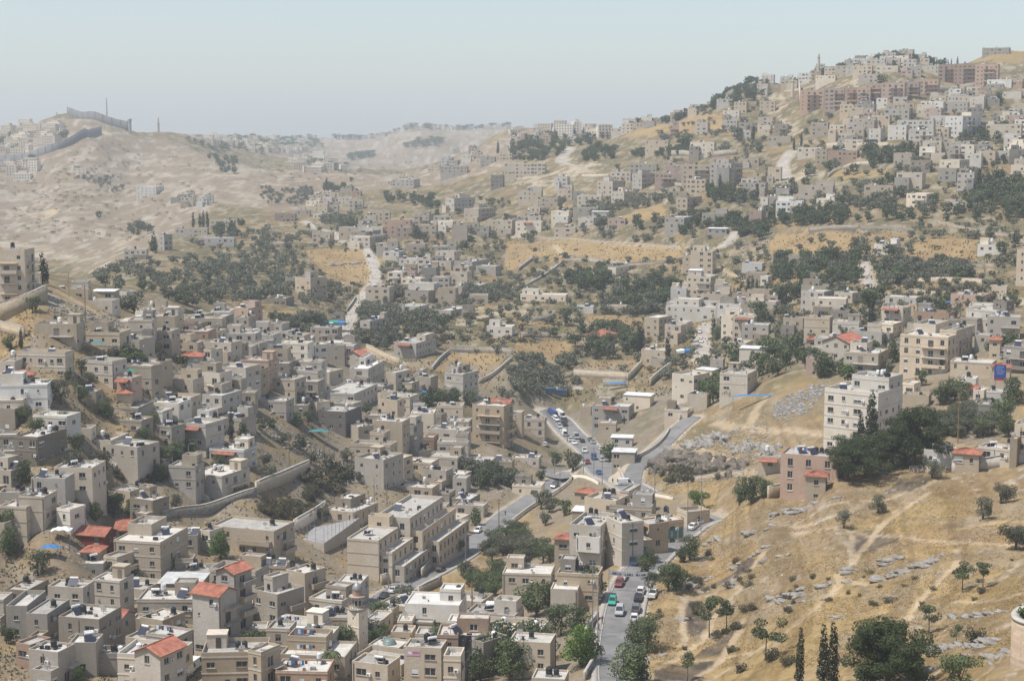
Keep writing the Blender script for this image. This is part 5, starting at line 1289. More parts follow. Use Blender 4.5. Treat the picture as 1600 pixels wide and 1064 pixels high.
tag(mi_, 'square stone minaret with a railed gallery and small domed cap', 'minaret'); FOOT.append((p[0], p[1], 2.5, 3, 3, 0))
mosque = next(d['o'] for d in BUILT if d['hand'] and 'small green dome beside' in d['hand'])
rf = next(c for c in mosque.children if c.name.startswith('roof')); bb = max(v.co.z for v in rf.data.vertices)
m = MB(); lathe(m, [(1.4, 0), (1.4, .25), (1.3, .3), (1.2, .6), (.95, .9), (.5, 1.15), (.1, 1.25)], 18); add_child(mosque, 'dome', m.mesh('dome', [flat('green_dome_sheet', (.17, .23, .21), .35)], True), (0, 0, bb))
print('mosque', round(time.time() - T0, 1))
# ------------------------------------------------------------------ plants
def leaves(blobs, n, size, rng, up=.0, shell=.55, flat_=1.0):
    """leaf cards spread through a set of ellipsoids (x, y, z, rx, rz)"""
    B = np.array(blobs, float); wt = (B[:, 3] ** 2 * B[:, 4]); k = rng.choice(len(B), n, p=wt / wt.sum())
    d = rng.normal(size=(n, 3)); d /= np.linalg.norm(d, axis=1)[:, None]; r = shell + (1 - shell) * rng.rand(n) ** .6
    c = B[k, :3] + d * r[:, None] * np.stack([B[k, 3], B[k, 3], B[k, 4]], 1)
    nr = d * .8 + rng.normal(size=(n, 3)) * .55 + np.array([0, 0, up]); nr /= np.linalg.norm(nr, axis=1)[:, None]
    a = np.cross(nr, rng.normal(size=(n, 3))); a /= np.linalg.norm(a, axis=1)[:, None]; b = np.cross(nr, a)
    s = size * rng.uniform(.6, 1.3, n)[:, None]; a *= s; b *= s * .6
    V = np.stack([c - a, c - b * .9, c + a, c + b * .9], 1).reshape(-1, 3); return V, np.arange(4 * n).reshape(n, 4)
def tree_meshes(kind, seed, lod):
    """unit sized tree, about 5 m tall: crown arrays and trunk builder"""
    rng = np.random.RandomState(seed); R_ = random.Random(seed); m = MB(); k = lod
    if kind == 'olive':
        bl = [(R_.gauss(0, 1.0), R_.gauss(0, 1.0), R_.uniform(1.3, 3.9), R_.uniform(.75, 1.2), R_.uniform(.6, .95)) for _ in range(14)]
        V, Fc = leaves(bl, (1900, 520)[k], (.16, .34)[k], rng); m.tube([(0, 0, -.4), (.1, .05, .8), (.05, 0, 1.7)], [.3, .22, .17], 7)
        for b in bl[:5]: m.tube([(.05, 0, 1.5), (b[0] * .6, b[1] * .6, 2.2), (b[0], b[1], b[2])], [.14, .09, .04], 5)
    elif kind == 'leafy':
        bl = [(R_.gauss(0, .85), R_.gauss(0, .85), R_.uniform(1.2, 4.3), R_.uniform(.75, 1.25), R_.uniform(.65, 1.1)) for _ in range(16)]
        V, Fc = leaves(bl, (2000, 520)[k], (.17, .34)[k], rng, .2); m.tube([(0, 0, -.4), (.06, .03, 1.0), (.0, .05, 2.2)], [.2, .15, .11], 7)
        for b in bl[:5]: m.tube([(.0, .05, 1.7), (b[0], b[1], b[2])], [.09, .03], 5)
    elif kind == 'cypress':
        bl = [(R_.gauss(0, .08), R_.gauss(0, .08), z, .62 * (1 - ((z - 1.6) / 4.2) ** 2 if z > 1.6 else .75 + .25 * z / 1.6) * R_.uniform(.85, 1.1) + .06, .5) for z in np.linspace(.5, 4.7, 12)]
        V, Fc = leaves(bl, (1500, 380)[k], (.12, .22)[k], rng, .4, .6); m.tube([(0, 0, -.4), (0, 0, 1.2)], [.12, .09], 6)
    elif kind == 'pine':
        bl = [(R_.gauss(0, .95), R_.gauss(0, .95), R_.uniform(1.5, 4.5), R_.uniform(.6, 1.0), R_.uniform(.4, .62)) for _ in range(26)]
        V, Fc = leaves(bl, (11000, 700)[k], (.085, .3)[k], rng, .6, .45); m.tube([(0, 0, -.4), (.1, .0, 1.4), (.0, .1, 3.6)], [.2, .16, .06], 8)
        for b in bl[:9]: m.tube([(.07, .03, max(1.2, b[2] - 1.0)), (b[0], b[1], b[2])], [.08, .025], 5)
    elif kind == 'sapling':
        bl = [(R_.gauss(0, .7), R_.gauss(0, .7), R_.uniform(2.3, 4.5), R_.uniform(.4, .9), R_.uniform(.35, .65)) for _ in range(10)]
        V, Fc = leaves(bl, (850, 260)[k], (.16, .3)[k], rng, .2); m.tube([(0, 0, -.3), (.05, .02, 1.5), (0, 0, 3.4)], [.09, .07, .045], 6)
        for b in bl[:4]: m.tube([(0, 0, 2.7), (b[0], b[1], b[2])], [.04, .015], 4)
    elif kind == 'palm':
        V, Fc = [], []; m.tube([(0, 0, -.4), (.1, 0, 1.6), (.05, .05, 3.3)], [.26, .2, .18], 9); Vv = []
        for j in range(26):
            a = j * 2.4; el = R_.uniform(.1, 1.2); P0 = Vector((.05, .05, 3.3)); prev = None
            for s_ in range(7):
                t = s_ / 6; q_ = P0 + Vector((math.cos(a) * t * 1.9 * math.cos(el * .6), math.sin(a) * t * 1.9 * math.cos(el * .6), math.sin(el) * t * 1.6 - t * t * 1.7))
                sd = Vector((-math.sin(a), math.cos(a), 0)) * .2 * math.sin(math.pi * min(1, t * .9 + .12))
                if prev is not None: Vv += [tuple(prev[0] - prev[1] - Vector((0, 0, .12))), tuple(prev[0]), tuple(q_), tuple(q_ - sd - Vector((0, 0, .12))), tuple(prev[0]), tuple(prev[0] + prev[1] - Vector((0, 0, .12))), tuple(q_ + sd - Vector((0, 0, .12))), tuple(q_)]
                prev = (q_, sd)
        V = np.array(Vv); Fc = np.arange(len(V)).reshape(-1, 4)
    else:   # shrub
        bl = [(R_.gauss(0, .7), R_.gauss(0, .7), R_.uniform(.3, 1.3), R_.uniform(.5, .9), R_.uniform(.45, .8)) for _ in range(7)]
        V, Fc = leaves(bl, (650, 200)[k], (.15, .3)[k], rng); m.tube([(0, 0, -.3), (0, 0, .7)], [.1, .05], 5)
    return V, Fc, m
PROTO = {}
def proto(kind, mat, lod, var):
    key = (kind, mat.name, lod, var)
    if key not in PROTO:
        V, Fc, m = tree_meshes(kind, 100 + var * 7 + len(kind), lod)
        crown = mesh_np('crown', V, Fc, [mat]); trunk = m.mesh('trunk', [M_BARK], True)
        n0 = len(V); tv = np.array(m.v); t4 = np.array([f for f in m.f if len(f) == 4]) + n0; tn = [f for f in m.f if len(f) != 4]
        both = mesh_np('tree', np.concatenate([V, tv]), [Fc, t4], [mat, M_BARK], [0] * len(Fc) + [1] * len(t4))
        PROTO[key] = (crown, trunk, both, V, Fc)
    return PROTO[key]
NAMES = {'olive': 'olive_tree', 'leafy': 'leafy_tree', 'cypress': 'cypress_tree', 'pine': 'pine_tree', 'sapling': 'young_tree', 'palm': 'palm_tree', 'shrub': 'shrub'}
CATS = {'olive': 'olive tree', 'leafy': 'tree', 'cypress': 'cypress', 'pine': 'pine', 'sapling': 'young tree', 'palm': 'palm', 'shrub': 'shrub'}
BASEH = {'olive': 4.7, 'leafy': 5.0, 'cypress': 5.0, 'pine': 4.9, 'sapling': 4.8, 'palm': 4.6, 'shrub': 1.7}
PLANTS = []      # (px height, kind, mat, x, y, z, scale xyz, label, group)
def plant(kind, x, y, h, label, group=None, mat=None, wide=1.0, rng=random):
    s = h / BASEH[kind]; mat = mat or {'olive': L_OLIVE, 'leafy': L_LEAFY, 'cypress': L_CYP, 'pine': L_PINE, 'sapling': L_LEAFY, 'palm': L_LEAFY, 'shrub': L_SCRUB}[kind]
    PLANTS.append((h * F / y, kind, mat, x, y, gz(x, y) - .05, (s * wide, s * wide, s), label, group, rng.randrange(3), rng.uniform(0, 6.28)))
# single trees that can be told apart
ONE = '''leafy S1 160,690 6|olive S1 460,655 7|olive S1 640,645 7|olive S1 550,690 5|leafy S1 950,585 5.5|leafy S1 1020,570 5|olive S1 1110,580 5|leafy S1 1185,625 6|cypress S1 1425,435 9|fresh S1 1490,400 4|olive S1 375,200 7|olive S1 550,115 5|leafy S1 385,325 4|leafy S1 590,925 5|leafy S1 700,900 6|fresh S1 800,880 4|olive S1 1085,835 3.5
leafy S5 60,290 7|leafy S5 235,415 5.5|fresh S5 1362,310 7|olive S5 475,735 6|leafy S5 40,830 4|leafy S5 10,210 8|olive S5 850,480 5|leafy S5 1200,880 3.5|fresh S5 500,1064 3
leafy S2 30,370 4|fresh S2 110,360 4|leafy S2 250,345 5|leafy S2 320,330 4.5|olive S2 160,440 4|olive S2 270,480 5|olive S2 340,575 4|olive S2 435,600 5|olive S2 50,580 4|olive S2 60,680 5|olive S2 590,660 5.5|olive S2 650,680 4.5|olive S2 560,550 4.5|leafy S2 690,265 4|leafy S2 800,470 4|cypress S2 1070,215 8|leafy S2 1350,945 5.5|fresh S2 970,835 3|olive S2 500,640 5|olive S2 250,200 4
leafy S3 255,580 6|olive S3 375,610 8|leafy S3 600,560 7.5|leafy S3 570,390 4.5|cypress S3 690,325 3.5|leafy S3 180,680 4.5|olive S3 230,870 5|olive S3 180,850 6|leafy S3 320,890 5|olive S3 205,945 4.5|leafy S3 1400,820 6|leafy S3 1480,810 7|leafy S3 1545,780 6|fresh S3 1155,870 6|fresh S3 1170,150 6|leafy S3 1240,200 8|leafy S3 1330,100 8|leafy S3 1260,140 7|fresh S3 645,885 3
leafy S6 1235,290 6.5|leafy S6 960,395 4.5|olive S6 930,575 5|olive S6 865,640 4|olive S6 1150,605 3|olive S6 1270,610 3|leafy S6 530,900 6|leafy S6 495,905 5|olive S6 1000,700 4|palm S6 460,1050 7|palm S6 425,925 4|leafy S6 1420,1020 8|leafy S6 1510,960 9|fresh S6 770,795 3|leafy S6 1380,1064 6|leafy S6 1560,1060 8
leafy S7 150,670 8.5|leafy S7 190,620 7|leafy S7 480,590 8.5|leafy S7 440,560 7|leafy S7 300,780 6.5|leafy S7 390,780 6|leafy S7 100,970 9|leafy S7 30,1030 7|fresh S7 430,970 8|leafy S7 480,950 6|leafy S7 648,330 6|sapling S7 830,440 7|leafy S7 830,440 5.5|sapling S7 862,540 5|leafy S7 960,510 6|leafy S7 1010,500 6.5|leafy S7 1095,315 6|leafy S7 830,885 7|leafy S7 790,860 6|leafy S7 720,1075 7.5|leafy S7 800,1070 6.5|sapling S7 1215,795 8|sapling S7 1320,755 6.5|sapling S7 1565,935 7.5|sapling S7 1080,1064 5|leafy S7 1060,330 4|shrub S7 1480,625 1.4|shrub S7 1415,1005 1.6|shrub S7 1125,460 2
sapling S8 1196,510 5.4|sapling S8 1324,485 4.4|sapling S8 990,775 4.8|sapling S8 1160,845 3.2|cypress S8 195,1130 10|cypress S8 340,1120 10|cypress S8 395,1125 10.5|olive S8 1525,255 5|olive S8 1585,245 5.2|shrub S8 30,930 2|shrub S8 1265,830 2.4|shrub S8 120,970 1.3|shrub S8 140,960 1.4|shrub S8 1315,525 1|shrub S8 780,1060 2|leafy S8 1180,1150 5.5
olive S4 1435,893 5.4|olive S4 1325,988 5|olive S4 680,948 4.4|olive S4 465,1042 4|olive S4 1010,735 5.2|olive S4 960,690 3.6|cypress S4 570,580 10.5|cypress S4 632,590 16|cypress S4 655,585 10|leafy S4 1060,290 7|leafy S4 1150,260 7.5|leafy S4 1220,270 6|leafy S4 1500,290 8|leafy S4 1440,440 8|leafy S4 1480,480 6|fresh S4 490,150 6|cypress S4 1168,125 4|leafy S4 320,120 8|olive S4 730,100 5|leafy S4 940,170 5
cypress T8 635,742 13|leafy T8 40,900 9|leafy T8 180,900 9|leafy T8 100,960 8|leafy T8 60,1010 7|leafy T8 310,1000 8|leafy T8 480,1010 6|fresh T8 530,1050 4|leafy T8 770,930 7|leafy T8 1390,890 5.5|leafy T8 1450,860 6|leafy T8 1500,840 5|leafy T8 1060,640 6|leafy T8 1180,590 5|olive T8 980,620 6|leafy T8 600,600 8|leafy T8 110,590 10|leafy T8 160,540 9|leafy T8 70,560 8|olive T8 530,240 7|leafy T8 600,290 6|olive T8 390,240 5|olive T8 260,200 4|olive T8 320,190 5|leafy T8 740,280 6|olive T8 880,240 5|leafy T8 1530,220 6|leafy T8 1440,270 6|olive T8 1060,170 5|olive T8 950,190 4|cypress T8 720,860 5|leafy T8 440,940 6|leafy T8 870,960 6|olive T8 1050,990 5
cypress T7 565,405 11|cypress T7 780,770 13|cypress T7 800,740 12|cypress T7 958,810 13|cypress T7 690,410 8|cypress T7 1455,400 9|cypress T7 1480,405 10|cypress T7 1505,400 8|cypress T7 1240,650 10|leafy T7 330,590 9|leafy T7 270,660 6|leafy T7 1260,680 7|leafy T7 1100,690 6|leafy T7 500,720 8|leafy T7 600,740 8|leafy T7 690,730 7|leafy T7 390,720 6|leafy T7 1370,820 9|leafy T7 1500,560 9|leafy T7 1550,590 8|leafy T7 440,330 6|leafy T7 130,280 5|olive T7 630,620 6|olive T7 700,640 6|fresh T7 1190,980 7|leafy T7 1270,1030 8|leafy T7 1330,1060 8|leafy T7 1520,900 9|leafy T7 1470,960 7
cypress T5 265,332 10|cypress T5 290,330 7|olive T5 825,512 8|leafy T5 200,510 5|leafy T5 65,740 5|cypress T5 130,730 6|fresh T5 415,930 3|leafy T5 500,880 4|olive T5 1150,560 5|leafy T5 940,140 8|cypress T5 945,130 12|cypress T5 960,140 10
cypress T2 622,925 11|cypress T2 1490,440 14|cypress T2 435,650 12|leafy T2 985,960 9|leafy T2 730,1060 7|cypress T3 1485,352 12|cypress T3 1280,655 10|cypress T3 1510,725 11|cypress T3 1120,150 9|cypress T3 590,345 9|leafy T3 1380,350 9|leafy T3 1060,410 13|cypress T3 400,370 8
cypress T4 205,665 10|cypress T4 160,690 9|leafy T4 380,830 8|leafy T4 260,830 7|leafy T4 690,300 10|cypress T4 1168,105 9|cypress T4 1040,105 7|cypress T4 1110,110 6|cypress T4 1130,110 7|cypress T4 1420,410 8|leafy T4 1430,400 9|cypress T4 1220,940 11|cypress T4 1300,930 12|cypress T4 1410,920 12|cypress T4 1440,920 11|leafy T4 150,200 9|leafy T4 840,150 8
cypress T1 1190,890 12|cypress T1 1232,890 11|cypress T1 1253,890 13|cypress T1 1277,890 12|leafy T1 1290,470 9|leafy T1 200,490 10|leafy T1 405,330 10|leafy T1 612,840 8'''
DIRW = ['right of', 'above and right of', 'above', 'above and left of', 'left of', 'below and left of', 'below', 'below and right of']
LAND = [('the minaret', 558, 975), ('the stepped school', 605, 850), ('the sports court', 515, 848), ('the tan apartment tower', 775, 660), ('the road junction', 888, 745), ('the street apartment house', 920, 855), ('the big white apartment block', 1350, 640), ('the rounded balcony apartments', 1470, 550), ('the tall pine', 1430, 665), ('the white bungalow', 1465, 715),
        ('the rough stone house', 1250, 730), ('the dark cliff', 1100, 710), ('the steep side road', 1045, 690), ('the stained apartment house', 250, 860), ('the nearest red gable roof', 172, 955), ('the maroon topped house', 358, 900), ('the dark grey stone house', 60, 690), ('the white red roofed house', 300, 560), ('the crest apartment block', 25, 430), ('the blank grey block', 520, 655),
        ('the windowless apartment block', 612, 680), ('the whitewashed blank house', 575, 590), ('the stepped cream house', 718, 600), ('the white road', 580, 425), ('the blue and green tarpaulin', 517, 508), ('the fenced dry field', 735, 570), ('the tank topped tall block', 1095, 410), ('the twin dark cypresses', 1000, 535), ('the village street', 1097, 535), ('the lone tall cypress', 1361, 495), ('the broad red sloping roof', 1315, 530),
        ('the long white school', 815, 262), ('the ridge road bend', 878, 250), ('the white tank row block', 1098, 230), ('the large upper white house', 1500, 195), ('the pinkish ridge estate', 1400, 140), ('the sloping white lane', 1229, 260), ('the ridge crest block', 1557, 75), ('the dirt field track', 930, 377), ('the concrete wall hilltop', 155, 200), ('the far slope orchard', 460, 310), ('the leafy lane', 1353, 430), ('the tall tan edge building', 1595, 430), ('the bottom edge palm', 517, 1050)]
ORD = ['', 'second ', 'third ', 'fourth ', 'fifth ', 'sixth ', 'seventh ', 'eighth ', 'ninth ', 'tenth ', 'eleventh ', 'twelfth ', 'thirteenth ', 'fourteenth ', 'fifteenth ', 'sixteenth ']
def locate(items, head):
    """items: list of (u, v, obj, text). Gives each a label that counts it off from a landmark"""
    buck = {}
    for it in items:
        u, v = it[0], it[1]; nm, lu, lv = min(LAND, key=lambda L: (u - L[1]) ** 2 + ((v - L[2]) * 1.4) ** 2); d = math.hypot(u - lu, (v - lv) * 1.4)
        k = int(((math.degrees(math.atan2(lv - v, u - lu)) + 22.5) % 360) // 45); buck.setdefault((nm, k), []).append((d, it))
    for (nm, k), L in buck.items():
        L.sort(key=lambda x: x[0])
        for i, (d, it) in enumerate(L):
            o_ = ORD[i] if i < len(ORD) else f'{i + 1}th '
            yield it, f'{it[3]}, {o_ if i else "nearest "}{"one" if i else head} {DIRW[k]} {nm}'
WHAT = {'olive': 'grey green olive tree', 'leafy': 'green broadleaved tree', 'fresh': 'bright green tree', 'cypress': 'dark narrow cypress', 'pine': 'dark pine', 'sapling': 'thin trunked young tree', 'palm': 'feathery palm', 'shrub': 'low shrub'}
rng = random.Random(21); items = []
for it in ONE.replace('\n', '|').split('|'):
    k, t, xy, h = it.split(); x, y = map(float, xy.split(',')); u, v = uv(t, x, y); q_ = hit(u, min(v, 1140)); h = float(h)
    plant('leafy' if k == 'fresh' else k, q_[0], q_[1], h, WHAT[k], None, L_FRESH if k == 'fresh' else None, rng.uniform(.85, 1.1) * (.62 if k == 'cypress' and t in ('S8',) else .85 if k == 'cypress' else 1), rng)
# the big pines
for t, x, y, h, wd, lb in (('S8', 735, 1130, 11.5, 1.05, 'big spreading pine in front at the foot of the dry hill'), ('S8', 640, 1140, 9.5, 1.0, 'lower pine leaning against the big spreading pine in front'), ('S8', 860, 1150, 8.5, 1.05, 'dark pine flank behind the big spreading pine in front'), ('S4', 900, 675, 16, .95, 'tall dark pine towering beside the big white apartment block'),
                           ('S4', 845, 640, 12, .95, 'pine partly behind the tall dark pine, toward the white block'), ('S4', 480, 755, 9, 1.3, 'low spreading pine next to the rough stone house'), ('S4', 600, 735, 9.5, 1.3, 'spreading pine in the middle of the clump below the white block'), ('S4', 690, 690, 10, 1.2, 'pine between the low clump and the tall dark pine'), ('S4', 520, 640, 7.5, 1.4, 'pine at the foot of the white block wall'), ('S4', 1010, 620, 8, 1.0, 'pine on the bungalow side of the tall dark pine'), ('S4', 420, 700, 6, 1.3, 'small pine crowding the wall of the rough stone house'), ('S4', 770, 660, 9, 1.2, 'pine filling the gap beside the tall dark pine trunk')):
    u, v = uv(t, x, y); q_ = hit(u, min(v, 1150)); plant('pine', q_[0], q_[1], h, lb, 'HAND', None, wd, rng)
# groves and scattered trees: kind, number, height range, outline, shared words
ZONES = '''olive|110|4 6|T5 560,330 760,200 1200,180 1576,180 1576,480 1250,480 840,440|grey green olive tree in the wide grove beyond the left crest
olive|45|4 6|T6 0,20 230,30 250,260 230,420 0,480|olive tree on the grove slope left of the white road
olive|22|4 6|T6 100,540 400,530 400,640 150,640|olive tree in the clump by the blue and green tarpaulin
olive|44|4 6|T6 640,470 1100,530 1180,640 900,640 620,620|olive tree between the foot of the white road and the terrace houses
olive|14|4 6|T6 600,640 850,700 820,740 640,690|olive tree below the foot of the white road
olive|28|4 6|T6 1250,370 1576,380 1576,440 1250,440|olive tree in the row below the terrace houses
olive|16|4 6|T6 700,350 920,380 900,430 700,420|olive tree right beside the white road bend
leafy|30|5 8|T7 560,420 800,330 1030,330 1030,460 760,540 620,500|tree in the green belt in front of the tank topped tall block
olive|30|4 6|T7 600,380 900,380 1000,470 760,560 500,520|olive tree in the green belt in front of the tank topped tall block
leafy|20|5 8|T7 260,300 560,270 560,400 380,380|tree in the wood left of the tall block
olive|55|2.5 4.5|T7 0,790 400,790 330,930 60,1000 0,1000|small olive tree on the terraces below the fenced dry field
leafy|12|5 8|T7 400,640 760,640 780,760 460,780|tree around the red roofed house by the cypresses
olive|60|4 6|T8 620,330 1250,330 1250,420 640,470|olive tree in the grove right of the leafy lane
leafy|46|5 8|T8 60,300 560,300 600,450 200,480 40,420|tree in the wood left of the leafy lane
leafy|32|5 7|T8 0,0 470,20 460,100 0,90|tree along the upper terrace above the dry fields
leafy|14|5 7|T8 340,500 420,540 700,560 600,600 400,560|tree by the house below the leafy lane
leafy|20|4 7|T8 470,20 1576,0 1576,60 480,80|tree along the upper terrace above the dry fields
olive|34|3.5 5|S4 1030,400 1300,320 1400,340 1400,490 1040,500|olive tree in the silvery grove behind the white bungalow
leafy|20|5 8|T4 580,690 880,690 880,780 600,780|tree in the dark wood among the upper slope houses
leafy|15|5 8|T4 1200,570 1450,570 1440,630 1210,620|tree before the wide white upper house
leafy|40|5 8|T4 1340,900 1576,900 1576,1064 1200,1064|tree in the wood at the right edge of the slope
olive|44|4 6|T4 0,940 800,930 800,1064 0,1064|olive tree among the houses of the upper slope
leafy|28|5 8|T3 0,390 330,410 260,480 0,480|tree in the wood by the ridge road
leafy|24|5 8|T3 430,410 640,400 640,480 450,500|tree in the wood beyond the ridge road bend
leafy|18|5 7|T3 770,440 1100,410 1090,440 780,470|tree on the terrace below the white tank row block
olive|24|4 6|T3 560,740 940,700 900,760 560,800|olive tree in the row above the dirt track field
leafy|26|4 7|T3 1180,650 1500,690 1450,740 1200,720|tree in the dip right of the slope apartments
olive|16|4 6|T3 360,800 640,780 600,890 440,890|olive tree among the houses above the dirt track
leafy|22|4 7|T3 1040,830 1400,820 1400,890 1050,890|tree around the shed by the side track
leafy|18|5 7|T3 1370,890 1576,870 1576,950 1400,950|tree above the side track
leafy|40|5 8|T3 620,250 1000,120 1576,-60 1576,40 1100,200 640,300|tree along the skyline of the ridge shoulder
leafy|26|5 8|T4 80,140 900,90 1100,110 900,170 80,260|tree among the skyline houses
olive|40|3 5|T3 800,300 1576,120 1576,300 900,360|olive tree on the bare upper slope
leafy|30|6 9|T3 1100,130 1360,50 1576,30 1576,90 1250,160|tree on the skyline ridge
leafy|26|6 9|T3 0,350 250,310 600,310 560,380 0,400|tree on the far shoulder of the ridge
leafy|16|5 8|T2 400,640 600,640 580,690 420,680|tree in the far valley wood
leafy|10|5 8|T2 510,890 620,880 600,940 520,940|tree beside the far blank walled house
olive|16|4 6|T2 390,830 620,820 600,870 400,870|olive tree by the far lane
leafy|16|5 8|T2 700,700 840,690 1150,730 1150,780 980,760 760,740|tree on the slope beneath the far shoulder
olive|46|3 5|T2 30,650 350,650 350,760 30,740|small olive tree of the far slope orchard
olive|22|4 7|T1 430,570 640,570 780,660 700,680|tree in the hollow of the bare far hill
leafy|16|6 9|T1 1270,460 1480,490 1500,540 1380,540|tree in the clump on the flank of the bare far hill
leafy|14|5 8|T1 790,900 930,890 930,940 800,940|tree at the foot of the bare far hill
leafy|14|5 8|T1 1300,900 1480,880 1480,960 1300,960|tree around the far valley houses
olive|40|3.5 5|S6 1385,160 1576,140 1760,200 1820,340 1576,330 1390,310|olive tree in the dense garden between valley road and street
leafy|16|3 5|S6 1200,440 1576,380 1576,520 1300,520|tree in the garden beside the valley road
olive|24|3.5 5|S2 1310,600 1576,600 1576,725 1310,720|olive tree in the grove behind the road corner houses
leafy|14|4 6|S2 880,180 1310,180 1300,225 940,230|tree below the stepped cream house
olive|26|2.5 4|S3 0,40 480,40 400,160 0,170|small olive tree above the crowded main road
shrub|44|1.2 2.6|S2 20,830 300,800 400,900 230,930 20,900|dark shrub on the steep bank above the sports court
shrub|34|1.2 2.6|S2 280,640 560,640 540,780 300,800|dark shrub in the gully above the sports court
shrub|26|1 2|S1 650,600 1050,640 1000,700 760,680|shrub on the bank behind the stone retaining wall
shrub|40|1 2|S3 830,580 1300,600 1400,660 1000,700|shrub on the dark cliff
shrub|30|.5 1.1|S8 0,330 400,300 1576,300 1576,640 400,640 0,620|small bush on the dry hill
shrub|40|.8 1.6|S7 900,250 1500,350 1400,900 950,900 850,700|small bush on the lower dry hill by the street
shrub|420|1.0 2.4|P 440,360 1000,400 1590,340 1590,480 1000,560 540,520|bush on the dry middle slope
olive|330|2.5 4.8|P 440,340 1000,400 1590,340 1590,480 1100,600 500,520|olive tree scattered on the middle slope
shrub|40|1.5 3|T6 640,480 1500,560 1560,700 700,680|bush on the dry middle slope
leafy|20|3.5 6|S1 0,100 1500,200 1500,700 100,720|tree in the courtyards of the left slope village
leafy|14|3.5 6|T5 850,560 1576,700 1576,1000 600,900|tree in the courtyards below the left crest
leafy|14|4 6|T8 100,820 1000,900 800,1040 100,1040|tree among the houses below the broad red roof
leafy|12|4 6|S6 -300,600 400,640 1100,700 1500,950 -300,950|tree in the courtyards of the lower village
olive|140|3 5.5|P 300,370 620,330 900,300 1250,300 1250,370 700,400 500,480 300,460|olive tree scattered below the far shoulder
olive|150|3 5.5|P 1000,260 1300,180 1600,170 1600,340 1100,340|olive tree scattered on the upper slope
leafy|26|4 7|P 620,330 800,300 1200,300 1200,370 700,390|tree between the middle slope houses
leafy|30|4 7|P 1180,230 1600,230 1600,330 1200,330|tree between the upper slope houses'''
def inside_house(x, y, pad):
    for fx, fy, fr, L, R, yw in FOOT:
        dx, dy = x - fx, y - fy
        if dx * dx + dy * dy > (fr + pad) ** 2: continue
        c, s_ = math.cos(-yw), math.sin(-yw); lx, ly = dx * c - dy * s_, dx * s_ + dy * c
        if abs(lx) < L / 2 + pad and abs(ly) < R / 2 + pad: return True
    return False
for z in ZONES.split('\n'):
    k, cnt, hr, sp, words_ = z.split('|'); h0, h1 = map(float, hr.split()); rng = random.Random(len(sp) * 7 + int(cnt)); cl = [sample_px(sp, rng) for _ in range(max(2, int(cnt) // 5))]
    for i in range(int(int(cnt) * (1.0 if sp[:2] in ('S8', 'S7', 'S1', 'S6', 'T1') else 1.6))):
        for _ in range(12):
            u, v = sample_px(sp, rng)
            if rng.random() < .25: c_ = rng.choice(cl); u, v = c_[0] + rng.gauss(0, 9), c_[1] + rng.gauss(0, 4)
            q_ = hit(u, v); h = rng.uniform(h0, h1)
            if not inside_house(q_[0], q_[1], h * .22) and not on_road(q_[0], q_[1], 1.5) and (not in_field(q_[0], q_[1]) or rng.random() < .06): break
        else: continue
        plant(k, q_[0], q_[1], h, words_, words_ + 's', rng.choice((None, None, None, L_LEAFY if k == 'olive' else L_DRY if k == 'shrub' else L_OLIVE)), rng.uniform(.85, 1.2), rng)
LIMIT = 285; cnt = {}; far_v, far_f, far_n = {}, {}, {}; singles = {}
for ph, kind, mat, x, y, z, sc, label, group, var, rz in sorted(PLANTS, key=lambda p: -p[0]):
    nm = NAMES[kind]; cnt[nm] = cnt.get(nm, 0) + 1; lod = 0 if y < 470 else 1
    crown, trunk, both, V, Fc = proto(kind, mat, lod, var)
    if cnt[nm] > LIMIT:
        idx = (np.arange(0, len(V) // 4, 3)[:, None] * 4 + np.arange(4)).ravel() if lod else np.arange(len(V)); Vq = V[idx]; ctr = np.repeat(Vq.reshape(-1, 4, 3).mean(1), 4, 0); V = ctr + (Vq - ctr) * (1.6 if lod else 1); Fc = np.arange(len(V)).reshape(-1, 4); c, s_ = math.cos(rz), math.sin(rz); W_ = V * np.array(sc); W_ = np.stack([W_[:, 0] * c - W_[:, 1] * s_ + x, W_[:, 0] * s_ + W_[:, 1] * c + y, W_[:, 2] + z], 1)
        key = nm; n0 = far_n.get(key, 0); far_v.setdefault(key, []).append(W_); far_f.setdefault(key, []).append(Fc + n0); far_n[key] = n0 + len(V); continue
    if ph > 22:
        o = empty(nm, (x, y, z), rz); o.scale = sc; add_child(o, 'trunk', trunk); add_child(o, 'crown', crown)
    else:
        o = link(nm, both, None, (x, y, z), rz); o.scale = sc
    if group == 'HAND': tag(o, label, CATS[kind])
    elif group: tag(o, label, CATS[kind], group)
    else:
        u, v = project(x, y, z); singles.setdefault((kind, label), []).append((u, v, o, label)); o['category'] = CATS[kind]
for (kind, lb), L in singles.items():
    for it, txt in locate(L, 'one'): it[2]['label'] = txt
for key in far_v:
    o = link('distant_' + key + 's', mesh_np('distant_' + key + 's', np.concatenate(far_v[key]), np.concatenate(far_f[key]), [{'olive_tree': L_OLIVE, 'shrub': L_SCRUB}.get(key, L_LEAFY)])); tag(o, kind='stuff')
print('plants', round(time.time() - T0, 1), cnt, len(bpy.data.objects))
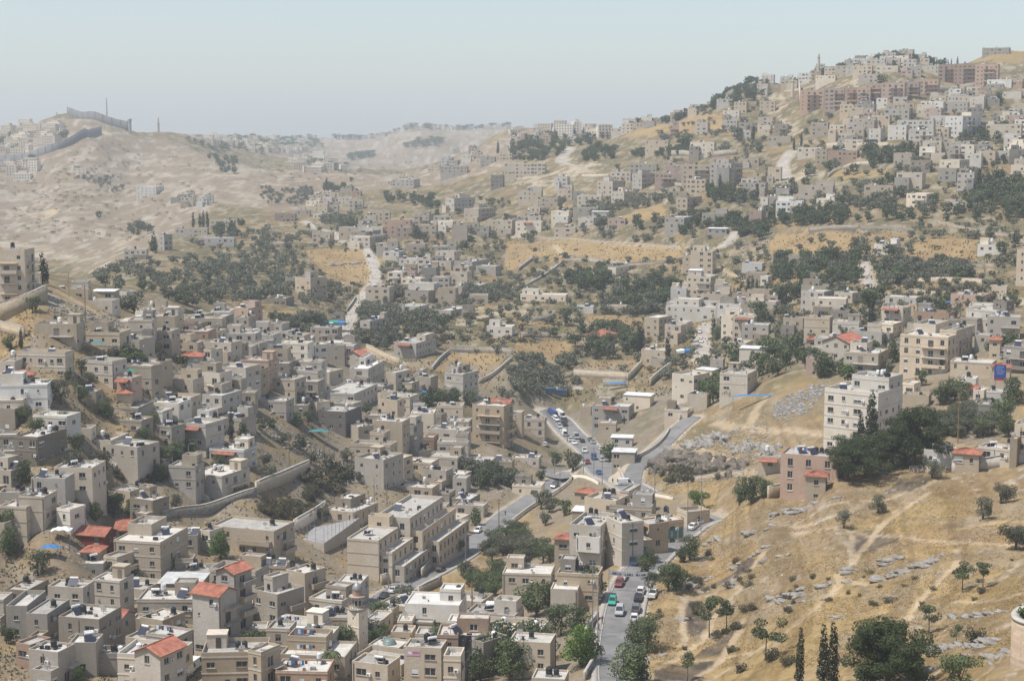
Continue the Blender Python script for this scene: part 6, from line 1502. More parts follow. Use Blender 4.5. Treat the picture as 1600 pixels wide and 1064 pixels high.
# ------------------------------------------------------------------ labels of the buildings
items = []
CATN = {'shed': 'shed', 'apartment_building': 'apartment building', 'estate_block': 'apartment building'}
for d in BUILT:
    o = d['o']; cat = o['category'] = CATN.get(d['name'], 'house')
    if 'estate' in d: o['label'] = f"pinkish estate block with loggias, {ORD[d['estate']].strip() or 'first'} from the lower end of the ridge estate"; continue
    if d['hand']: o['label'] = d['hand']; continue
    items.append((d['u'], d['v'], o, (d['w'], d['n'], 'shed' if cat == 'shed' else 'house', d['roof'])))
for it, txt in locate([(a, b_, o, '@') for a, b_, o, q in items], 'one'):
    w, n_, hd, rf_ = next(q for a, b_, o, q in items if o is it[2]); place_ = ' '.join(txt[3:].split())
    forms = [f"{w} {n_} storey {hd} with {rf_}, {place_}", f"{w} {n_} storey {hd}, {place_}", f"{w} {hd}, {place_}"] if hd != 'shed' else [f"{w} shed with {rf_}, {place_}", f"{w} shed, {place_}"]
    it[2]['label'] = next((x for x in forms if len(x.split()) <= 16), forms[-1])
print('labels', round(time.time() - T0, 1))
# ------------------------------------------------------------------ walls
M_RUBBLE = wall_mat('rubble_stone', (.40, .36, .30), .3, .25, .3); M_DRYST = wall_mat('dry_stone', (.30, .27, .225), .35, .3, .3); M_WHW = WALLS['w']
def wall(name, spec, h, t, mat, label, cat='wall', step=2.5, below=1.5, rail=False):
    pts = resample(ground_line(spec), step); pts[:, 2] = ground(pts[:, 0], pts[:, 1])
    if len(pts) > 7: pts[:, 2] = np.convolve(np.pad(pts[:, 2], 3, 'edge'), np.ones(7) / 7, 'valid')
    c0 = pts[len(pts) // 2]; root = empty(name, c0); q_ = pts - c0
    o = link('wall_body', ribbon_wall('wall_body', q_, h, t, mat, below), root)
    cp = q_.copy(); cp[:, 2] += h; link('coping', ribbon_wall('coping', cp, .12, t + .12, M_KERB, -.002), root)
    tag(root, label, cat); return root
WALLSPEC = '''S1 790,655 900,640 1000,605 1060,582|2.2|.5|r|rough stone retaining wall curving below the green trees on the left slope
S1 1055,590 1120,640 1150,690 1200,760 1290,820|1.6|.5|r|stone wall stepping down the left slope gully
S1 1000,915 1100,880 1250,860 1400,820 1576,765|2.0|.6|d|long stone retaining wall running up toward the scrubby bank
S2 0,755 100,715 200,670 260,640 330,615|3.4|.6|r|stone retaining wall above the scrubby bank of the sports court
S2 235,985 300,950 380,905 430,865|3.2|.4|w|pale painted wall along the edge of the sports court
T5 0,570 70,540 200,480 290,440|5.0|.6|r|tall grey stone retaining wall below the crest apartment block
T5 0,620 60,640 150,660|3.0|.5|r|stone wall at the left edge above the pale stepped house
T6 680,735 780,790 885,825|2.6|.5|r|stone wall along the narrow lane below the white road
T6 1085,860 1130,800 1190,755|1.4|.5|d|rubble wall on the left edge of the fenced dry field
T6 1190,740 1400,745 1576,765|2.4|.5|d|stone wall along the upper edge of the fenced dry field
T6 1370,940 1450,910 1520,850 1576,800|1.6|.5|d|stone wall on the lower right edge of the fenced dry field
T6 560,500 600,450 615,420|1.5|.4|d|roadside wall on the left of the white road
T6 780,265 900,240 960,190 1010,165|2.2|.5|d|stone wall climbing behind the parked cars by the white road
T7 330,195 380,180 480,188 600,205 700,220|1.8|.7|d|dark dry stone wall across the middle of the dry slope
T7 700,225 860,215 960,205 1060,180|1.6|.7|d|dark dry stone wall running toward the tank topped tall block
T7 40,250 90,210 130,180|1.8|.7|d|short dark dry stone wall left of the dry slope track
T7 0,390 100,340 220,270 310,200|1.2|.6|d|low broken wall slanting down the dry slope
T7 60,660 150,655 240,660|2.6|.5|r|grey stone wall above the fenced dry field
T7 120,560 200,555 260,535|2.2|.5|r|block wall round the bare building plot
T7 235,945 300,910 380,885|1.5|.5|r|stone terrace wall at the left of the excavated plots
T7 380,895 480,905 590,905 710,915|3.0|.5|r|long block wall below the red earth plots
T7 710,925 760,880 800,830|2.6|.5|r|block wall dividing the red earth plots
T7 850,960 900,910 980,850|3.0|.5|r|block wall slanting up at the right of the red earth plots
T7 270,980 350,970 440,985|1.4|.5|r|low wall along the brown terrace below the plots
T7 560,960 700,955|3.0|.4|r|grey wall with blue sheeting behind the main road houses
T8 820,455 900,435 1010,435 1120,440 1320,448|2.0|.5|r|long block wall across the olive terraces on the right
T8 1060,345 1200,345 1330,350|1.6|.5|d|terrace wall above the right olive grove
T8 870,505 960,510 1040,520|1.6|.5|r|block wall below the right olive grove
T8 250,125 400,110 560,105|1.8|.8|d|dark stone terrace wall above the upper dry field
T8 570,115 720,110 900,130|1.5|.8|d|dark stone terrace wall continuing along the upper dry field
T8 1040,80 1200,120 1350,150 1480,160|1.8|.8|d|dark stone terrace wall under the tall cypresses on the right
T8 0,290 150,270|1.4|.6|d|terrace wall at the left of the upper dry field
T3 430,580 520,585 600,575|2.6|.6|r|stone terrace wall above the slope orchard
T3 970,445 1100,455 1250,460 1390,440|4.0|.8|r|high grey retaining wall beneath the white tank row block
T3 960,630 1060,640 1160,660|2.4|.5|r|roadside wall below the slope apartments
T4 190,330 195,400 200,440|10|1|p|pinkish stepped retaining wall at the lower end of the ridge estate
T4 1050,330 1160,330 1280,300|5|.8|r|retaining wall under the upper estate row
T4 360,690 480,690 600,690 740,690|5|.8|r|grey retaining wall below the parked buses
T4 100,340 190,320 290,305|2.5|.6|r|pale roadside wall leading up to the ridge estate
T4 370,860 440,800 520,780 640,780|2|.6|r|terrace wall below the dark wood on the upper slope
S3 630,575 660,620 685,665 695,690|1.4|.4|r|kerb wall between the main road and the steep side road
S3 370,660 430,655 480,660 530,695|1.1|.35|w|whitish barrier curving round the end of the main road
S3 0,935 80,870 160,815 240,775 330,715 370,665|1.1|.35|w|low pale wall along the lower side of the valley road
S3 760,545 840,500 900,465 950,430 970,360|1.0|.35|r|low wall on the inner edge of the steep side road
S3 1030,300 1100,255 1200,215|1.4|.4|r|stone wall above the upper end of the steep side road
S3 770,745 880,775 990,790|1.2|.4|w|pale wall along the small terrace below the side road
S3 1095,685 1160,660 1250,640 1420,640|1.4|.4|r|parapet wall of the flat yard under the dark cliff
S6 1000,530 1060,500 1140,460|2.0|.4|r|stone garden wall opposite the school on the valley road
S6 770,470 850,440 940,400|2.4|.4|r|stone wall between the school and the valley road
S6 1020,430 1060,370 1150,330 1230,290|2.4|.4|r|stone wall with a grey gate at the school corner
S6 450,650 520,655 600,650|1.0|.3|b|low wall beside the minaret lane
S6 830,690 960,680 1180,690|1.6|.4|r|garden wall below the yellow grass plot
S7 445,1060 480,1000 510,950|1.4|.4|r|stone parapet along the lower end of the street pavement
S7 450,790 480,730 530,680|1.4|.4|r|stone parapet beside the street steps
S4 0,860 100,825 240,790 370,765|3.0|.5|r|stone garden wall of the rough stone house
S4 870,705 960,700 1095,705|1.6|.4|b|beige garden wall in front of the white bungalow
S4 1130,705 1290,690 1400,670 1480,650 1576,640|2.6|.4|b|beige garden wall with pillars on the crest of the dry hill'''
WM = {'r': M_RUBBLE, 'd': M_DRYST, 'w': M_WHW, 'p': WALLS['p'], 'b': WALLS['b']}
for ln in WALLSPEC.split('\n'):
    sp, h, t, mk, lb = ln.split('|'); wall('dry_stone_wall' if mk == 'd' else 'stone_wall', sp, float(h), float(t), WM[mk], lb)
# the curved stone wall close to the camera on the right
p = hit(*uv('S8', 1500, 990)); q_ = pt(*uv('S8', 1470, 690), p[1]); qc = pt(1640, 968, p[1] - 12); qd = pt(1700, 1000, p[1] - 30)
top = np.array([(q_[0] + 6, q_[1] + 6.5, q_[2] + .9), (q_[0] + 2.4, q_[1] + 2.8, q_[2] + .4), (q_[0] + .6, q_[1] + .9, q_[2] + .1), (q_[0], q_[1], q_[2]), (q_[0] + 1.2, q_[1] - 1.2, q_[2]), (q_[0] + 3.2, q_[1] - 2.6, q_[2]), (q_[0] + 7, q_[1] - 4.6, q_[2] - .1)])
root = empty('terrace_wall', (p[0], p[1], p[2])); c0 = np.array(p); tw = resample(top - c0, .8)
zt = tw.copy(); hh = zt[:, 2] + 9.0; zt[:, 2] = -9.0; brm = wall_mat('ashlar_stone', (.36, .29, .225), .42, .22, .5)
link('wall_body', ribbon_wall('wall_body', zt, hh, .8, brm, 2), root); cp = tw.copy(); link('coping', ribbon_wall('coping', cp, .35, 1.0, M_KERB, -.002), root)
tag(root, 'high wall of dressed stone blocks with a pale coping at the bottom right corner', 'wall')
for k in range(3):
    s_ = tw[-2 - k * 4]; plant('shrub', 0, 100, 2, '')
    PLANTS.pop(); crown, trunk, both, V, Fc = proto('shrub', L_FRESH, 0, k); o = link('shrub', both, None, (c0[0] + s_[0] + 1.6, c0[1] + s_[1] + 2.4, c0[2] + s_[2] - .4), k * 2.0); o.scale = (1.3, 1.3, 1.1)
    tag(o, ['bright green bush behind the bottom right stone wall, nearest the edge', 'bright green bush behind the bottom right stone wall, middle one', 'bright green bush behind the bottom right stone wall, farthest back'][k], 'shrub')
# ------------------------------------------------------------------ rocks
def ico(sub):
    bm = bmesh.new(); bmesh.ops.create_icosphere(bm, subdivisions=sub, radius=1); V = np.array([v.co for v in bm.verts]); Fc = np.array([[v.index for v in f.verts] for f in bm.faces]); bm.free(); return V, Fc
IV, IF = ico(2); IV3, IF3 = ico(3)
M_ROCK, nt, b = new_mat('limestone'); co = worldco(nt)
c = mixc(nt, ramp(nt, noise(nt, co, .6, 5), .35, .7), (.33, .31, .275), (.22, .20, .175)); c = mixc(nt, ramp(nt, noise(nt, co, 2.2, 4), .55, .72), c, (.13, .12, .105))
nt.links.new(c, b.inputs['Base Color']); bump(nt, b, noise(nt, co, 3.5, 5), .9, .15)
def boulder(rng, c, s, yaw, big=False):
    V, Fc = (IV3, IF3) if big else (IV, IF); n_ = V * 1.0; sd = rng.randint(1, 9999)
    d = 1 + (fbm(n_[:, 0] * 2.4 + sd, n_[:, 1] * 2.4 + n_[:, 2] * 2.1, 5, 3) - .5) * 1.5 ; n_ = n_ * d[:, None]
    n_ = np.sign(n_) * np.abs(n_) ** .85; n_ = n_ * np.array(s); cs, sn = math.cos(yaw), math.sin(yaw)
    return np.stack([n_[:, 0] * cs - n_[:, 1] * sn, n_[:, 0] * sn + n_[:, 1] * cs, n_[:, 2]], 1) + c, Fc
M_CLIFF, nt, b = new_mat('cliff_rock'); co = worldco(nt)
c = mixc(nt, ramp(nt, noise(nt, co, .5, 5), .35, .7), (.20, .17, .135), (.085, .072, .058)); nt.links.new(c, b.inputs['Base Color']); bump(nt, b, noise(nt, co, 2.5, 5), .9, .25)
ROCKS = '''S8 430,395 520,385 600,370 700,345 820,320|1.1|26|long low limestone ledge just below the burnt triangle on the dry hill
S8 630,455 700,430 770,415 830,400 900,375 980,345 1070,290|1.3|34|thick limestone ledge right of the burnt triangle on the dry hill
S8 10,580 90,555 180,525 300,490 430,460|1.3|32|pale limestone ledge lowest on the left of the dry hill
S8 120,590 200,575 280,560|.8|10|flat pale slab under the lowest limestone ledge
S8 1150,675 1250,665 1330,655 1480,635|1.1|26|row of limestone blocks near the stone wall corner
S8 945,880 1050,865 1180,855 1320,840 1460,810|1.3|34|band of rough rocks above the hillside ruins
S8 1320,810 1380,800 1450,830|1.5|14|heap of big pale boulders beside the stone wall corner
S8 1020,980 1120,950 1240,930 1350,920 1480,930|1.4|28|dark edged rocks and old stones below the corner wall
S8 250,690 350,680 510,660|.8|14|thin pale rock streak behind the front cypresses
S8 0,330 40,310 100,290|1.1|10|limestone knob at the left side of the dry hill
S7 1060,490 1100,450 1170,430 1260,400 1380,365|1.3|30|limestone ledge above the dark bushes by the street
S7 1380,360 1450,310 1500,280 1576,230|1.1|20|limestone ledge climbing right above the street bushes
S7 1180,515 1300,490 1420,465|.9|16|broken limestone strip below the burnt grass
S7 1060,690 1130,685 1200,680|.9|10|small limestone knob on the burnt slope beside the street
S7 1180,240 1230,200 1300,190 1330,210|1.2|12|scatter of pale rocks below the parked white cars
S7 1400,200 1480,160 1570,120|1.2|12|pale rocks near the top left crest of the dry hill
S7 860,930 920,925 960,900|1.2|8|pale rocks at the foot of the hill beside the street
S4 0,990 80,960 180,930 300,910 420,870|1.3|30|broad pale rock band along the crest left of the two paths
S4 150,1010 190,990 220,980|.9|7|white rocks under the broad pale rock band
S4 700,700 760,700 830,680|1.0|12|rocks under the pines at the hill crest
S4 20,840 200,800 400,770|.8|16|rock strip along the garden wall of the rough stone house
S3 1050,450 1120,430 1180,440 1250,430|2.2|22|pale crag on the spur above the dark cliff
S3 1290,440 1340,470 1400,490 1450,500|1.8|16|pale crag right of the cliff spur
S3 1480,440 1540,480 1600,500|1.8|12|pale crag at the top right of the cliff spur
S3 860,560 950,540 1040,530 1130,510|2.0|30|upper rocks of the dark cliff beside the side road
S3 870,610 980,600 1100,590 1250,590 1400,620|1.9|42|lower rocks of the dark cliff beside the side road
S3 900,570 1040,560 1200,545 1330,590|1.7|34|middle rocks of the dark cliff beside the side road
T7 340,160 420,150 520,140|1.4|10|rocks above the dark dry stone wall on the middle slope
T6 480,215 540,205 600,200|2.0|16|rock patch in the dry field left of the white road
T5 420,560 500,520 600,560 700,590|1.0|20|broken white rocks on the bare crest of the left slope
T5 820,680 900,690 960,720|1.0|14|white rubble on the left slope below the crest path
S2 100,400 200,470 280,540|1.2|18|white broken rocks above the scrubby gully'''
for ri, ln in enumerate(ROCKS.split('\n')):
    sp, sz, nb, lb = ln.split('|'); sz = float(sz); rng = np.random.RandomState(300 + ri); g = np.array(ground_line(sp)); g = resample(g, 1.0); c0 = g[len(g) // 2].copy(); c0[2] = gz(c0[0], c0[1]); Vs, Fs, n0 = [], [], 0
    dirs = np.gradient(g[:, :2], axis=0)
    for k in range(int(int(nb) * (.9 if sp[:2] == 'S3' else .45))):
        i = rng.randint(len(g)); x, y = g[i, 0] + rng.normal() * sz * .7, g[i, 1] + rng.normal() * sz * .9; yaw = math.atan2(dirs[i, 1], dirs[i, 0]) + rng.normal() * .35; s0 = sz * rng.uniform(.35, 1.0)
        s_ = (s0 * rng.uniform(1.0, 1.9), s0 * rng.uniform(.6, 1.0), s0 * rng.uniform(.3, .62) * (1.7 if sp[:2] == 'S3' else 1)); V, Fc = boulder(rng, np.array([x, y, gz(x, y) + s_[2] * .15]) - c0, s_, yaw, s0 > 1.0); Vs.append(V); Fs.append(Fc + n0); n0 += len(V)
    o = link('rock_outcrop', mesh_np('rock_outcrop', np.concatenate(Vs), np.concatenate(Fs), [M_CLIFF if sp[:2] == 'S3' and 'cliff beside' in lb else M_ROCK]), None, c0); tag(o, lb, 'rock')
def bare_at(x, y):
    c, r = grid_idx(np.asarray(x) / np.asarray(y), np.asarray(y)); return BARE[np.round(r).astype(int), np.round(c).astype(int)]
# rubble heap on the spur
def scatter_rocks(name, spec, n, s0, s1, mat, seed, kind='stuff'):
    rng = random.Random(seed); nr = np.random.RandomState(seed); V0, F0 = ico(1); Vs, Fs, n0 = [], [], 0
    for _ in range(n):
        u, v = sample_px(spec, rng); q_ = hit(u, v)
        if on_road(q_[0], q_[1], .3) or rng.random() < bare_at(q_[0], q_[1]) * .6: continue
        s_ = rng.uniform(s0, s1) * (q_[1] / 330) ** .5; V = V0 * (1 + nr.uniform(-.3, .3, (len(V0), 1))) * np.array([s_ * rng.uniform(.8, 1.5), s_, s_ * rng.uniform(.4, .8)]); a = rng.uniform(0, 6.28); ca2, sa2 = math.cos(a), math.sin(a)
        V = np.stack([V[:, 0] * ca2 - V[:, 1] * sa2, V[:, 0] * sa2 + V[:, 1] * ca2, V[:, 2]], 1) + np.array([q_[0], q_[1], gz(q_[0], q_[1])]); Vs.append(V); Fs.append(F0 + n0); n0 += len(V)
    tag(link(name, mesh_np(name, np.concatenate(Vs), np.concatenate(Fs), [mat])), kind=kind)
M_RUB = flat('builders_rubble', (.24, .235, .23), .9, 0, .5, .5)
scatter_rocks('rubble', 'S4 40,370 30,290 130,220 250,170 350,140 340,220 250,330 120,380', 420, .12, .6, M_RUB, 3)
scatter_rocks('loose_stones', 'S8 -900,250 0,-100 700,-150 1576,-120 1576,700 900,780 0,700 -700,1000', 2600, .06, .22, M_ROCK, 4)
scatter_rocks('loose_stones', 'S3 820,560 1000,430 1576,300 1576,640 1200,680 900,700', 700, .2, .6, M_ROCK, 5)
scatter_rocks('loose_stones', 'T5 240,380 760,570 1040,800 980,900 800,640 300,500', 700, .12, .5, M_ROCK, 6)
scatter_rocks('loose_stones', 'S2 0,380 120,380 420,640 640,720 640,640 300,420 100,330', 500, .12, .45, M_ROCK, 7)
# tufts of dry grass
def tufts(name, spec, n, h, mat, seed):
    rng = random.Random(seed); P_ = []
    for _ in range(n):
        u, v = sample_px(spec, rng); P_.append(hit(u, v))
    P_ = np.array(P_); P_[:, 2] = ground(P_[:, 0], P_[:, 1]) - .03; nr = np.random.RandomState(seed); keep = (nr.rand(len(P_)) > bare_at(P_[:, 0], P_[:, 1]) * 1.1) & (fbm(P_[:, 0] / 5, P_[:, 1] / 5, seed, 3) + nr.uniform(-.12, .12, len(P_)) > .44); P_ = P_[keep]; n = len(P_); Vs = []
    for k in range(5):
        a = nr.uniform(0, 6.28, n); w = nr.uniform(.05, .13, n) * h * 3; hh = nr.uniform(.5, 1.3, n) * h; lean = nr.uniform(.1, .7, n) * h; dx, dy = np.cos(a), np.sin(a); o = nr.normal(size=(n, 2)) * .12
        b0 = P_ + np.stack([o[:, 0] - dy * w, o[:, 1] + dx * w, np.zeros(n)], 1); b1 = P_ + np.stack([o[:, 0] + dy * w, o[:, 1] - dx * w, np.zeros(n)], 1); t_ = P_ + np.stack([o[:, 0] + dx * lean, o[:, 1] + dy * lean, hh], 1); Vs.append(np.stack([b0, b1, t_], 1))
    V = np.concatenate(Vs).reshape(-1, 3); tag(link(name, mesh_np(name, V, np.arange(len(V)).reshape(-1, 3), [mat])), kind='stuff')
L_STRAW = leaf_mat('straw', (.32, .23, .115), (.46, .35, .19), .1)
tufts('dry_grass', 'S8 -900,250 0,-100 700,-150 1576,-120 1576,900 900,980 0,980 -700,1050', 34000, .22, L_STRAW, 8)
tufts('dry_grass', 'S3 800,560 1240,250 1576,150 1576,640 1200,760 800,760', 5000, .28, L_STRAW, 9)
tufts('dry_scrub', 'P 440,340 1000,390 1590,340 1590,480 1100,620 700,640 500,520', 9000, .8, L_DRY, 10)
tufts('dry_scrub', 'P -10,480 250,490 640,620 850,720 620,930 700,1070 -10,1070', 12000, .5, L_SCRUB, 12)
tufts('dry_grass', 'P -10,480 250,490 640,620 850,720 620,930 700,1070 -10,1070', 9000, .35, L_STRAW, 13)
scatter_rocks('loose_stones', 'P -10,480 250,490 640,620 850,720 620,930 700,1070 -10,1070', 1300, .1, .4, M_ROCK, 14)
scatter_rocks('loose_stones', 'T3 0,600 1576,300 1576,1064 0,1064', 700, .25, .7, M_ROCK, 15)
print('rocks', round(time.time() - T0, 1))
# ------------------------------------------------------------------ vehicles
def loft(m, st, mi=0):
    """stations (x, z_low, z_high, half width low, half width high)"""
    i0 = len(m.v)
    for x, zl, zh, a, b in st: m.v += [(x, -a, zl), (x, -a * 1.02, (zl + zh) / 2 + .05), (x, -b, zh), (x, b, zh), (x, a * 1.02, (zl + zh) / 2 + .05), (x, a, zl)]
    for k in range(len(st) - 1):
        for j in range(6): p_, q_ = i0 + k * 6 + j, i0 + k * 6 + (j + 1) % 6; m.f.append((p_, p_ + 6, q_ + 6, q_)); m.m.append(mi)
    m.f.append(tuple(i0 + j for j in range(6))); m.m.append(mi); e = i0 + (len(st) - 1) * 6; m.f.append(tuple(e + j for j in range(6))[::-1]); m.m.append(mi)
def wheels(root, xs, hw, r=.31):
    m = MB(); m.tube([(0, -.1, 0), (0, .1, 0)], r, 14); m.tube([(0, -.105, 0), (0, .105, 0)], r * .58, 10, 1)
    me = m.mesh('wheel', [M_DARK, M_STEEL])
    for x in xs:
        for s_ in (-1, 1): add_child(root, 'wheel', me, (x, s_ * hw, r))
def make_car(style, paint):
    root = empty('parked_car', (0, 0, 0)); m = MB(); g = MB()
    if style == 'sedan': st = [(-2.18, .38, .62, .70, .66), (-2.1, .28, .86, .82, .72), (-1.5, .26, .94, .85, .76), (1.0, .26, .92, .85, .76), (1.95, .28, .76, .82, .70), (2.15, .38, .58, .70, .62)]; cab = (-1.55, 1.0, -.95, .25, .93, 1.42, .77, .56); xs = (-1.3, 1.3)
    elif style == 'suv': st = [(-2.2, .45, .7, .78, .74), (-2.15, .34, 1.02, .88, .8), (1.05, .34, 1.02, .88, .8), (2.0, .36, .92, .86, .76), (2.2, .45, .7, .76, .7)]; cab = (-2.1, 1.1, -1.9, .35, 1.01, 1.72, .81, .64); xs = (-1.35, 1.35)
    elif style == 'hatch': st = [(-1.9, .38, .7, .72, .68), (-1.85, .28, .9, .82, .74), (.85, .28, .92, .83, .75), (1.7, .3, .78, .8, .68), (1.88, .4, .6, .7, .62)]; cab = (-1.82, .95, -1.5, .2, .9, 1.45, .76, .58); xs = (-1.2, 1.2)
    elif style == 'van': st = [(-2.5, .4, 1.05, .9, .92), (1.5, .38, 1.05, .9, .92), (2.35, .4, .95, .86, .78), (2.55, .5, .75, .8, .74)]; cab = (-2.5, 1.75, -2.45, 1.0, 1.04, 2.15, .92, .80); xs = (-1.55, 1.6)
    elif style == 'pickup': st = [(-2.5, .5, .98, .85, .85), (-.55, .42, .98, .87, .85), (1.2, .42, 1.02, .87, .8), (2.2, .45, .9, .84, .76), (2.4, .52, .7, .76, .7)]; cab = (-.6, 1.3, -.45, .65, 1.0, 1.72, .82, .66); xs = (-1.5, 1.5)
    else: st = [(-5.6, .45, 1.3, 1.2, 1.24), (5.5, .42, 1.3, 1.2, 1.24), (5.7, .55, 1.2, 1.15, 1.18)]; cab = (-5.6, 5.68, -5.55, 5.5, 1.29, 2.95, 1.24, 1.14); xs = (-3.3, 3.6)
    loft(m, st); x0, x1, r0, r1, z0, z1, w0, w1 = cab
    zt = z1 - .06
    for s_ in (-1, 1): g.quad((x0, s_ * w0, z0), (x1, s_ * w0, z0), (r1, s_ * w1, zt), (r0, s_ * w1, zt))
    g.quad((x1, -w0, z0), (x1, w0, z0), (r1, w1, zt), (r1, -w1, zt)); g.quad((x0, w0, z0), (x0, -w0, z0), (r0, -w1, zt), (r0, w1, zt))
    m.box(r0 - .02, r1 + .02, -w1 - .01, w1 + .01, zt, z1)
    xp = [x0 + (x1 - x0) * t for t in ((.0, .5, 1.0) if style != 'bus' else (0, .2, .4, .6, .8, 1))]; rp = [r0 + (r1 - r0) * t for t in ((.0, .5, 1.0) if style != 'bus' else (0, .2, .4, .6, .8, 1))]
    for a, b_ in zip(xp, rp):
        for s_ in (-1, 1): m.tube([(a, s_ * (w0 + .005), z0 - .02), (b_, s_ * (w1 + .005), zt + .01)], .045, 4)
    if style == 'van':                                          # the load space is closed sheet metal
        for s_ in (-1, 1): m.quad((-2.5, s_ * (w0 + .006), 1.04), (.55, s_ * (w0 + .006), 1.04), (.45, s_ * (w1 + .006), zt), (-2.45, s_ * (w1 + .006), zt))
    if style == 'pickup': m.box(-2.42, -.65, -.72, .72, .985, 1.0, 0); m.box(-2.5, -.62, -.86, -.78, .98, 1.22); m.box(-2.5, -.62, .78, .86, .98, 1.22); m.box(-2.52, -2.44, -.78, .78, .98, 1.22)
    add_child(root, 'body', m.mesh('body', [paint])); add_child(root, 'window', g.mesh('window', [M_GLASS]))
    hl = MB(); hl.box(-.03, .03, -.16, .16, -.07, .07); hm = hl.mesh('headlight', [M_WHITE]); tl = hl.mesh('tail_light', [flat('tail_light_red', (.35, .02, .02), .3)])
    fx, bx = st[-2][0] + .08, st[1][0] - .04; hz = (st[-2][1] + st[-2][2]) / 2 + .08
    for s_ in (-1, 1): add_child(root, 'headlight', hm, (fx, s_ * .58, hz)); add_child(root, 'tail_light', tl, (bx, s_ * .6, hz + .12))
    wheels(root, xs, st[1][3] - .08, .33 if style != 'bus' else .48); return root
def paint(n, c): return flat('car_paint_' + n, c, .22, .0, .05, 1, .6)
PAINT = {'white': paint('white', (.72, .72, .71)), 'silver': paint('silver', (.40, .41, .42)), 'grey': paint('grey', (.13, .135, .14)), 'black': paint('black', (.02, .02, .024)), 'green': paint('green', (.02, .36, .25)), 'red': paint('red', (.22, .03, .028)), 'blue': paint('blue', (.04, .09, .25)), 'beige': paint('beige', (.45, .40, .32))}
CARS = '''green hatch S7 600,590 street 1|bright green car parked against the left kerb of the street
silver suv S7 662,655 street 1|silver people carrier driving down the middle of the street
grey suv S7 786,640 street 0|dark grey off road car parked on the right kerb of the street
black sedan S7 798,570 street 0|black saloon parked behind the dark grey off road car
white hatch S7 800,525 street 0|white car parked under the trees on the right kerb
white pickup S7 868,545 - 75|white pickup standing on the verge below the hill bushes
silver sedan S7 676,440 street 1|silver car parked outside the arched door of the street
red hatch S7 622,475 street 1|red car in the shade of the street apartment house
white hatch S7 778,695 street 0|white car under the lower street tree
blue van S7 745,345 street 0|blue van in the shade under the pale tower
white sedan Z3 1400,285 street 0|white saloon at the top end of the street, nearer one
white hatch Z3 1472,240 street 0|white car at the top end of the street, farther one
white sedan S6 846,522 valley_road 0|white saloon parked behind the minaret on the valley road
black sedan S6 788,556 valley_road 1|black car just ahead of the white saloon behind the minaret
silver hatch S6 986,512 valley_road 0|silver car by the garden wall of the valley road
black hatch S6 1225,408 valley_road 0|dark car beside the shrubs halfway along the valley road
white hatch S6 1355,148 valley_road 1|white car near the bend of the valley road
black suv S3 325,718 valley_road 1|black car entering the valley road at the junction
blue sedan S3 537,636 main_road 1|dark blue saloon near the lower end of the main road
white suv S3 556,556 main_road 0|white four wheel drive going up the right lane of the main road
blue van S3 504,545 main_road 1|blue van in the middle of the main road
red hatch S3 433,572 main_road 1|dark red car at the left kerb of the main road
white suv S3 447,502 main_road 1|white car beside the roadside trees of the main road
silver sedan S3 498,446 main_road 0|silver saloon by the right shops of the main road
grey sedan S3 522,428 main_road 0|grey saloon by the right shops, ahead of the silver one
silver van S3 396,416 main_road 1|silver van in the jam on the main road
black hatch S3 432,440 main_road 0|black car beside the silver van in the jam
white sedan S3 370,452 main_road 1|white saloon at the left edge of the jam
white hatch S3 312,438 main_road 1|white car parked by the crates left of the jam
silver hatch S3 330,434 main_road 1|silver car parked beside the white one left of the jam
white van S3 280,400 main_road 0|white van before the arched tan house
white sedan S3 318,378 main_road 1|white saloon in the upper queue of the main road
silver sedan S3 292,346 main_road 1|silver saloon higher in the queue of the main road
black suv S3 322,332 main_road 1|black four wheel drive higher in the queue of the main road
black hatch S3 320,305 main_road 0|black car below the white lorry like van
white van S3 297,275 main_road 1|white van at the top end of the main road
white hatch S3 268,302 main_road 1|white car at the top end of the main road
blue van S3 250,272 main_road 1|dark blue van at the top end of the main road
white hatch S3 205,458 - 80|white car by the corner of the arched tan house
white van S3 700,702 - 10|white van parked on the small terrace under the side road
white sedan S3 552,490 main_road 0|white saloon parked at the right kerb beside the roadside tree
white hatch T8 1365,838 - 15|white car left in the row on the right village yard
white sedan T8 1450,868 - 5|white saloon behind in the row on the right village yard
silver hatch T8 1462,908 - 5|silver car in front in the row on the right village yard
grey sedan T8 1510,892 - 5|dark grey saloon at the right of the village yard row
white van S5 1200,985 - 75|white van parked in the lane beside the long laundry roof house
white van S5 1160,1020 - 80|white van behind the other in the lane at the bottom left
blue hatch S5 1540,790 - 60|blue car in the lane by the tall red roofed houses
white sedan T6 925,260 - 10|white car on the track by the slanting wall
white suv T6 1080,250 - 5|white four wheel drive outside the terrace house
black hatch T6 672,165 white_road 0|black car at the upper bend of the white road
silver sedan T6 545,418 - 20|silver car first in the row left of the white road
blue hatch T6 575,410 - 20|blue car in the row left of the white road
white hatch T6 523,334 - 5|white car at the edge of the dry field left of the white road
black hatch T6 600,332 - 5|black car at the edge of the dry field left of the white road
white sedan T6 900,332 - 10|white car behind the olive trees right of the white road
white hatch T7 1137,630 village_street 0|white car at the upper kerb of the village street
white sedan T7 1164,690 village_street 0|white car in the middle of the village street
silver hatch T7 1147,722 - 30|silver car in the yard beside the village street
white sedan T7 880,808 - 5|white car under the cypresses below the plots house
white sedan T5 62,465 - 20|white car behind the retaining wall of the crest apartment block
silver sedan S1 1256,228 - 15|silver car parked between the left slope houses
white bus T4 530,645 - 5|white coach parked above the long grey retaining wall
blue bus T4 650,652 - 5|blue coach parked above the long grey retaining wall
white hatch T3 1200,640 - 10|white car on the bend below the slope apartments
white van T3 1222,662 - 10|white van on the bend below the slope apartments'''
MASTER = {}
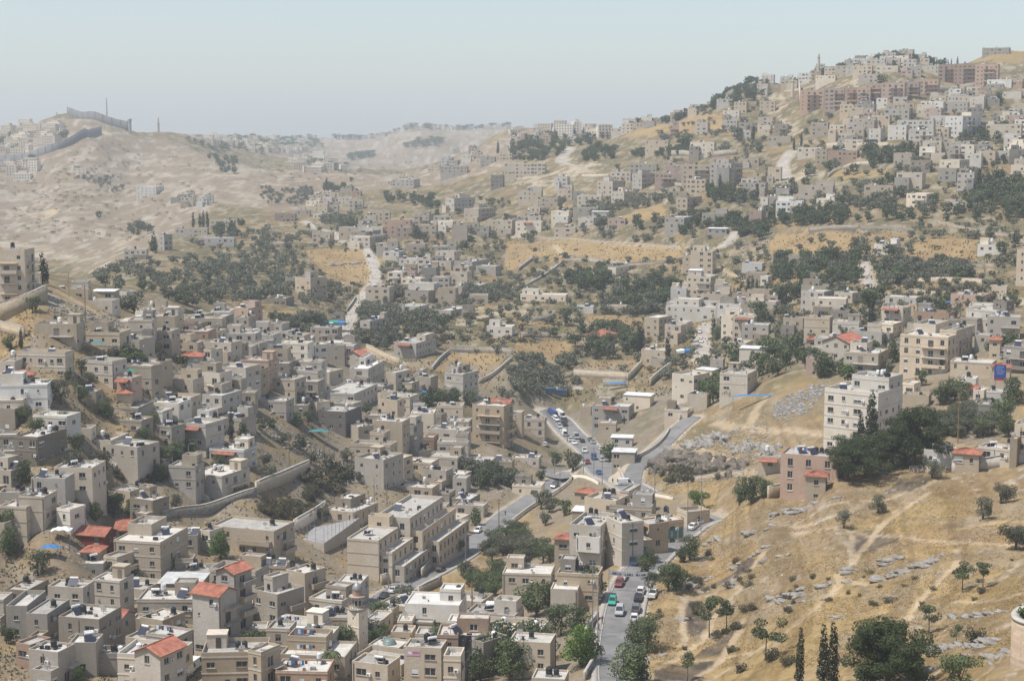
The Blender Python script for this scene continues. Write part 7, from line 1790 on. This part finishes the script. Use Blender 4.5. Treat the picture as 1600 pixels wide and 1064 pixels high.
def copy_tree(o, parent=None):
    c = o.copy(); COL.objects.link(c)
    if parent is not None: c.parent = parent
    for ch in o.children: copy_tree(ch, c)
    return c
for ln in CARS.split('\n'):
    a, lb = ln.split('|'); pn, style, t, xy, rd, ar = a.split(); x, y = map(float, xy.split(',')); q_ = hit(*uv(t, x, y))
    key = (style, pn)
    if key not in MASTER: o = make_car(style, PAINT[pn]); MASTER[key] = o
    else: o = copy_tree(MASTER[key])
    zz = gz(q_[0], q_[1]) + .03
    if rd != '-':
        R_ = RP[rd]; i = int(((R_[:, 0] - q_[0]) ** 2 + (R_[:, 1] - q_[1]) ** 2).argmin()); i = min(max(i, 1), len(R_) - 2); d = R_[i + 1] - R_[i - 1]; h = math.atan2(d[1], d[0]) + (math.pi if ar == '1' else 0); w = next(r[1] for r in ROADS if r[0] == rd)
        off = np.array([q_[0] - R_[i, 0], q_[1] - R_[i, 1]]); dn = math.hypot(*off)
        if dn > w / 2 - 1.1: off *= (w / 2 - 1.1) / dn
        q_ = (R_[i, 0] + off[0], R_[i, 1] + off[1]); zz = R_[i, 2] + .075; pit = -math.atan2(d[2], math.hypot(d[0], d[1])) * (1 if ar == '0' else -1)
    else: h = math.radians(float(ar)); pit = 0
    o.location = (q_[0], q_[1], zz); o.rotation_euler = (0, pit, h); o.name = {'van': 'parked_van', 'bus': 'coach', 'pickup': 'pickup_truck'}.get(style, 'parked_car'); tag(o, lb, {'van': 'van', 'bus': 'coach', 'pickup': 'pickup truck'}.get(style, 'car'))
# ------------------------------------------------------------------ people
def person(spec, shirt, trousers, label, rz):
    q_ = hit(*uv(*spec)); root = empty('person', (q_[0], q_[1], gz(q_[0], q_[1]) + .2 * (spec[0] == 'S7')), rz)
    J = [(0, 0, .98), (0, 0, 1.22), (0, 0, 1.42), (0, .01, 1.52), (0, .02, 1.66), (.09, 0, .93), (.11, .06, .5), (.1, -.02, .06), (.1, .12, .03), (-.09, 0, .93), (-.11, -.08, .5), (-.1, -.2, .07), (-.1, -.08, .03), (.19, 0, 1.40), (.25, -.02, 1.12), (.24, .1, .88), (-.19, 0, 1.40), (-.25, .03, 1.12), (-.24, .12, .88)]
    E = [(0, 1), (1, 2), (2, 3), (3, 4), (0, 5), (5, 6), (6, 7), (7, 8), (0, 9), (9, 10), (10, 11), (11, 12), (2, 13), (13, 14), (14, 15), (2, 16), (16, 17), (17, 18)]
    rad = [.15, .14, .15, .06, .11, .09, .065, .045, .04, .09, .065, .045, .04, .06, .045, .035, .06, .045, .035]
    me = bpy.data.meshes.new('body'); me.from_pydata(J, E, []); o = bpy.data.objects.new('body', me); COL.objects.link(o); md = o.modifiers.new('skin', 'SKIN')
    for v, r in zip(me.skin_vertices[0].data, rad): v.radius = (r, r * .85)
    me.skin_vertices[0].data[0].use_root = True; o.modifiers.new('sub', 'SUBSURF').levels = 1
    dg = bpy.context.evaluated_depsgraph_get(); m2 = bpy.data.meshes.new_from_object(o.evaluated_get(dg)); bpy.data.objects.remove(o)
    m2.materials.clear(); [m2.materials.append(x) for x in (shirt, trousers, flat('skin', (.36, .22, .15), .6), flat('dark_hair', (.02, .017, .015), .6))]
    for f in m2.polygons: z = f.center.z; x = abs(f.center.x); f.material_index = 3 if z > 1.68 or (z > 1.6 and f.center.y < 0) else 2 if z > 1.5 or (x > .2 and z < 1.1) else 0 if z > .95 else 1
    add_child(root, 'body', m2); tag(root, label, 'person')
person(('S7', 556, 715), flat('red_shirt', (.4, .04, .04), .8), flat('dark_trousers', (.03, .03, .04), .8), 'person in a red shirt walking on the left pavement of the street', .3)
person(('S7', 775, 865), flat('dark_shirt', (.04, .04, .05), .8), flat('dark_trousers', (.03, .03, .04), .8), 'person in dark clothes standing below the right street tree', 2.0)
person(('S7', 535, 760), flat('grey_shirt', (.25, .25, .27), .8), flat('dark_trousers', (.03, .03, .04), .8), 'person in grey walking behind the red shirted one', 1.2)
person(('S2', 1535, 890), flat('dark_shirt', (.04, .04, .05), .8), flat('dark_trousers', (.03, .03, .04), .8), 'person in dark clothes on the upper valley road', .3)
person(('S3', 620, 690), flat('blue_shirt', (.06, .09, .2), .8), flat('dark_trousers', (.03, .03, .04), .8), 'person in blue at the end of the main road', .5)
print('cars', round(time.time() - T0, 1))
# ------------------------------------------------------------------ poles, lamps, signs
def pole(spec, h, label, lamp=False, wood=False):
    q_ = hit(*uv(*spec)); root = empty('street_lamp' if lamp else 'utility_pole', (q_[0], q_[1], gz(q_[0], q_[1]))); m = MB(); m.tube([(0, 0, -.5), (0, 0, h)], [.14, .08] if not wood else [.16, .11], 7)
    add_child(root, 'post', m.mesh('post', [M_WOOD if wood else M_STEEL]))
    m = MB()
    if lamp: m.tube([(0, 0, h), (.5, -.2, h + .35), (1.5, -.6, h + .4)], .05, 6); m.box(1.3, 1.9, -.9, -.6, h + .33, h + .45); add_child(root, 'lamp_arm', m.mesh('lamp_arm', [M_STEEL]))
    else:
        m.box(-.9, .9, -.05, .05, h - .6, h - .48); m.box(-.6, .6, -.05, .05, h - 1.3, h - 1.2)
        for x in (-.8, -.4, .4, .8): m.tube([(x, 0, h - .48), (x, 0, h - .25)], .05, 5)
        add_child(root, 'crossarm', m.mesh('crossarm', [M_WOOD if wood else M_STEEL]))
    tag(root, label, 'street lamp' if lamp else 'utility pole'); return root
for s_, h, lb, lp, wd in [(('S3', 503, 650), 10, 'tall lamp post in the middle of the main road', True, False), (('S3', 440, 640), 9, 'lamp post at the left kerb of the main road end', True, False), (('S3', 555, 700), 10, 'lamp post at the lower right end of the main road', True, False), (('S3', 262, 640), 6, 'pole standing in the middle of the road junction', False, False), (('S3', 295, 740), 8, 'pole beside the black car at the junction', False, False), (('S3', 878, 745), 10, 'slim pole at the foot of the dark cliff', False, False), (('S3', 1162, 990), 14, 'tall pole beside the turquoise shuttered shops', False, False), (('S3', 1080, 990), 13, 'tall grey pole at the end of the turquoise shutters', False, False), (('S3', 340, 440), 9, 'dark pole in the jam on the main road', False, True),
                          (('S1', 1165, 680), 10, 'lamp post at the corner of the left stone walls', True, False), (('S1', 480, 310), 9, 'pole with a lamp beside the old stepped lane on the left', True, False), (('S2', 205, 630), 11, 'wooden pole on the scrubby gully above the retaining wall', False, True), (('S2', 765, 720), 10, 'thin pole against the house with the dark shop window', False, False), (('S2', 728, 820), 8, 'lamp post at the corner of the school hall', True, False), (('S2', 805, 830), 9, 'twin pole beside the school hall', False, False), (('T5', 527, 560), 11, 'wooden pole on the bare left crest', False, True), (('T5', 425, 410), 8, 'pole beside the crest houses', False, False),
                          (('S6', 815, 500), 10, 'lamp post behind the parked white saloon by the school', True, False), (('S6', 1290, 370), 9, 'lamp post by the shrubs of the valley road', True, False), (('S6', 1495, 150), 10, 'big dark pole at the bend of the valley road', False, True), (('S6', 1330, 720), 10, 'black pole over the terrace behind the pale narrow house', False, True), (('S4', 1168, 520), 12, 'black pole rising in the silvery olive grove', False, True), (('T8', 832, 750), 14, 'tall pole in front of the rounded balcony apartments', False, False), (('T8', 744, 750), 11, 'pole beside the lone tall cypress', False, False), (('S7', 545, 480), 13, 'leaning pole at the corner of the street apartment house', False, False), (('S7', 495, 780), 15, 'tall pole by the street steps', False, False), (('S7', 528, 800), 9, 'second pole by the street steps', False, False), (('S7', 643, 1090), 4, 'short dark post at the bottom of the street', False, False), (('T6', 635, 470), 9, 'pole at the bend of the white road', False, True), (('T6', 660, 330), 10, 'pole in the dry field beside the white road', False, True), (('T6', 305, 160), 10, 'pole on the dry field far left of the white road', False, True), (('T8', 1330, 430), 9, 'pole at the right end of the long block wall', False, False)]: pole(s_, h, lb, lp, wd)
# blue billboard
q_ = hit(*uv('S4', 1425, 205), 1.0); root = empty('billboard', (q_[0], q_[1], gz(q_[0], q_[1])), -.2); m = MB(); W_, H_ = 3.2, 4.4; zz = 4.2
m.tube([(-1.2, .1, -.5), (-1.2, .1, zz + H_)], .09, 6); m.tube([(1.2, .1, -.5), (1.2, .1, zz + H_)], .09, 6); add_child(root, 'post', m.mesh('post', [M_STEEL]))
m = MB(); m.box(-W_ / 2, W_ / 2, -.06, .02, zz, zz + H_); m.box(-W_ / 2, W_ / 2, -.065, -.061, zz, zz + .55, 1)
for k, (x0, x1) in enumerate(((-1.1, 1.0), (-1.2, .6), (-1.0, 1.2), (-.9, .9))): m.box(x0, x1, -.066, -.062, zz + 3.7 - k * .62, zz + 3.9 - k * .62, 2)
add_child(root, 'sign_panel', m.mesh('sign_panel', [flat('sign_blue', (.03, .07, .27), .5), flat('sign_red', (.4, .04, .03), .5), flat('sign_pale', (.28, .36, .55), .5)])); tag(root, 'blue billboard with pale lines of print and a red foot', 'billboard')
# banner over the street
i = int(np.abs(RP['street'][:, 1] - hit(*uv('S7', 690, 530))[1]).argmin()); c0 = RP['street'][i]; d = RP['street'][i + 1] - RP['street'][i - 1]; root = empty('street_banner', tuple(c0), math.atan2(d[1], d[0]) - math.pi / 2)
m = MB()
for x in (-4.2, 4.2): m.tube([(x, 0, -.3), (x, 0, 5.0)], .06, 6, 0)
add_child(root, 'post', m.mesh('post', [M_STEEL])); m = MB()
for k in range(16):
    x0, x1 = -4.1 + k * .5125, -4.1 + (k + 1) * .5125; s0, s1 = .28 * (1 - (x0 / 4.1) ** 2), .28 * (1 - (x1 / 4.1) ** 2); m.quad((x0, 0, 3.7 - s0), (x1, 0, 3.7 - s1), (x1, 0, 4.75 - s1), (x0, 0, 4.75 - s0))
    if k not in (0, 5, 10, 15): w = .16 + .05 * ((k * 7) % 3); xm = (x0 + x1) / 2; m.box(xm - w, xm + w, -.03, -.01, 3.98 - s0, 4.1 - s0 + .12 * (k % 3), 1); m.box(xm - .05, xm + .05, -.03, -.01, 4.1 - s0, 4.5 - s0, 1)
add_child(root, 'cloth', m.mesh('cloth', [flat('banner_cloth', (.45, .45, .45), .8), flat('banner_print', (.08, .08, .09), .8)])); tag(root, 'grey cloth banner with dark lettering hung across the street', 'banner')
# tarpaulins and shelters
def shelter(spec, w, d, h, mats, label, yaw=0.0, name='tarpaulin_shelter'):
    q_ = hit(*uv(*spec)); root = empty(name, (q_[0], q_[1], gz(q_[0], q_[1])), yaw); m = MB(); n_ = 8
    for x in (-w / 2, w / 2):
        for y in (-d / 2, d / 2): m.tube([(x, y, -.6), (x, y, h)], .05, 5)
    add_child(root, 'post', m.mesh('post', [M_STEEL])); m = MB(); Z_ = lambda i, j: h + .35 * math.sin(math.pi * i / n_) * (1 - .3 * math.cos(j)) - .12 * math.sin(i * 2.1 + j * 1.7)
    for i in range(n_):
        for j in range(4):
            x0, x1 = -w / 2 + w * i / n_, -w / 2 + w * (i + 1) / n_; y0, y1 = -d / 2 + d * j / 4, -d / 2 + d * (j + 1) / 4
            m.quad((x0, y0, Z_(i, j)), (x1, y0, Z_(i + 1, j)), (x1, y1, Z_(i + 1, j + 1)), (x0, y1, Z_(i, j + 1)), min(len(mats) - 1, int(i / n_ * len(mats))))
    for i in range(n_):
        if len(mats) > 1: x0, x1 = -w / 2 + w * i / n_, -w / 2 + w * (i + 1) / n_; m.quad((x0, -d / 2, h - 1.0), (x1, -d / 2, h - 1.0), (x1, -d / 2, Z_(i + 1, 0)), (x0, -d / 2, Z_(i, 0)), min(len(mats) - 1, int(i / n_ * len(mats))))
    add_child(root, 'sheet', m.mesh('sheet', mats)); tag(root, label, 'tarpaulin')
shelter(('T6', 460, 610), 13, 7, 3.4, [M_GREEN, M_GREEN, M_BLUE], 'green and blue tarpaulin roof at the foot of the white road')
shelter(('T7', 1075, 775), 9, 5, 2.6, [M_WHITE, M_BLUE, M_WHITE], 'blue and white awning in the yard beside the village street')
shelter(('T8', 1110, 600), 4, 2.6, 2.2, [M_BLUE], 'small blue tarpaulin on the pale bank at the right')
shelter(('S5', 310, 300), 4, 2.6, 2.2, [M_BLUE], 'crumpled light blue tarpaulin on a roof below the red roofs')
shelter(('S5', 380, 190), 4.5, 3, 2.2, [M_WHITE], 'white sheet shelter among the cluttered roofs below the red roofs')
shelter(('S5', 790, 790 - 320), 2, 1.4, 1.8, [M_ORANGE], 'orange cloth on the roof beside the white metal roof')
shelter(('S2', 385, 420), 6, 3, 2.6, [M_TEAL], 'teal roofed terrace shelter above the scrubby gully')
shelter(('S2', 1010, 165), 5, 3, 2.4, [M_BLUE], 'dark blue tarpaulin below the stepped cream house')
shelter(('T6', 0 + 655, 0 + 590 - 60), 4, 3, 2.4, [M_WHITE], 'white sheet roof among the trees near the white road')
shelter(('T5', 575, 760), 6, 3, 3, [M_TEAL], 'teal awning on the wall of a left slope house')
shelter(('T5', 790, 925), 4.5, 2.5, 2.6, [M_GREEN], 'green awning above the little red porch')
shelter(('S3', 645, 108), 8, 2.5, 2.2, [M_BLUE], 'blue sheeting by the excavated plots above the main road')
shelter(('S3', 1510, 190), 16, 2, 2, [M_BLUE], 'long blue sheet fence at the top of the spur')
# containers
for k, (x, y, lb) in enumerate(((225, 140, 'blue steel container at the left of the pair by the terraces'), (295, 150, 'blue steel container at the right of the pair by the terraces'))):
    q_ = hit(*uv('S3', x, y)); root = empty('shipping_container', (q_[0], q_[1], gz(q_[0], q_[1])), .1); m = MB(); m.box(-3, 3, -1.2, 1.2, .1, 2.6)
    for i in range(24): m.box(-2.95 + i * .25, -2.83 + i * .25, -1.25, -1.2, .2, 2.5)
    add_child(root, 'body', m.mesh('body', [flat('container_blue', (.05, .12, .22), .6)])); add_child(root, 'door', D_MESH, (2.0, -1.27, 1.3), 0, (1.6, 1, 2.2)); tag(root, lb, 'container')
# sports court and its fence
cs = [hit(*uv('S6', *p_)) for p_ in ((265, 175), (360, 122), (640, 140), (560, 205), (420, 275))]; zc_ = max(c[2] for c in cs) - .5; cc = np.mean(cs, axis=0)
m = MB(); i0 = 0; m.v = [(c[0], c[1], zc_) for c in cs] + [(c[0], c[1], zc_ - 6) for c in cs]; m.f = [(0, 1, 2, 3, 4)[::-1]] + [(k, (k + 1) % 5, (k + 1) % 5 + 5, k + 5) for k in range(5)]; m.m = [0] + [1] * 5
tag(link('sports_court', m.mesh('sports_court', [flat('court_asphalt', (.30, .29, .285), .9, 0, .12, .5), WALLS['b']])), kind='structure')
root = empty('court_fence', (cc[0], cc[1], zc_)); pm = MB(); pm.tube([(0, 0, 0), (0, 0, 4.2)], .05, 5); pme = pm.mesh('fence_post', [M_STEEL]); rl = MB()
for k in range(5):
    a, b_ = np.array(cs[k]), np.array(cs[(k + 1) % 5]); n_ = max(2, int(np.hypot(*(b_ - a)[:2]) / 2.6))
    for j in range(n_): p_ = a + (b_ - a) * j / n_; add_child(root, 'fence_post', pme, (p_[0] - cc[0], p_[1] - cc[1], 0))
    for z_ in (2.1, 4.15): rl.tube([(a[0] - cc[0], a[1] - cc[1], z_), (b_[0] - cc[0], b_[1] - cc[1], z_)], .03, 4)
add_child(root, 'fence_rail', rl.mesh('fence_rail', [M_STEEL])); tag(root, 'tall steel post fence round the grey sports court', 'fence')
# scaffold netting
q_ = hit(*uv('S6', 1300, 1064)); root = empty('scaffold', (q_[0], q_[1], gz(q_[0], q_[1])), -.3); m = MB()
for x in (-1.2, 1.2):
    for y in (-1, 1): m.tube([(x, y, -1), (x, y, 9)], .04, 5)
for z_ in (2, 4, 6, 8): m.box(-1.3, 1.3, -1.05, 1.05, z_, z_ + .06)
add_child(root, 'frame', m.mesh('frame', [M_STEEL])); m = MB()
for k in range(10):
    for j in range(6): f_ = lambda a, b: (-1.28 + .426 * a, -1.1 - .12 * math.sin(a * 1.9 + b), 9 - b * .95); m.quad(f_(j, k + 1), f_(j + 1, k + 1), f_(j + 1, k), f_(j, k))
add_child(root, 'netting', m.mesh('netting', [M_DARK])); tag(root, 'dark netted scaffold beside the narrow pale house at the bottom', 'scaffold')
# banner on the tan house
for d in BUILT:
    if d['hand'] and 'pink banner' in d['hand']:
        m = MB(); o = d['o']; w = next(c for c in o.children if c.name.startswith('wall')); xs = [v.co.x for v in w.data.vertices]; ys = min(v.co.y for v in w.data.vertices); zs = max(v.co.z for v in w.data.vertices)
        m.box(min(xs) + .5, min(xs) + 3.0, ys - .06, ys - .02, zs - 1.7, zs - .6); m.box(min(xs) + .7, min(xs) + 1.5, ys - .07, ys - .061, zs - 1.4, zs - .9, 1); m.box(min(xs) + 1.7, min(xs) + 2.8, ys - .07, ys - .061, zs - 1.2, zs - 1.0, 2)
        add_child(o, 'wall_banner', m.mesh('wall_banner', [flat('banner_pink', (.55, .36, .42), .7), M_WHITE, flat('banner_purple', (.3, .08, .2), .7)]))
    if d['hand'] and 'turquoise shutters' in d['hand']:
        o = d['o']; w = next(c for c in o.children if c.name.startswith('wall')); X = max(v.co.x for v in w.data.vertices); y0 = min(v.co.y for v in w.data.vertices); y1 = max(v.co.y for v in w.data.vertices)
        zb_ = max(v.co.z for v in w.data.vertices) - 4.6; n_ = 4
        for k in range(n_): add_child(o, 'shutter', G_TEAL, (X + .04, y0 + (k + .5) * (y1 - y0) / n_, zb_ + 1.35), math.pi / 2, ((y1 - y0) / n_ - .5, 1, 2.6))
    if d['hand'] and 'blue and yellow painted door' in d['hand']:
        o = d['o']; w = next(c for c in o.children if c.name.startswith('wall')); X = max(v.co.x for v in w.data.vertices); y0 = min(v.co.y for v in w.data.vertices); zb_ = max(v.co.z for v in w.data.vertices) - 4.4
        m = MB(); m.box(X + .02, X + .08, y0 + .8, y0 + 4.2, zb_, zb_ + 2.8); m.tri((X + .085, y0 + .8, zb_), (X + .085, y0 + 3.6, zb_), (X + .085, y0 + .8, zb_ + 2.6), 1); add_child(o, 'painted_door', m.mesh('painted_door', [flat('door_blue', (.04, .09, .3), .5), flat('door_yellow', (.6, .43, .05), .5)]))
# ------------------------------------------------------------------ far hill: concrete barrier, mast, towers, distant town
M_BARR = flat('barrier_concrete', (.17, .17, .17), .85, 0, .1, .2)
def far_hit(u, v, Y):
    a, b_ = ray(u, v); return np.array([a * Y, Y, float(ground(a * Y, Y))])
def barrier(spec, Ys, h, label, name='concrete_barrier', direct=False):
    L_ = line(spec); pts = []
    for (u, v), Y in zip(L_, Ys): pts.append(far_hit(u, v, Y))
    if direct:
        pts = [np.array(hit(u, v, 0, 1200)) for u, v in L_]; pts = resample(np.array(pts), 6); pts[:, 2] = ground(pts[:, 0], pts[:, 1]); Ys = None
    else: pts = resample(np.array(pts), 6)
    want = None if direct else np.array([pt(u, v, Y)[2] for (u, v), Y in zip(L_, Ys)])
    if not direct: pts[:, 2] = np.maximum(ground(pts[:, 0], pts[:, 1]), np.interp(np.linspace(0, 1, len(pts)), np.linspace(0, 1, len(want)), want))
    c0 = pts[len(pts) // 2]; root = empty(name, tuple(c0)); q_ = pts - c0; link('wall_body', ribbon_wall('wall_body', q_, h, .9, M_BARR, 9), root)
    m = MB()
    for k in range(0, len(q_), 2): m.box(q_[k, 0] - .35, q_[k, 0] + .35, q_[k, 1] - .7, q_[k, 1] + .7, q_[k, 2] - 2, q_[k, 2] + h + .15)
    o = add_child(root, 'panel_joint', m.mesh('panel_joint', [M_BARR]), kind='stuff'); tag(root, label, 'barrier wall'); return c0
barrier('T1 -20,495 100,485 200,468 330,430 420,385 500,345 560,325 625,312', [2210, 2200, 2190, 2180, 2180, 2190, 2210, 2230], 9.5, 'grey concrete barrier wall snaking up the far bare hill', direct=True)
barrier('T1 418,262 560,280 680,272 800,285', [2330, 2290, 2290, 2290], 11, 'grey concrete barrier wall crowning the far hilltop')
q_ = far_hit(*uv('T1', 800, 285), 2288); q_[2] = pt(*uv('T1', 800, 285), 2288)[2]; root = empty('watchtower', tuple(q_)); m = MB(); m.tube([(0, 0, -6), (0, 0, 11)], 2.2, 10); m.tube([(0, 0, 11), (0, 0, 14)], 2.9, 10); add_child(root, 'tower', m.mesh('tower', [M_CONC])); tag(root, 'small concrete watchtower at the right end of the hilltop barrier', 'watchtower')
q_ = far_hit(*uv('T1', 660, 262), 2330); root = empty('lattice_mast', tuple(q_)); m = MB(); H_ = 40
for k in range(3):
    a = 2 * math.pi * k / 3; m.tube([(1.6 * math.cos(a), 1.6 * math.sin(a), 0), (.35 * math.cos(a), .35 * math.sin(a), H_)], [.24, .16], 5, 0)
for j in range(14):
    z_ = j * H_ / 14; r0 = 1.6 - 1.25 * j / 14; r1 = 1.6 - 1.25 * (j + 1) / 14
    for k in range(3): a, b_ = 2 * math.pi * k / 3, 2 * math.pi * (k + 1) / 3; m.tube([(r0 * math.cos(a), r0 * math.sin(a), z_), (r1 * math.cos(b_), r1 * math.sin(b_), z_ + H_ / 14)], .13, 4, j % 2)
add_child(root, 'lattice', m.mesh('lattice', [flat('mast_red', (.35, .10, .08), .6), M_WHITE])); tag(root, 'slender red and white lattice mast behind the hilltop barrier', 'mast')
for u, v, Y, lb in ((uv('T1', 352, 280) + (2600, 'far minaret left of the hilltop barrier')), (uv('T1', 976, 318) + (2450, 'far minaret right of the hilltop barrier')), (uv('T4', 312, 150) + (1420, 'slim minaret tower on the ridge skyline')), (uv('T4', 152, 300) + (1330, 'pale minaret among the houses left of the ridge estate'))):
    q_ = far_hit(u, v, Y); q_[2] = pt(u, v, Y)[2] - 2; root = empty('minaret', tuple(q_)); s_ = .85 if Y > 2000 else .3; r_ = s_ if Y > 2000 else .55; m = MB(); lathe(m, [(2.2 * r_, -6), (1.9 * r_, 20 * s_), (2.7 * r_, 20.6 * s_), (2.7 * r_, 22 * s_), (1.5 * r_, 22.2 * s_), (1.4 * r_, 28 * s_), (1.7 * r_, 28.4 * s_), (.9 * r_, 31 * s_), (.1, 33 * s_)], 10)
    add_child(root, 'shaft', m.mesh('shaft', [WALLS['b']])); tag(root, lb, 'minaret')
def town(name, spec_list, seed, mat):
    rng = random.Random(seed); m = MB()
    for sp, n_, ymin in spec_list:
        for _ in range(n_):
            u, v = sample_px(sp, rng); q_ = hit(u, v, 0, ymin); w, d, h = rng.uniform(9, 20), rng.uniform(9, 14), rng.choice((4, 7, 7, 10, 13)); a = rng.uniform(-.4, .4); M_ = Matrix.Translation((q_[0], q_[1], gz(q_[0], q_[1]))) @ Matrix.Rotation(a, 4, 'Z'); m.box(-w / 2, w / 2, -d / 2, d / 2, -6, h, rng.choice((0, 0, 1)), M_)
            if rng.random() < .5: m.box(-w / 4, w / 4, -d / 4, d / 4, h, h + 2.8, 0, M_)
            for f in range(int(h / 3.2)):
                for k in range(int(w / 3.2)): x = -w / 2 + 1.6 + k * 3.2; m.box(x - .6, x + .6, -d / 2 - .03, -d / 2 + .05, f * 3.1 + 1.2, f * 3.1 + 2.5, 2, M_)
    tag(link(name, m.mesh(name, [WALLS['b'], WALLS['w'], M_GLASS])), kind='stuff')
scatter_far = [('T1 0,560 700,360 1250,480 1250,700 900,1000 0,960', 260), ('T2 0,430 500,400 1100,400 900,560 300,600 0,600', 120)]
Vs, Fs, n0 = [], [], 0; rng = random.Random(19); _c, _t, _b, V, Fc = proto('shrub', L_SCRUB, 1, 0)
for sp, n_ in scatter_far:
    for _ in range(n_):
        u, v = sample_px(sp, rng); q_ = hit(u, v, 0, 1250); s_ = rng.uniform(.7, 1.7); idx = np.arange(0, len(V) // 4, 5); W_ = V.reshape(-1, 4, 3)[idx].reshape(-1, 3) * s_ * np.array([1.5, 1.2, .9]) + np.array([q_[0], q_[1], gz(q_[0], q_[1])]); Vs.append(W_); Fs.append(np.arange(len(W_)).reshape(-1, 4) + n0); n0 += len(W_)
tag(link('distant_scrub', mesh_np('distant_scrub', np.concatenate(Vs), np.concatenate(Fs), [L_SCRUB])), kind='stuff')
town('distant_town', [('T1 0,300 180,270 420,290 330,400 100,440 0,430', 90, 1300), ('T1 1180,360 1576,350 1576,420 1300,400', 50, 1300), ('T2 0,350 330,350 420,370 300,440 0,420', 60, 1300), ('T2 200,460 560,470 560,540 250,560', 26, 1300), ('T2 480,310 1000,270 1576,270 1576,285 900,295 480,345', 50, 2800), ('T1 0,510 230,520 240,590 0,600', 16, 1300), ('T3 0,270 440,250 600,240 560,330 0,330', 30, 1300)], 5, WALLS['b'])
Vs, Fs, n0 = [], [], 0; rng = random.Random(9); crown, trunk, both, V, Fc = proto('leafy', L_LEAFY, 1, 0)
for sp, n_, ymin in [('T2 480,310 760,300 1000,270 1576,262 1576,285 1000,290 480,345', 90, 2800), ('T1 1150,360 1576,345 1576,420 1300,420', 60, 1300), ('T2 0,350 380,340 420,400 0,440', 70, 1300), ('T1 0,300 200,280 430,330 300,400 0,440', 60, 1300), ('T2 560,460 740,430 740,450 600,480', 30, 1300), ('T2 880,390 1170,340 1150,380 920,410', 30, 1300), ('T2 430,470 560,520 420,560 300,500', 20, 1300)]:
    for _ in range(n_):
        u, v = sample_px(sp, rng); q_ = hit(u, v, 0, ymin); s_ = rng.uniform(1.0, 1.9) * (1.6 if q_[1] > 3000 else 1); idx = np.arange(0, len(V) // 4, 2); W_ = V.reshape(-1, 4, 3)[idx].reshape(-1, 3) * s_ * np.array([1.4, 1.4, 1]) + np.array([q_[0], q_[1], gz(q_[0], q_[1])]); Vs.append(W_); Fs.append(np.arange(len(W_)).reshape(-1, 4) + n0); n0 += len(W_)
tag(link('distant_trees', mesh_np('distant_trees', np.concatenate(Vs), np.concatenate(Fs), [L_LEAFY])), kind='stuff')
print('done', round(time.time() - T0, 1), len(bpy.data.objects))
for o in bpy.data.objects:
    if o.parent is None and len(str(o.get('label', '')).split()) > 16: print('LONG', o.name, '|', o['label'])
